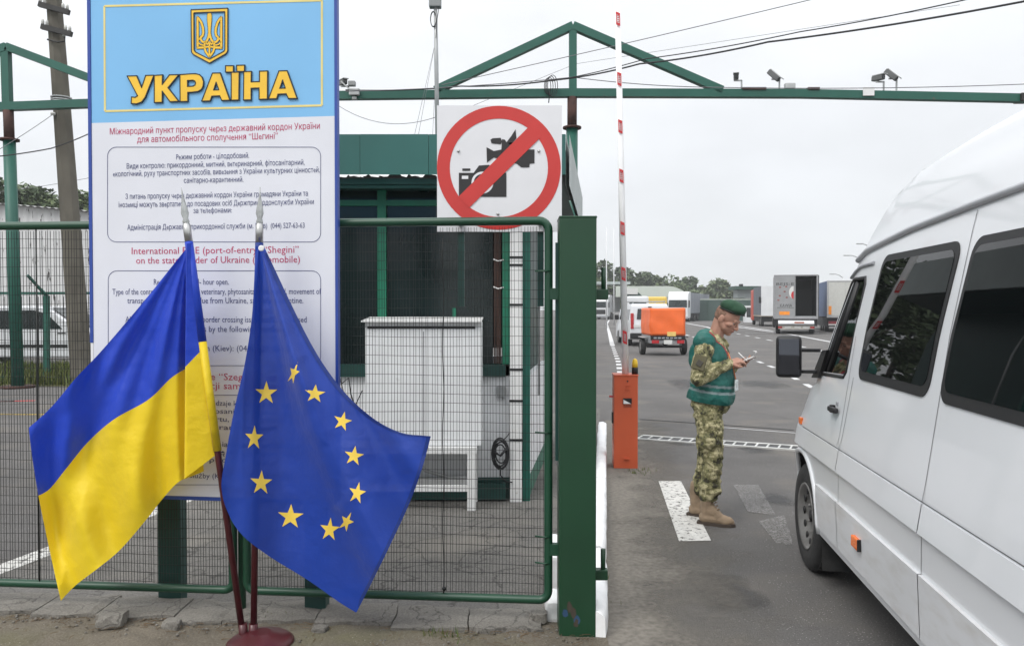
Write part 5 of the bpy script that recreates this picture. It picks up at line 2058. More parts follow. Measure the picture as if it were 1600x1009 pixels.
rb.lathe([(.03, -.055), (.06, -.062), (.085, -.050), (.135, -.050), (.165, -.075), (.188, -.088), (.200, -.108), (.212, -.116), (.216, -.108), (.216, .05), (.02, .05)], wc, 40, 0, V(1, 0, 0))
ri = rb.build("rim", M_rim, ty, True)
for k in range(12):
    a = 2 * math.pi * k / 12
    MB().ball(wc + V(-.080, math.cos(a) * .170, math.sin(a) * .170), (.008, .021, .026), 0, 10, 6).build("rim_hole", M_black, ty, True)
for k in range(6):
    a = 2 * math.pi * (k + .5) / 6
    MB().lathe([(.012, 0), (.011, .022), (.004, .026)], wc + V(-.050, math.cos(a) * .10, math.sin(a) * .10), 8, 0, V(-1, 0, 0)).build("wheel_nut", M_rim, ty, True)
b = MB()
b.lathe([(.04, 0), (.036, .03), (.015, .036)], wc + V(-.052, 0, 0), 14, 0, V(-1, 0, 0))
b.build("hub_cap", M_black, ty, True)
b = MB()
def flap(u, v):
    return V(.03 + .30 * u, -.575 + .05 * math.sin(v * 2.2), lerp(.60, .12, v))
b.grid(flap, 4, 8)
b.grid(lambda u, v: flap(u, v) - V(0, .008, 0), 4, 8)
b.build("mud_flap", M_rubber, van, True)
for xx in (VW - .135,):
    MB().lathe([(.2, -.1), (.345, -.1), (.345, .1), (.2, .1)], V(xx, -.12, .345), 24, 0, V(1, 0, 0)).build("wheel", M_rubber, van, True)
for xx in (.16, VW - .16):
    MB().lathe([(.2, -.1), (.345, -.1), (.345, .1), (.2, .1)], V(xx, -3.67, .345), 24, 0, V(1, 0, 0)).build("wheel", M_rubber, van, True)
b = MB()
def bump(u, v):
    s_ = lerp(.36, .90, min(1, u * 2.2)) if u < .45 else .90
    a = lerp(0, 1, u)
    x_ = side_x(min(.8, s_), .5) - .02 if u < .45 else lerp(side_x(.8, .5) - .02, .97, (u - .45) / .55)
    return V(x_, s_ + .05 * math.sin(math.pi * v) * (1 if u > .3 else .5), lerp(.28, .62, v))
b.grid(bump, 30, 6)
b.grid(lambda u, v: V(VW - bump(u, v).x, bump(u, v).y, bump(u, v).z), 30, 6)
b.build("front_bumper", mat("grey_bumper", (.10, .10, .105), rough=.6, var=.2), van, True)
b = MB()
b.bbox((VW / 2, -2.0, .30), (VW - .5, 4.6, .10), .02)
b.build("underbody", M_black, van, True)
# cabin fittings and the driver
b = MB()
b.bbox((.52, -1.12, 1.22), (.48, .14, .78), .05, 0, Matrix.Rotation(R(10), 3, 'X'))
b.bbox((.52, -.84, .86), (.48, .5, .14), .05)
b.bbox((.52, -1.17, 1.68), (.26, .09, .17), .035)
b.build("driver_seat", mat("seat_cloth", (.10, .10, .11), rough=.9, var=.3, scale=30), van, True)
MB().bbox((VW / 2, -.24, 1.12), (VW - .58, .22, .20), .05).build("dashboard", M_dark_int, van, True)
b = MB()
b.tube([V(.55 + .19 * math.cos(a), -.42 - .08 * math.sin(a), 1.2 + .17 * math.sin(a)) for a in [R(15 * k) for k in range(25)]], .014, 8)
b.build("steering_wheel", M_black, van, True)

# ------------------------------------------------------------------ figures
def capsule(p0, r0, p1, r1, bm, flat=None):
    """Hull of two balls, added to bm."""
    b2 = bmesh.new()
    for p, r_ in ((p0, r0), (p1, r1)):
        bmesh.ops.create_icosphere(b2, subdivisions=2, radius=r_, matrix=Matrix.Translation(Vector(p)))
    res = bmesh.ops.convex_hull(b2, input=b2.verts[:])
    for v_ in [g for g in res['geom_interior'] if isinstance(g, bmesh.types.BMVert)]:
        b2.verts.remove(v_)
    tmp = bpy.data.meshes.new("tmp")
    b2.to_mesh(tmp)
    b2.free()
    bm.from_mesh(tmp)
    bpy.data.meshes.remove(tmp)
def ellip(c, r, rot, bm):
    m_ = Matrix.Translation(Vector(c)) @ (rot.to_4x4() if rot is not None else Matrix.Identity(4)) @ Matrix.Diagonal(Vector(r).to_4d())
    m_[3][3] = 1
    bmesh.ops.create_icosphere(bm, subdivisions=3, radius=1, matrix=m_)
def fuse(name, prims, voxel, smooth, parent, mats, post=None):
    """Melt overlapping limbs into ONE continuous surface (coordinates in the parent's frame)."""
    bm = bmesh.new()
    for p in prims:
        if p[0] == 'c': capsule(p[1], p[2], p[3], p[4], bm)
        else: ellip(p[1], p[2], p[3] if len(p) > 3 else None, bm)
    me_ = bpy.data.meshes.new(name)
    bm.to_mesh(me_)
    bm.free()
    o = bpy.data.objects.new(name, me_)
    COL.objects.link(o)
    rmod = o.modifiers.new("r", 'REMESH')
    rmod.mode = 'VOXEL'
    rmod.voxel_size = voxel
    if smooth:
        sm_ = o.modifiers.new("s", 'SMOOTH')
        sm_.factor = .5
        sm_.iterations = smooth
    bpy.context.view_layer.update()
    m2 = bpy.data.meshes.new_from_object(o.evaluated_get(bpy.context.evaluated_depsgraph_get()))
    o.modifiers.clear()
    o.data = m2
    m2.name = name
    bpy.data.meshes.remove(me_)
    if post: post(m2)
    m2.materials.clear()
    for m in (mats if isinstance(mats, (list, tuple)) else [mats]): m2.materials.append(m)
    for p in m2.polygons: p.use_smooth = True
    o.parent = parent
    return o
def paint(o, fn):
    me_ = o.data
    for p in me_.polygons:
        k = fn(p.center)
        if k is not None: p.material_index = k
def wrinkle(amp, freq, seed, stretch=V(1, 1, 1)):
    def f(me_):
        for v_ in me_.vertices:
            q = V(v_.co.x * stretch.x, v_.co.y * stretch.y, v_.co.z * stretch.z)
            k = noise.noise(q * freq + V(seed, 0, 0)) + .5 * noise.noise(q * freq * 2.3 + V(0, seed, 0))
            v_.co += v_.normal * k * amp
    return f
def clip_below(me_, co, no):
    bm = bmesh.new()
    bm.from_mesh(me_)
    bmesh.ops.bisect_plane(bm, geom=bm.verts[:] + bm.edges[:] + bm.faces[:], plane_co=co, plane_no=no, clear_outer=True)
    bm.to_mesh(me_)
    bm.free()
M_skin = mat("skin", (.37, .205, .148), rough=.6, var=.12, scale=9, spec=.35, col2=(.38, .17, .12), thr=(.5, .8))
M_camo = camo_mat("camouflage")
M_vest = mat("green_vest", (.005, .10, .082), rough=.6, var=.15, scale=7, bump=.9, bscale=11)
M_vest.node_tree.nodes["Bump"].inputs["Distance"].default_value = .03
M_tape = mat("reflective_tape", (.17, .23, .23), rough=.4, var=.1)
M_shirt = mat("red_lining", (.30, .025, .035), rough=.8, var=.15)
M_beret = mat("green_beret", (.020, .060, .032), rough=.95, var=.15, scale=30, bump=.3, bscale=200)
M_boot = mat("tan_suede", (.26, .19, .125), rough=.85, var=.18, scale=14, bump=.4, bscale=60)
M_sole = mat("boot_sole", (.06, .045, .035), rough=.9)
M_hair = mat("short_hair", (.20, .115, .08), rough=.9, var=.3, scale=60)

gA = R(27)
man = thing("person", "soldier in camouflage, green vest and green beret writing in a notepad", "person", (1.60, 6.37, 0), rz=-gA)
# frame of the figure: x forwards, y to his left, z up
HC = V(.118, 0, 1.622)
tilt = Matrix.Rotation(R(-10), 3, 'Z') @ Matrix.Rotation(R(33), 3, 'Y')                  # the head bows forward
def hp(x_, y_, z_): return HC + tilt @ V(x_, y_, z_)
def hand(wrist, direction, palm_n, side, curl, prims):
    """palm, five unequal bent fingers; side = +1 when the thumb lies towards palm_n x direction"""
    d = direction.normalized()
    n_ = palm_n.normalized()
    a = d.cross(n_).normalized() * side              # towards the thumb
    pc = wrist + d * .045
    prims.append(('c', wrist, .027, wrist + d * .03, .028))
    for k, (o_, ln) in enumerate(((.027, .070), (.009, .080), (-.009, .074), (-.026, .058))):
        k0 = wrist + d * .085 + a * o_
        prims.append(('c', wrist + d * .015 + a * o_ * .8, .016, k0, .0125))
        k1 = k0 + (d * math.cos(curl[0]) + n_ * math.sin(curl[0])) * ln * .5
        c2 = curl[0] + curl[1]
        k2 = k1 + (d * math.cos(c2) + n_ * math.sin(c2)) * ln * .32
        c3 = c2 + curl[1] * .7
        k3 = k2 + (d * math.cos(c3) + n_ * math.sin(c3)) * ln * .24
        prims += [('c', k0, .0105, k1, .0095), ('c', k1, .0095, k2, .0085), ('c', k2, .0085, k3, .0072)]
    t0 = wrist + d * .03 + a * .026
    t1 = t0 + (d * .6 + a * .5 + n_ * .45).normalized() * .045
    t2 = t1 + (d * .8 + n_ * .5 - a * .25).normalized() * .034
    prims += [('c', t0, .0145, t1, .0115), ('c', t1, .0108, t2, .0085)]
RS, LS = V(-.015, -.19, 1.395), V(-.01, .19, 1.395)
RE, LE = V(-.045, -.25, 1.165), V(.03, .25, 1.15)
RW, LW = V(.150, -.105, 1.275), V(.165, .065, 1.245)
body_pr = [
    # head
    ('e', hp(-.012, 0, .035), (.098, .077, .092), tilt), ('e', hp(.025, 0, -.030), (.070, .062, .085), tilt),
    ('c', hp(.055, 0, -.085), .026, hp(.045, 0, -.070), .042), ('c', hp(.078, 0, -.088), .018, hp(.070, 0, -.092), .019),
    ('c', hp(.030, .045, -.06), .024, hp(-.02, .06, -.02), .024), ('c', hp(.030, -.045, -.06), .024, hp(-.02, -.06, -.02), .024),
    ('c', hp(.080, .034, .028), .011, hp(.088, .008, .022), .012), ('c', hp(.080, -.034, .028), .011, hp(.088, -.008, .022), .012),
    ('c', hp(.090, 0, .015), .009, hp(.116, 0, -.022), .011), ('c', hp(.113, 0, -.026), .0125, hp(.090, 0, -.030), .014),
    ('c', hp(.100, .011, -.029), .0075, hp(.093, .013, -.028), .008), ('c', hp(.100, -.011, -.029), .0075, hp(.093, -.013, -.028), .008),
    ('c', hp(.088, .018, -.052), .0075, hp(.094, 0, -.050), .0085), ('c', hp(.088, -.018, -.052), .0075, hp(.094, 0, -.050), .0085),
    ('c', hp(.086, .014, -.063), .0075, hp(.091, 0, -.063), .009), ('c', hp(.086, -.014, -.063), .0075, hp(.091, 0, -.063), .009),
    ('c', hp(.066, .042, -.008), .018, hp(.048, .052, -.018), .018), ('c', hp(.066, -.042, -.008), .018, hp(.048, -.052, -.018), .018),
    ('e', hp(-.015, .079, -.005), (.021, .009, .031), tilt @ Matrix.Rotation(R(-12), 3, 'Y')), ('e', hp(-.015, -.079, -.005), (.021, .009, .031), tilt @ Matrix.Rotation(R(-12), 3, 'Y')),
    ('c', V(.015, 0, 1.44), .063, hp(-.035, 0, -.045), .058),
    # trunk and limbs
    ('e', V(-.03, 0, 1.30), (.115, .175, .17), None), ('e', V(-.02, 0, 1.06), (.12, .16, .18), None), ('c', V(-.03, -.07, .93), .085, V(-.03, .07, .93), .085),
    ('c', V(-.02, -.12, 1.41), .07, V(-.02, .12, 1.41), .07),
    ('c', RS, .06, RE, .045), ('c', RE, .043, RW, .028), ('c', LS, .06, LE, .045), ('c', LE, .043, LW, .028),
    ('c', V(-.02, -.09, .90), .075, V(.025, -.105, .50), .058), ('c', V(.025, -.105, .50), .055, V(-.0, -.11, .10), .038), ('c', V(-.0, -.11, .08), .035, V(.10, -.115, .045), .025),
    ('c', V(-.03, .09, .90), .075, V(-.06, .10, .50), .058), ('c', V(-.06, .10, .50), .055, V(-.135, .10, .10), .038), ('c', V(-.135, .10, .08), .035, V(-.03, .11, .045), .025)]
hand(RW, V(.85, .42, .30), V(.15, .55, -.75), -1, (R(35), R(38)), body_pr)
hand(LW, V(.86, -.18, .22), V(-.05, -.35, .9), -1, (R(25), R(35)), body_pr)
ob = fuse("body", body_pr, .0042, 4, man, M_skin)
# eyes, brows, hair
for sd in (-1, 1):
    MB().ball(hp(.0765, sd * .031, .010), (.010, .012, .0095), 0, 12, 8, tilt).build("eye", mat("eye_white" if sd < 0 else "eye_white_b", (.30, .26, .24), rough=.3), man, True)
    MB().ball(hp(.0855, sd * .031, .005), (.003, .005, .0055), 0, 8, 6, tilt).build("iris", M_black, man, True)
    MB().ball(hp(.079, sd * .031, .0165), (.0095, .0145, .0055), 0, 12, 8, tilt).build("eyelid", M_skin, man, True)
    MB().tube([hp(.083, sd * .048, .026), hp(.094, sd * .034, .033), hp(.099, sd * .014, .030)], [.003, .0045, .003], 6).build("eyebrow", M_hair, man, True)
MB().tube([hp(.094, .022, -.057), hp(.101, .010, -.0565), hp(.1025, 0, -.056), hp(.101, -.010, -.0565), hp(.094, -.022, -.057)], .0022, 6).build("mouth", mat("lip_line", (.16, .06, .05), rough=.6), man, True)
fuse("hair", [('e', hp(-.016, 0, .030), (.0975, .0785, .086), tilt), ('e', hp(-.04, 0, 0), (.068, .066, .06), tilt)], .005, 3, man, M_hair,
     post=lambda m_: clip_below(m_, hp(-.012, 0, .0), tilt @ V(1, 0, -.25)))
# beret: a pulled-over flattened cap with a band
bt = Matrix.Rotation(R(20), 3, 'Y')
bc = hp(-.002, 0, .100)
fuse("beret", [('e', bc + bt @ V(-.004, -.004, .006), (.103, .094, .060), bt), ('e', bc + bt @ V(0, 0, -.012), (.104, .087, .030), bt),
               ('e', bc + bt @ V(.03, -.02, .008), (.078, .082, .048), bt @ Matrix.Rotation(R(10), 3, 'X'))], .005, 3, man, M_beret,
     post=wrinkle(.003, 11, 3))
b = MB()
ring_ = [bc + bt @ V(.100 * math.cos(a), .083 * math.sin(a), -.026) for a in [R(12 * k) for k in range(31)]]
b.tube(ring_, .006, 6)
b.build("beret_band", M_black, man, True)
# jacket: sleeves, trunk skirt, collar
jk = [('e', V(-.02, 0, 1.30), (.125, .180, .165), None), ('e', V(.005, 0, 1.10), (.145, .165, .19), None), ('c', V(-.02, -.13, 1.41), .056, V(-.02, .13, 1.41), .056),
      ('e', V(-.005, 0, .96), (.155, .185, .13), None),
      ('c', RS, .074, lerp(RS, RE, .5), .075), ('c', lerp(RS, RE, .5), .075, RE, .066), ('c', RE, .066, lerp(RE, RW, .55), .056), ('c', lerp(RE, RW, .55), .056, lerp(RE, RW, 1.0), .044),
      ('c', LS, .072, LE, .062), ('c', LE, .064, lerp(LE, LW, .95), .040),
      ('c', V(-.02, -.065, 1.485), .045, V(-.02, .065, 1.485), .045), ('c', V(.045, -.055, 1.475), .032, V(.09, -.045, 1.415), .028), ('c', V(.055, .05, 1.475), .032, V(.10, .04, 1.415), .028)]
def jpost(m_):
    wrinkle(.013, 14, 2)(m_)
    clip_below(m_, V(0, 0, .865), V(0.05, 0, -1))
fuse("jacket", jk, .008, 3, man, M_camo, post=jpost)
MB().bbox(V(-.028, -.292, 1.29), (.10, .018, .115), .006, 0, Matrix.Rotation(R(-10), 3, 'X') @ Matrix.Rotation(R(14), 3, 'Y')).build("sleeve_pocket", mat("olive_patch", (.10, .09, .05), rough=.9, var=.1), man, True)
MB().bbox(V(-.024, -.304, 1.285), (.045, .01, .045), .003, 0, Matrix.Rotation(R(-10), 3, 'X') @ Matrix.Rotation(R(30), 3, 'Y')).build("arm_badge", mat("badge_grey", (.06, .055, .045), rough=.9), man, True)
# trousers, boots
tr = [('c', V(-.02, -.085, .92), .112, V(.02, -.10, .70), .098), ('c', V(.02, -.10, .70), .096, V(.035, -.105, .48), .080), ('c', V(.035, -.105, .48), .080, V(.012, -.11, .27), .078), ('c', V(.012, -.11, .27), .078, V(.006, -.11, .235), .072),
      ('c', V(-.03, .085, .92), .112, V(-.045, .095, .70), .098), ('c', V(-.045, .095, .70), .096, V(-.055, .10, .48), .080), ('c', V(-.055, .10, .48), .080, V(-.105, .10, .27), .074), ('c', V(-.105, .10, .27), .074, V(-.112, .10, .235), .068),
      ('c', V(-.03, -.06, .95), .12, V(-.03, .06, .95), .12), ('e', V(-.005, -.185, .66), (.075, .03, .085), None),
      ('e', V(.03, -.12, .27), (.085, .07, .035), None), ('e', V(-.09, .11, .275), (.08, .065, .035), None)]
fuse("trousers", tr, .008, 3, man, M_camo, post=wrinkle(.016, 13, 6, V(1, 1, 1.6)))
for ax_, ay_, yaw in ((.0, -.112, 4), (-.138, .102, -3)):
    ry = Matrix.Rotation(R(yaw), 3, 'Z')
    def q(x_, y_, z_): return V(ax_, ay_, 0) + ry @ V(x_, y_, z_)
    bo = fuse("boot", [('c', q(-.005, 0, .25), .056, q(-.008, 0, .11), .052), ('c', q(-.022, 0, .055), .050, q(.06, 0, .055), .048), ('c', q(.06, 0, .05), .046, q(.16, .004, .040), .040),
                       ('c', q(.01, 0, .13), .05, q(.08, 0, .065), .044), ('c', q(.14, -.008, .036), .036, q(.175, .006, .034), .030)], .007, 3, man, M_boot, post=lambda m_: (wrinkle(.003, 22, 4)(m_), clip_below(m_, V(0, 0, .012), V(0, 0, -1))))
    s_ = MB()
    outl = [(-.082, -.03), (-.07, -.042), (.0, -.042), (.06, -.046), (.13, -.050), (.18, -.040), (.212, -.012), (.212, .014), (.185, .042), (.12, .050), (.05, .042), (-.06, .042), (-.082, .03)]
    s_.poly([q(a_, c_, .0) for a_, c_ in outl], 0, (), .024, V(0, 0, 1))
    s_.build("sole", M_sole, bo, True)
    l_ = MB()
    for k in range(6):
        cc = q(.052 + .045 * (1 - k / 5) ** 1.3 * 1.0, 0, .10 + .026 * k)
        l_.tube([cc + ry @ V(-.012, -.026, 0), cc + ry @ V(.006, 0, .004), cc + ry @ V(-.012, .026, 0)], .0035, 5)
    l_.build("laces", mat("lace" + str(len(MATS)), (.16, .11, .065), rough=.9), bo, True)
# vest with tape, open neck
vs_ = [('e', V(-.022, 0, 1.31), (.160, .195, .19), None), ('e', V(.008, 0, 1.12), (.180, .205, .22), None), ('e', V(-.005, 0, 1.0), (.188, .212, .15), None),
       ('c', V(-.035, -.085, 1.47), .075, V(-.035, .085, 1.47), .075), ('c', V(-.025, -.175, 1.440), .086, V(-.025, .175, 1.440), .086)]
def vpost(m_):
    wrinkle(.011, 9, 9)(m_)
    clip_below(m_, V(0, 0, .965), V(-.14, 0, -1))
vest = fuse("vest", vs_, .0065, 3, man, [M_vest, M_tape, M_camo, M_shirt, M_black], post=vpost)
def vpaint(c):
    ze = c.z + .13 * c.x * 0 - .0
    if 1.045 < ze + .12 * c.x < 1.066 or 1.095 < ze + .12 * c.x < 1.116: return 1
    if c.x > .0 and c.z > 1.24:
        wv = (c.z - 1.24) / .20 * .10
        if abs(c.y - .01) < wv * .72: return 2
        if abs(c.y - .01) < wv: return 3
        if abs(c.y - .01) < wv + .009: return 4
    return 0
paint(vest, vpaint)
# lanyard badge
MB().bbox(V(.205, -.05, 1.105), (.010, .05, .085), .003, 0, Matrix.Rotation(R(-12), 3, 'Z')).build("name_badge", mat("badge_card", (.55, .58, .58), rough=.4, var=.4, scale=60), man, True)
b = MB()
b.tube([V(.195, -.035, 1.15), V(.17, -.02, 1.25), V(.13, -.015, 1.36)], .006, 6)
b.build("lanyard", mat("lanyard_orange", (.5, .16, .06), rough=.7), man, True)
# pen and pad, held in the hands
def mw(p): return Vector(man.location) + Matrix.Rotation(-gA, 3, 'Z') @ p
hr = RW + V(.85, .42, .30).normalized() * .115
pn = mw(hr + V(.035, .02, -.015))
pn2 = mw(hr + V(-.028, -.004, .052))
pt = thing("pen", "small white pen in the right hand of the soldier", "pen", pn)
b = MB()
b.tube([pn, lerp(pn, pn2, .1), pn2], [.0012, .0038, .0038], 8)
b.build("barrel", M_white_p, pt)
nc_ = mw(V(.272, .015, 1.305))
nb = thing("notepad", "little notepad with a bent cover held by the soldier", "notepad", nc_)
rn_ = Matrix.Rotation(-gA, 3, 'Z') @ Matrix.Rotation(R(-24), 3, 'Y')
MB().bbox(nc_, (.11, .08, .012), .002, 0, rn_).build("pages", mat("paper", (.62, .60, .58), rough=.8), nb)
MB().bbox(nc_ + rn_ @ V(.004, 0, -.010), (.118, .086, .006), .002, 0, rn_).build("cover", mat("pad_cover", (.10, .06, .05), rough=.6), nb)
b = MB()
b.grid(lambda u, v: nc_ + rn_ @ V(.055 + .035 * math.sin(u * 2.6), lerp(-.038, .038, v), .006 + .035 * u), 8, 3)
b.build("turned_page", MATS["paper"], nb)

# the driver, seated in the van
dr = thing("person", "driver with a light blue cap sitting inside the white van", "person", (1.92, 5.33, 0), rz=-TH)
dh = V(.30, -.72, 1.775)
dc = V(.53, -.88, 1.69)
dpr = [('e', dh + V(0, 0, .03), (.078, .098, .095), None), ('e', dh + V(0, .03, -.045), (.06, .07, .075), None), ('c', dh + V(0, .10, -.01), .012, dh + V(0, .085, .02), .012),
       ('e', dh + V(-.08, 0, 0), (.01, .02, .03), None), ('e', dh + V(.08, 0, 0), (.01, .02, .03), None),
       ('c', dh + V(.09, -.06, -.17), .055, dh + V(.01, -.01, -.06), .055), ('e', dc + V(0, -.03, -.36), (.19, .12, .24), None),
       ('c', dc + V(-.17, -.02, -.22), .055, dc + V(-.19, .06, -.48), .046), ('c', dc + V(-.19, .06, -.48), .045, dc + V(-.10, .30, -.42), .03),
       ('c', dc + V(.17, -.02, -.22), .055, dc + V(.19, .06, -.48), .046), ('c', dc + V(.19, .06, -.48), .045, dc + V(.10, .30, -.42), .03),
       ('c', dc + V(-.1, 0, -.62), .09, dc + V(-.1, .32, -.70), .07), ('c', dc + V(.1, 0, -.62), .09, dc + V(.1, .32, -.70), .07)]
hand(dc + V(-.10, .30, -.42), V(.1, .9, .2), V(.6, .2, -.5), 1, (R(40), R(45)), dpr)
hand(dc + V(.10, .30, -.42), V(-.1, .9, .2), V(-.6, .2, -.5), -1, (R(40), R(45)), dpr)
fuse("body", dpr, .006, 3, dr, M_skin)
fuse("shirt", [('e', dc + V(0, -.03, -.36), (.20, .135, .24), None), ('c', dc + V(-.13, -.02, -.20), .07, dc + V(.13, -.02, -.20), .07),
               ('c', dc + V(-.17, -.02, -.22), .065, dc + V(-.19, .06, -.46), .058), ('c', dc + V(.17, -.02, -.22), .065, dc + V(.19, .06, -.46), .058)], .012, 3, dr, mat("dark_shirt", (.05, .06, .08), rough=.9))
fuse("cap", [('e', dh + V(0, .0, .075), (.088, .108, .068), None), ('e', dh + V(0, .12, .055), (.065, .075, .014), None)], .008, 3, dr, mat("blue_cap", (.03, .32, .48), rough=.8))

# ------------------------------------------------------------------ vehicles on the far lanes (x across, y forwards, z up)
def root_at(name, label, px, py, hx, cat, Yd=None, group=None):
    p = G(px, py) if Yd is None else W(px, py, Yd)
    p.z = 0
    return thing(name, label, cat, p, group, -math.atan(hx)), p
M_trk_grey = mat("trailer_grey", (.32, .33, .34), rough=.5, var=.12, scale=.8)
M_trk_dark = mat("chassis_black", (.018, .018, .02), rough=.7, var=.3)
M_tarpgrey = mat("grey_curtain", (.20, .215, .24), rough=.6, var=.12, scale=.5, bump=.4, bscale=2)
M_tarpdark = mat("slate_curtain", (.095, .105, .125), rough=.6, var=.15, scale=.6)
M_tarpblue = mat("blue_curtain", (.065, .10, .19), rough=.6, var=.2, scale=.6)
M_trkwhite = mat("truck_white", (.66, .67, .68), rough=.4, var=.06, scale=1)
M_cabred = mat("truck_red", (.50, .06, .03), rough=.4, var=.1)
M_mark = mat("orange_plate", (.80, .26, .02), rough=.5, var=.1)
M_plate = mat("number_plate", (.62, .62, .60), rough=.5, var=.05)
def lwheel(t, x_, y_, r_=.5, w_=.28):
    return wheel_parts(t, V(x_, y_, r_), r_, w_, V(1, 0, 0))
# A: box truck with one door open, seen from behind
tA, pA = root_at("box_truck", "grey box truck parked with one rear door open onto its dark hold", 1243, 522, .318, "truck")
WA, HA = 2.82, 4.02
L_ = 6.6
b = MB()
z0 = 1.12
b.span((-WA / 2, 0, z0), (-WA / 2 + .06, L_, HA))
b.span((WA / 2 - .06, 0, z0), (WA / 2, L_, HA))
b.span((-WA / 2 + .061, .0, HA - .06), (WA / 2 - .061, L_, HA - .001))
b.span((-WA / 2 + .061, .0, z0 + .001), (WA / 2 - .061, L_, z0 + .1))
b.span((-WA / 2 + .061, L_ - .08, z0 + .101), (WA / 2 - .061, L_ - .01, HA - .061))
b.build("cargo_box", M_trk_grey, tA, True)
b = MB()
b.span((-WA / 2 - .012, -.03, z0 - .08), (-WA / 2 + .075, .0, HA + .02))
b.span((WA / 2 - .09, -.03, z0 - .08), (WA / 2 + .012, .0, HA + .02))
b.span((-WA / 2 + .076, -.03, HA - .06), (WA / 2 - .091, -.001, HA + .02))
b.span((-WA / 2 + .076, -.03, z0 - .08), (WA / 2 - .091, -.001, z0 + .02))
b.build("rear_frame", mat("frame_grey", (.26, .26, .27), rough=.5, var=.1), tA, True)
b = MB()
b.span((-WA / 2 + .078, -.028, z0 + .022), (-.02, -.006, HA - .065))
b.span((-.10, -.045, z0 + .022), (-.075, -.029, HA - .065))
dA = b.build("rear_door", mat("door_grey", (.27, .275, .28), rough=.5, var=.1, scale=2), tA, True)
b = MB()
text_into(b, "BEJS-E", V(-.68, -.030, 3.42), V(1, 0, 0), V(0, 0, 1), 1.15, .26, 0, .02)
text_into(b, "KAWIA", V(-.62, -.030, 1.96), V(1, 0, 0), V(0, 0, 1), .78, .30, 0, .03)
text_into(b, "WSZYSTKO W SMAKU", V(-.66, -.030, 1.80), V(1, 0, 0), V(0, 0, 1), 1.1, .12, 0, .02)
b.build("lettering", M_black, dA, True)
b = MB()
M_decal = mat("dull_red_decal", (.24, .07, .07), rough=.6, var=.4, scale=9)
for x_, z_ in ((-1.02, 3.2), (-.62, 3.24), (-.72, 2.9), (-1.03, 2.62), (-.58, 2.5), (-1.12, 2.32)):
    MB().bbox((x_, -.031, z_), (.13, .006, .10), .002).build("decal", M_decal, dA, True)
b.poly([V(-.14 - .30 * math.sin(a) * (1 if a < 3.2 else .2), -.031, 2.85 + .42 * math.cos(a)) for a in [R(15 * k) for k in range(13)]], 1, (), .003, V(0, -1, 0))
b.poly([V(-.14 - .16 * math.sin(a), -.036, 2.66 + .26 * math.cos(a)) for a in [R(20 * k) for k in range(10)]], 0, (), .003, V(0, -1, 0))
b.build("decal", [M_redpaint, M_plate], dA, True)
MB().bbox((-.72, -.034, 1.43), (.66, .012, .24), .003).build("orange_plate", M_mark, tA, True)
b = MB()
b.span((WA / 2 + .014, -.02, z0), (WA / 2 + .07, 1.3, HA - .02))
b.build("rear_door", mat("door_dark", (.05, .055, .06), rough=.6, var=.2), tA, True)
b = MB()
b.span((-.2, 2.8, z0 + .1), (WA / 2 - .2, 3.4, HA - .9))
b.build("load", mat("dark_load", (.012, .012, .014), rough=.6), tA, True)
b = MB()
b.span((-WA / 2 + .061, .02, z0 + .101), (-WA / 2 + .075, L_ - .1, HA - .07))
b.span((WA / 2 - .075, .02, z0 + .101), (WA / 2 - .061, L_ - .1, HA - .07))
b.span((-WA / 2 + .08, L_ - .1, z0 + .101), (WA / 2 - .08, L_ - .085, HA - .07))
b.build("hold_shade", mat("hold_shade_black", (.015, .015, .017), rough=.8), tA, True)  # near-black sheets over the inner walls paint in the shade of the hold
b = MB()
b.span((-WA / 2 + .02, .25, .55), (WA / 2 - .02, L_ + 2, z0 - .09))
b.span((-WA / 2 - .05, .5, .45), (-WA / 2 + .1, L_ - .5, z0 - .05))
b.build("chassis", M_trk_dark, tA, True)
b = MB()
b.box((.02, -.25, .80), (2.3, .5, .10), 0, Matrix.Rotation(R(22), 3, 'X'))
tl_ = b.build("tail_lift", M_trkwhite, tA, True)
MB().bbox((.22, -.51, .80), (.62, .012, .10), .002, 0, Matrix.Rotation(R(22), 3, 'X')).build("warning_board", mat("warn_red", (.55, .16, .08), rough=.5, var=.3, scale=8), tl_, True)
b = MB()
b.span((-1.12, -.30, .36), (1.18, -.22, .60))
lb = b.build("light_bar", mat("light_bar_steel", (.45, .43, .38), rough=.5, var=.2), tA, True)
for x_ in (-1.0, 1.05):
    MB().bbox((x_, -.31, .47), (.26, .03, .12), .01).build("rear_light", M_red, lb, True)
for x_ in (-.5, .12, .66):
    MB().bbox((x_, -.31, .48), (.42, .014, .15), .003).build("number_plate", M_plate, lb, True)
for x_ in (-1.12, 1.12):
    for y_ in (1.3, 2.5):
        lwheel(tA, x_, y_)
MB().bbox((0, L_ + 1.2, 1.8), (2.4, 1.7, 2.4), .15).build("cab", M_trkwhite, tA, True)
# B: curtain-sided lorry standing in front of A, red tractor beyond
tB, pB = root_at("curtain_truck", "dark curtain sided lorry with red cab left of the open grey truck", 1189, 510, .20, "truck")
b = MB()
b.span((0, 0, 1.1), (2.5, 7.5, 3.95))
b.build("curtain_body", M_tarpdark, tB, True)
MB().span((-.0, -.03, 1.05), (2.52, -.002, 3.98)).build("rear_wall", M_trkwhite, tB, True)
b = MB()
b.span((-.01, 0, .98), (2.5, 7.5, 1.09))
b.build("side_rail", mat("beige_rail", (.40, .34, .26), rough=.6), tB, True)
b = MB()
b.span((.1, .3, .45), (2.4, 10, .97))
b.build("chassis", M_trk_dark, tB, True)
MB().bbox((1.2, 8.9, 2.15), (2.5, 2.2, 3.3), .15).build("cab", M_cabred, tB, True)
MB().bbox((-.12, -.06, 2.6), (.22, .12, .62), .03).build("mirror", M_black, tB, True)
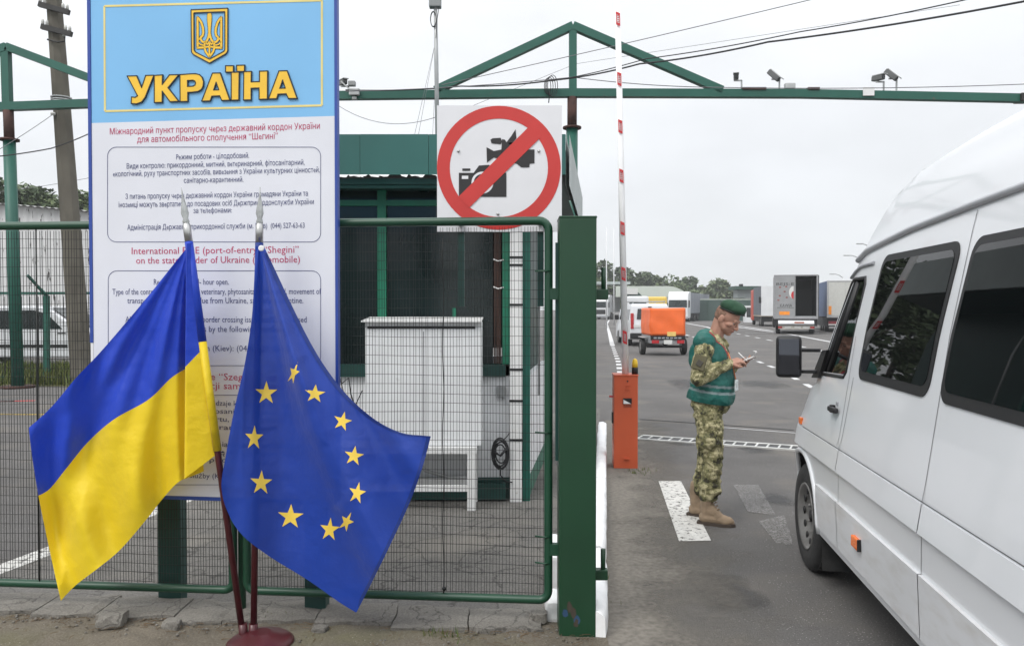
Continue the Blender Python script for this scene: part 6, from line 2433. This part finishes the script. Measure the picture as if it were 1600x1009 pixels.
for y_ in (1.0, 2.3, 8.9):
    for x_ in (.2, 2.3): lwheel(tB, x_, y_)
# C: blue curtain trailer at the right
tC, pC = root_at("blue_trailer", "blue curtain trailer with white rear doors partly hidden by the van", 1292, 519, .27, "truck")
HC_ = 3.78
MB().span((0, .0, 1.15), (2.55, 13, HC_)).build("curtain_body", M_tarpblue, tC, True)
b = MB()
b.span((-.015, -.05, 1.08), (.10, -.002, HC_ + .02))
b.span((2.45, -.05, 1.08), (2.565, -.002, HC_ + .02))
b.span((.101, -.05, HC_ - .08), (2.449, -.002, HC_ + .02))
b.span((.101, -.05, 1.08), (2.449, -.002, 1.22))
b.build("rear_frame", mat("frame_light", (.36, .36, .36), rough=.5, var=.1), tC, True)
b = MB()
b.span((.105, -.035, 1.225), (1.27, -.008, HC_ - .085))
b.span((1.28, -.035, 1.225), (2.445, -.008, HC_ - .085))
dC = b.build("rear_door", mat("door_offwhite", (.50, .50, .47), rough=.5, var=.06), tC, True)
MB().bbox((.2, -.05, 1.62), (.2, .03, .62), .01).build("marker_plate", M_mark, tC, True)
b = MB()
b.span((.05, .2, .42), (2.5, 12, 1.07))
b.build("chassis", M_trk_dark, tC, True)
MB().span((.1, -.12, .62), (2.45, -.02, .82)).build("rear_light", mat("trailer_light", (.22, .03, .04), rough=.4), tC, True)
MB().span((.1, -.11, .52), (2.45, -.02, .61)).build("bumper", M_plate, tC, True)
for y_ in (2.2, 3.5, 4.8):
    for x_ in (.2, 2.35): lwheel(tC, x_, y_)
# D: white tractor facing us with two grey trailers behind
def tractor(t, mcab, w_=2.55, h_=3.95, flip=-1):
    """A tractor whose front looks along -y."""
    prof_ = [(0, .45), (-.03, 1.9), (.05, 2.9), (.35, h_ - .25), (.9, h_), (2.1, h_), (2.1, .8), (1.9, .45)]
    b = MB()
    n_ = len(prof_)
    b.add([V(-w_ / 2, y_, z_) for y_, z_ in prof_] + [V(w_ / 2, y_, z_) for y_, z_ in prof_], [list(range(n_)), [n_ + i_ for i_ in range(n_)][::-1]] + [(i_, (i_ + 1) % n_, n_ + (i_ + 1) % n_, n_ + i_) for i_ in range(n_)])
    cb_ = b.build("cab", mcab, t, True)
    bv_ = cb_.modifiers.new("b", 'BEVEL')
    bv_.width = .1
    bv_.segments = 3
    b = MB()
    b.add([V(-w_ / 2 + .12, -.055, 1.95), V(w_ / 2 - .12, -.055, 1.95), V(w_ / 2 - .16, .035, 2.95), V(-w_ / 2 + .16, .035, 2.95)], [(0, 1, 2, 3)])
    b.build("windscreen", M_boothglass, t, True)
    for s_ in (-1, 1):
        MB().bbox((s_ * w_ / 2, .75, 2.35), (.03, .9, .85), .01).build("side_window", M_boothglass, t, True)
        MB().bbox((s_ * (w_ / 2 + .16), -.05, 2.5), (.18, .14, .8), .04).build("mirror", M_black, t, True)
        MB().bbox((s_ * (w_ / 2 - .35), -.06, .75), (.45, .06, .22), .03).build("headlight", M_plate, t, True)
    MB().bbox((0, -.05, 1.25), (1.7, .05, .75), .02).build("grille", M_trk_dark, t, True)
    MB().bbox((0, -.03, .52), (w_, .2, .3), .05).build("bumper", M_grey_trim, t, True)
    for y_ in (1.3,):
        for s_ in (-1, 1): lwheel(t, s_ * (w_ / 2 - .15), y_)
tD, pD = root_at("articulated_truck", "white cabbed lorry with two grey trailers facing the camera", 1059, 502.5, .42, "truck")
tractor(tD, M_trkwhite, 2.75, 4.1)
b = MB()
b.span((-1.3, 2.4, 1.15), (1.3, 10, 4.0))
b.build("trailer_body", M_tarpgrey, tD, True)
b = MB()
b.span((-1.3, 11, 1.15), (1.3, 18.6, 4.0))
b.build("trailer_body", M_tarpgrey, tD, True)
MB().span((-1.1, 2.2, .5), (1.1, 18, 1.14)).build("chassis", M_trk_dark, tD, True)
for y_ in (5.8, 8.5, 12.5, 16.5):
    for s_ in (-1, 1): lwheel(tD, s_ * 1.15, y_)
# E: white tractor at the far left
tE, pE = root_at("tractor_unit", "white lorry tractor far away just right of the big green post", 938, 499, .30, "truck")
tractor(tE, M_trkwhite, 2.6, 3.9)
b = MB()
b.span((-1.2, 2.3, 1.3), (1.2, 3.4, 4.1))
b.span((-.9, 3.4, .5), (.9, 6.5, .95))
b.build("chassis", M_trkwhite, tE, True)
MB().span((-1.28, 3.6, 1.2), (1.28, 12.5, 4.05)).build("trailer_body", M_trkwhite, tE, True)
for y_ in (4.2, 5.4):
    for s_ in (-1, 1): lwheel(tE, s_ * 1.1, y_)
# F: white minibus towing G, the orange covered trailer
tF, pF = root_at("white_minibus", "white minibus with roof rack towing the orange trailer", 1016, 541, .0, "van")
wF = 1.9
prof_ = [(0, .36), (-.02, .9), (.04, 1.2), (.16, 1.86), (.35, 1.95), (3.3, 1.93), (3.7, 1.8), (4.3, 1.15), (4.75, .95), (4.82, .4), (4.7, .3), (.1, .3)]
b = MB()
n_ = len(prof_)
def tum(z_): return 0 if z_ < 1.0 else .13 * (z_ - 1.0) / .95
b.add([V(-wF / 2 + tum(z_), y_, z_) for y_, z_ in prof_] + [V(wF / 2 - tum(z_), y_, z_) for y_, z_ in prof_], [list(range(n_)), [n_ + i_ for i_ in range(n_)][::-1]] + [(i_, (i_ + 1) % n_, n_ + (i_ + 1) % n_, n_ + i_) for i_ in range(n_)])
o = b.build("body", M_vanwhite, tF, True)
bv_ = o.modifiers.new("b", 'BEVEL')
bv_.width = .05
bv_.segments = 3
b = MB()
def rw(x_, z_): return V(x_, lerp(.04, .16, (z_ - 1.2) / .66) - .022, z_)
b.poly([rw(-.62, 1.24), rw(.62, 1.24), rw(.56, 1.72), rw(-.56, 1.72)], 0, (), .012, V(0, -1, 0))
b.build("rear_window", M_darkglass, tF, True)
for s_ in (-1, 1):
    b = MB()
    b.bbox((s_ * (wF / 2 - .12), .01, 1.16), (.15, .08, .72), .03, 0, Matrix.Rotation(R(-4), 3, 'X'))
    b.build("tail_light", M_red, tF, True)
    b = MB()
    for ya, yb in ((.5, 1.7), (1.8, 2.8), (2.9, 3.7)):
        xx = lambda z_: s_ * (wF / 2 - tum(z_) + .006)
        b.poly([V(xx(1.2), ya, 1.2), V(xx(1.2), yb, 1.2), V(xx(1.7), yb - (.25 if yb > 3 else 0), 1.7), V(xx(1.7), ya, 1.7)], 0, (), .004, V(s_, 0, 0))
    b.build("side_window", M_darkglass, tF, True)
    MB().bbox((s_ * (wF / 2 + .1), 3.65, 1.3), (.2, .12, .25), .04).build("mirror", M_black, tF, True)
    for y_ in (.85, 3.9): lwheel(tF, s_ * (wF / 2 - .1), y_, .33, .22)
MB().bbox((0, -.02, .48), (wF - .04, .16, .26), .05).build("rear_bumper", M_black, tF, True)
MB().bbox((0, .12, 1.80), (.16, .04, .05), .01).build("brake_lamp", M_black, tF, True)
MB().bbox((-.66, -.035, .92), (.40, .012, .13), .003).build("number_plate", M_plate, tF, True)
b = MB()
for s_ in (-1, 1): b.tube([V(s_ * .72, .3, 2.06), V(s_ * .72, 3.2, 2.06)], .022, 8)
for y_ in (.35, 1.2, 2.1, 3.1): b.tube([V(-.76, y_, 2.05), V(.76, y_, 2.05)], .02, 8)
for s_ in (-1, 1):
    for y_ in (.5, 2.8): b.tube([V(s_ * .72, y_, 1.9), V(s_ * .72, y_, 2.05)], .02, 6)
b.build("roof_rack", M_galv, tF, True)
tG, pG = root_at("covered_trailer", "small two wheeled trailer with bright orange tarpaulin behind the minibus", 1043.5, 556, .0, "trailer")
wG = 1.28
b = MB()
def tg(u, v):
    return V(0, 0, 0)
bmx = bmesh.new()
bmesh.ops.create_cube(bmx, size=1)
bmesh.ops.scale(bmx, vec=(wG, 2.1, 1.02), verts=bmx.verts)
bmesh.ops.translate(bmx, vec=(0, 1.05, 1.24), verts=bmx.verts)
bmesh.ops.bevel(bmx, geom=bmx.edges[:], offset=.03, segments=2, affect='EDGES')
bmesh.ops.subdivide_edges(bmx, edges=[e for e in bmx.edges if e.calc_length() > .3], cuts=14, use_grid_fill=True)
for vv in bmx.verts:
    k = noise.noise(vv.co * 3) * .012 + .010 * math.sin(vv.co.x * 5 + vv.co.z * 7)
    vv.co += V(k if abs(vv.co.x) > .55 else 0, k if (vv.co.y < .05) else 0, (k - .02 * math.cos(vv.co.x * 2)) if vv.co.z > 1.7 else 0)
bmx.verts.index_update()
b.add([p.co.copy() for p in bmx.verts], [[q_.index for q_ in f.verts] for f in bmx.faces], 0, True)
bmx.free()
b.build("tarpaulin", M_tarp, tG, True)
b = MB()
b.span((-wG / 2 + .02, .03, .46), (wG / 2 - .02, 2.05, .735))
b.build("box_frame", mat("trailer_steel", (.30, .31, .32), rough=.5, metal=.3, var=.2), tG, True)
b = MB()
b.span((-wG / 2 + .01, .0, .58), (wG / 2 - .01, .028, .735))
b.build("rear_board", M_black, tG, True)
b = MB()
text_into(b, "AUTOTRAILER", V(0, -.004, .655), V(1, 0, 0), V(0, 0, 1), 1.0, .06, 0, .02)
b = MB()
for k in range(7):
    b.span((-.52 + k * .15, -.006, .63), (-.41 + k * .15, -.0005, .68))
b.build("stencil_marks", M_grey_trim, tG, True)
for s_ in (-1, 1):
    MB().bbox((s_ * .46, -.03, .515), (.26, .05, .12), .01).build("rear_light", M_red, tG, True)
    lwheel(tG, s_ * (wG / 2 + .13), .95, .31, .18)
    MB().bbox((s_ * (wG / 2 + .13), .95, .66), (.22, .72, .03), .01).build("mudguard", M_galv if s_ < 0 else M_black, tG, True)
MB().bbox((.0, -.035, .505), (.30, .02, .15), .004).build("number_plate", M_plate, tG, True)
MB().bbox((.13, -.018, .80), (.32, .012, .16), .003).build("reflective_label", mat("label_yellow", (.75, .52, .16), rough=.5, var=.1), tG, True)
b = MB()
b.bar(V(0, 2.0, .45), V(0, 3.9, .45), .08)
b.build("drawbar", M_trk_dark, tG, True)
b = MB()
b.span((-.7, .4, .28), (.7, .5, .36))
b.build("axle", M_trk_dark, tG, True)
# yellow van and white car further on
t, p = root_at("yellow_van", "yellow van roof showing behind the white minibus", 1025, 512, .1, "van")
b = MB()
b.bbox((0, 2.4, 1.6), (2.0, 4.8, 2.5), .18)
b.build("body", mat("yellow_body", (.72, .50, .10), rough=.4, var=.06), t, True)
MB().bbox((0, -.01, 1.75), (1.6, .06, .6), .03).build("rear_window", M_darkglass, t, True)
for s_ in (-1, 1):
    for y_ in (.9, 3.8): lwheel(t, s_ * .88, y_, .34, .22)
t, p = root_at("white_van", "white van roof between the barrier arm and the yellow van", 996, 513, .05, "van")
b = MB()
b.bbox((0, 2.2, 1.6), (1.95, 4.9, 2.5), .2)
b.build("body", M_trkwhite, t, True)
MB().bbox((0, -.25, 2.0), (1.5, .06, .7), .03).build("rear_window", M_darkglass, t, True)
for s_ in (-1, 1):
    for y_ in (.8, 3.5): lwheel(t, s_ * .82, y_, .33, .2)

# ------------------------------------------------------------------ far buildings
M_canopy = mat("pale_canopy", (.52, .56, .50), rough=.6, var=.08, scale=.2)
M_dkgrnroof = mat("dark_green_roof", (.035, .075, .058), rough=.6, var=.15, scale=.2)
Yc = 135.0
t = thing("inspection_canopy", "long pale canopy with curved roof end beyond the parked lorries", "canopy", W(1020, 500, Yc) * 1)
t.location.z = 0
b = MB()
def cv(u, v):
    px = lerp(962, 1076, u)
    yy = 447 if u < .72 else 447 + 14 * ((u - .72) / .28) ** 2
    q = W(px, yy, Yc)
    return V(q.x, Yc + 22 * v, q.z + .4 * v)
b.grid(cv, 24, 2)
b.grid(lambda u, v: V(cv(u, 0).x, Yc, lerp(cv(u, 0).z, min(cv(u, 0).z - .1, W(800, 464, Yc).z), v)), 24, 2)
b.build("canopy_roof", M_canopy, t)
b = MB()
b.span(W(1001, 461, Yc) + V(0, .2, 0), W(1076, 473, Yc) + V(0, .6, 0))
b.build("canopy_wall", mat("canopy_wall", (.50, .51, .51), rough=.7, var=.1), t)
b = MB()
c = W(972, 473, Yc - 3)
R_ = (W(1006, 473, Yc - 3).x - c.x)
arc_o = [V(c.x + R_ * math.cos(a), Yc - 3, c.z + R_ * .68 * math.sin(a)) for a in [R(6 * k) for k in range(16)]]
b.poly(arc_o + [V(c.x, Yc - 3, c.z)], 0, (), .5, V(0, -1, 0))
b.build("arched_gable", M_dkgrnroof, t)
for px in (985, 1030, 1070):
    q = W(px, 470, Yc)
    MB().bar(V(q.x, Yc + .4, 0), V(q.x, Yc + .4, q.z), .3, .3, up=V(0, 1, 0)).build("column", M_galv, t)
MB().bbox(W(985, 455, Yc - 4), (2.4, .2, 1.0), .02).build("sign_plate", M_plate, t)
# grey flat roof at the far left
t = thing("shelter_roof", "grey flat shelter roof behind the far left lorry", "shelter", W(955, 500, 140) * 1)
t.location.z = 0
MB().span(W(915, 440, 140), W(985, 444, 140) + V(0, 8, 0)).build("roof", M_roofgrey, t)
for px in (925, 975):
    q = W(px, 444, 140)
    MB().bar(V(q.x, 141, 0), V(q.x, 141, q.z), .3, .3, up=V(0, 1, 0)).build("column", M_galv, t)
Yt = 128.0
t = thing("control_building", "grey building with wide dark green overhanging roof and glazed front", "building", W(1170, 500, Yt) * 1)
t.location.z = 0
q0, q1 = W(1158, 500, Yt), W(1200, 468, Yt)
MB().span((q0.x, Yt, 0), (q1.x, Yt + 1.5, W(1170, 466, Yt).z)).build("wall", mat("tower_grey", (.20, .215, .21), rough=.7, var=.1), t)
MB().span((W(1152, 0, Yt).x, Yt - 1, W(1170, 465.5, Yt).z), (W(1206, 0, Yt).x, Yt + 1.5, W(1170, 453, Yt).z)).build("upper_storey", mat("tower_band", (.26, .29, .285), rough=.6, var=.1), t)
MB().span((W(1146, 0, Yt).x, Yt - 2, W(1170, 452.8, Yt).z), (W(1210, 0, Yt).x, Yt + 2.2, W(1170, 447.5, Yt).z)).build("roof", M_dkgrnroof, t)
MB().span((W(1165, 0, Yt).x, Yt + 2, W(1170, 447.4, Yt).z), (W(1169, 0, Yt).x, Yt + 3, W(1170, 443, Yt).z)).build("chimney", M_trk_dark, t)
for k in range(4):
    xa = lerp(W(1160, 0, Yt).x, W(1184, 0, Yt).x, k / 4)
    wf = MB().span((xa + .03, Yt - .08, .6), (xa + .58, Yt - .02, W(1170, 469, Yt).z)).build("window", mat("teal_frame%d" % k, (.16, .26, .26), rough=.5), t)
    MB().span((xa + .09, Yt - .10, .7), (xa + .52, Yt - .085, W(1170, 470, Yt).z)).build("pane", M_darkglass, wf)
Yf = 118.0
t = thing("green_screen_fence", "long dark green screen fence with pale top rail in the far background", "fence", W(1140, 500, Yf) * 1)
t.location.z = 0
MB().span((W(1080, 0, Yf).x, Yf, 0), (W(1190, 0, Yf).x, Yf + .06, W(1140, 468.5, Yf).z)).build("screen", mat("fence_screen", (.055, .092, .08), rough=.8, var=.2, scale=.3), t)
MB().span((W(1080, 0, Yf).x, Yf - .05, W(1140, 468.4, Yf).z), (W(1190, 0, Yf).x, Yf + .11, W(1140, 467.2, Yf).z)).build("top_rail", M_canopy, t)
for k in range(6):
    q = W(lerp(1085, 1188, k / 5), 500, Yf)
    MB().bar(V(q.x, Yf - .09, 0), V(q.x, Yf - .09, 3.0), .12, .08, up=V(0, 1, 0)).build("fence_post", M_dkgrnroof, t)
# white kiosk
p = G(1172, 503.5)
t = thing("white_kiosk", "small white kiosk with dark opening right of the soldier's head", "kiosk", (p.x, p.y, 0))
b = MB()
for xa, xb in ((-.62, -.46), (.40, .62)): b.span((p.x + xa, p.y, 0), (p.x + xb, p.y + 1, 1.9))
b.span((p.x - .459, p.y, 0), (p.x + .399, p.y + .9, .65))
b.build("wall", M_trkwhite, t)
MB().span((p.x - .9, p.y - .2, 1.905), (p.x + .9, p.y + 1.1, 2.15)).build("roof", M_trkwhite, t)
MB().span((p.x - .455, p.y + .15, .655), (p.x + .395, p.y + .2, 1.9)).build("dark_window", M_darkglass, t)
# lamp posts
def lamp(px0, px1, ytop, Yd, label, arm=0, thick=.09):
    a_, c_ = W(px0, 480, Yd), W(px1, ytop, Yd)
    a_.z = 0
    t = thing("street_lamp", label, "street lamp", a_, "lamp posts of the terminal")
    MB().tube([a_, lerp(a_, c_, .5), c_], [thick, thick * .8, thick * .5], 8).build("mast", M_trkwhite, t)
    if arm:
        hw = arm * Yd / FPX
        b = MB()
        b.tube([c_, c_ + V(hw * .35, 0, abs(hw) * .25), c_ + V(hw * .7, 0, abs(hw) * .36), c_ + V(hw, 0, abs(hw) * .36)], thick * .5, 6)
        b.build("arm", M_galv, t)
        MB().bbox(c_ + V(hw * 1.05, 0, abs(hw) * .36), (.55, .25, .1), .03).build("lamp_head", M_galv, t)
    return t
lamp(948, 947.5, 355, 70, "white flag mast nearest the green post", 0, .06)
lamp(959.5, 959, 357, 85, "thin white mast close to the barrier arm", 0, .07)
lamp(1322, 1317, 434, 90, "curved arm lamp over the blue trailer", -16)
lamp(1352, 1346, 407, 75, "lamp arm poking out left of the van windscreen top", -22)
lamp(1362, 1358, 386, 70, "highest lamp arm beside the van gutter", -14)

# ------------------------------------------------------------------ trees
def crown(name, rx, ry, rz, zc, n, leaf, m, parent, seed, lobes=7):
    rr = random.Random(seed)
    lb = []
    for k in range(lobes):
        a = rr.uniform(0, 6.28)
        d_ = rr.uniform(.15, .62)
        lb.append((V(math.cos(a) * d_ * rx, math.sin(a) * d_ * ry, rr.uniform(-.55, .55) * rz), rr.uniform(.32, .55)))
    lb.append((V(0, 0, .15 * rz), .6))
    b = MB()
    k = 0
    while k < n:
        c_, s_ = rr.choice(lb)
        v_ = V(rr.gauss(0, 1), rr.gauss(0, 1), rr.gauss(0, 1)).normalized() * (rr.random() ** .33) * s_
        p = c_ + V(v_.x * rx, v_.y * ry, v_.z * rz)
        if noise.noise(p * (2.2 / max(rx, rz)) * 1.6 + V(seed, 0, 0)) < -.12: 
            k += 1
            continue
        p.z += zc
        r1 = V(rr.uniform(-1, 1), rr.uniform(-1, 1), rr.uniform(-.6, .6)).normalized() * leaf * rr.uniform(.5, 1.2)
        r2 = r1.orthogonal().normalized() * leaf * rr.uniform(.35, .8)
        if rr.random() < .5: r2 = r2.cross(r1).normalized() * r2.length
        b.add([p - r1, p + r2, p + r1, p - r2 * .8], [(0, 1, 2, 3)])
        k += 1
    return b.build(name, m, parent, True)
M_bark = mat("bark", (.07, .055, .04), rough=.9, var=.3, scale=4)
def tree(label, px, ytop, Yd, wpx, m, seed, n=1500, leaf=.42, group="trees beyond the terminal", zb=0.35):
    top = W(px, ytop, Yd)
    h = top.z
    rx = wpx / 2 * Yd / FPX
    t = thing("tree", label, "tree", (top.x, Yd, 0), group)
    rr = random.Random(seed)
    b = MB()
    tr_ = max(.15, h * .022)
    b.tube([V(0, 0, -.05), V(.1, 0, h * .3), V(-.1, .1, h * .62)], [tr_, tr_ * .75, tr_ * .35], 8)
    for k in range(5):
        a = rr.uniform(0, 6.28)
        z_ = h * rr.uniform(.3, .5)
        b.tube([V(0, 0, z_), V(math.cos(a) * rx * .4, math.sin(a) * rx * .4, z_ + h * .14), V(math.cos(a) * rx * .7, math.sin(a) * rx * .7, z_ + h * .26)], [tr_ * .45, tr_ * .3, tr_ * .1], 6)
    b.build("trunk", M_bark, t, True)
    zlo_ = h * zb
    crown("crown", rx, rx * .9, (h - zlo_) / 2, (h + zlo_) / 2, n, leaf, m, t, seed, 13 if n > 8000 else 7)
    return t
LM = [leaf_mat("leaf_deep", (.05, .075, .038), (.115, .15, .08)), leaf_mat("leaf_mid", (.065, .095, .045), (.14, .175, .085)), leaf_mat("leaf_pale", (.08, .11, .06), (.17, .20, .11))]  # leaf colours lightened to put some distance haze into the foliage
specs = [("dark tree directly right of the green post", 936, 402, 175, 52, 0), ("dark tall tree behind the barrier arm", 972, 409, 178, 52, 0), ("broad tree right of the raised barrier arm", 1004, 417, 170, 60, 0),
         ("wide round tree in the middle of the row", 1040, 420, 172, 66, 1), ("narrow tree right of the round one", 1072, 431, 175, 44, 0), ("low bushy tree above the white lorry cab", 1060, 447, 165, 50, 1),
         ("lone pale tree left of the control building", 1116, 432, 160, 56, 2), ("small pale tree under the lone pale one", 1136, 452, 165, 40, 2), ("low tree above the grey trailers", 1092, 450, 168, 40, 1),
         ("dark tree beside the control building roof", 1150, 457, 190, 30, 0), ("bush like tree behind the canopy end", 1010, 440, 160, 60, 1), ("bush like tree over the left lorry", 955, 432, 165, 60, 1)]
for i_, (lb_, px, yt, Yd, wp, mi) in enumerate(specs):
    tree(lb_, px, yt, Yd, wp * 1.45, LM[mi], 40 + i_, n=3600, leaf=.55, zb=.12)
lefts = [("full tree above the white wall at the left edge", -10, 287, 52, 120), ("dark green tree between the gantry post and the pole", 48, 291, 55, 90), ("tree crown directly left of the utility pole", 84, 303, 53, 80),
         ("tree crown between the pole and the notice board", 128, 307, 54, 70), ("tree hidden mostly behind the notice board", 190, 300, 56, 90)]
for i_, (lb_, px, yt, Yd, wp) in enumerate(lefts):
    tree(lb_, px, yt - 14, Yd, wp * 1.8, LM[(0, 1, 1, 0, 1)[i_]], 70 + i_, n=14000, leaf=.26, group="trees behind the white wall", zb=.3)

tree("tree added out of view behind the booth to darken the van window", 715, 235, 33, 190, LM[0], 91, n=3500, leaf=.22, group="unseen trees added behind the booth", zb=.15)  # two unseen trees added so the van windows reflect something dark
tree("second tree added out of view behind the booth to darken the van glass", 640, 240, 40, 200, LM[0], 92, n=3500, leaf=.25, group="unseen trees added behind the booth", zb=.15)
# ------------------------------------------------------------------ the air between here and the far trees
hz = MB()
hz.span((-130, -14, -1.0), (130, 262, 40))
ho = hz.build("haze", [])
kind(ho, 'stuff')
hm = bpy.data.materials.new("haze_air")
hm.use_nodes = True
ht = hm.node_tree
ht.nodes.clear()
ho_ = ht.nodes.new('ShaderNodeOutputMaterial')
hv = ht.nodes.new('ShaderNodeVolumePrincipled')
hv.inputs['Color'].default_value = (.96, .98, 1.0, 1)
hv.inputs['Density'].default_value = .0007
ht.links.new(hv.outputs[0], ho_.inputs['Volume'])
ho.data.materials.clear()
ho.data.materials.append(hm)
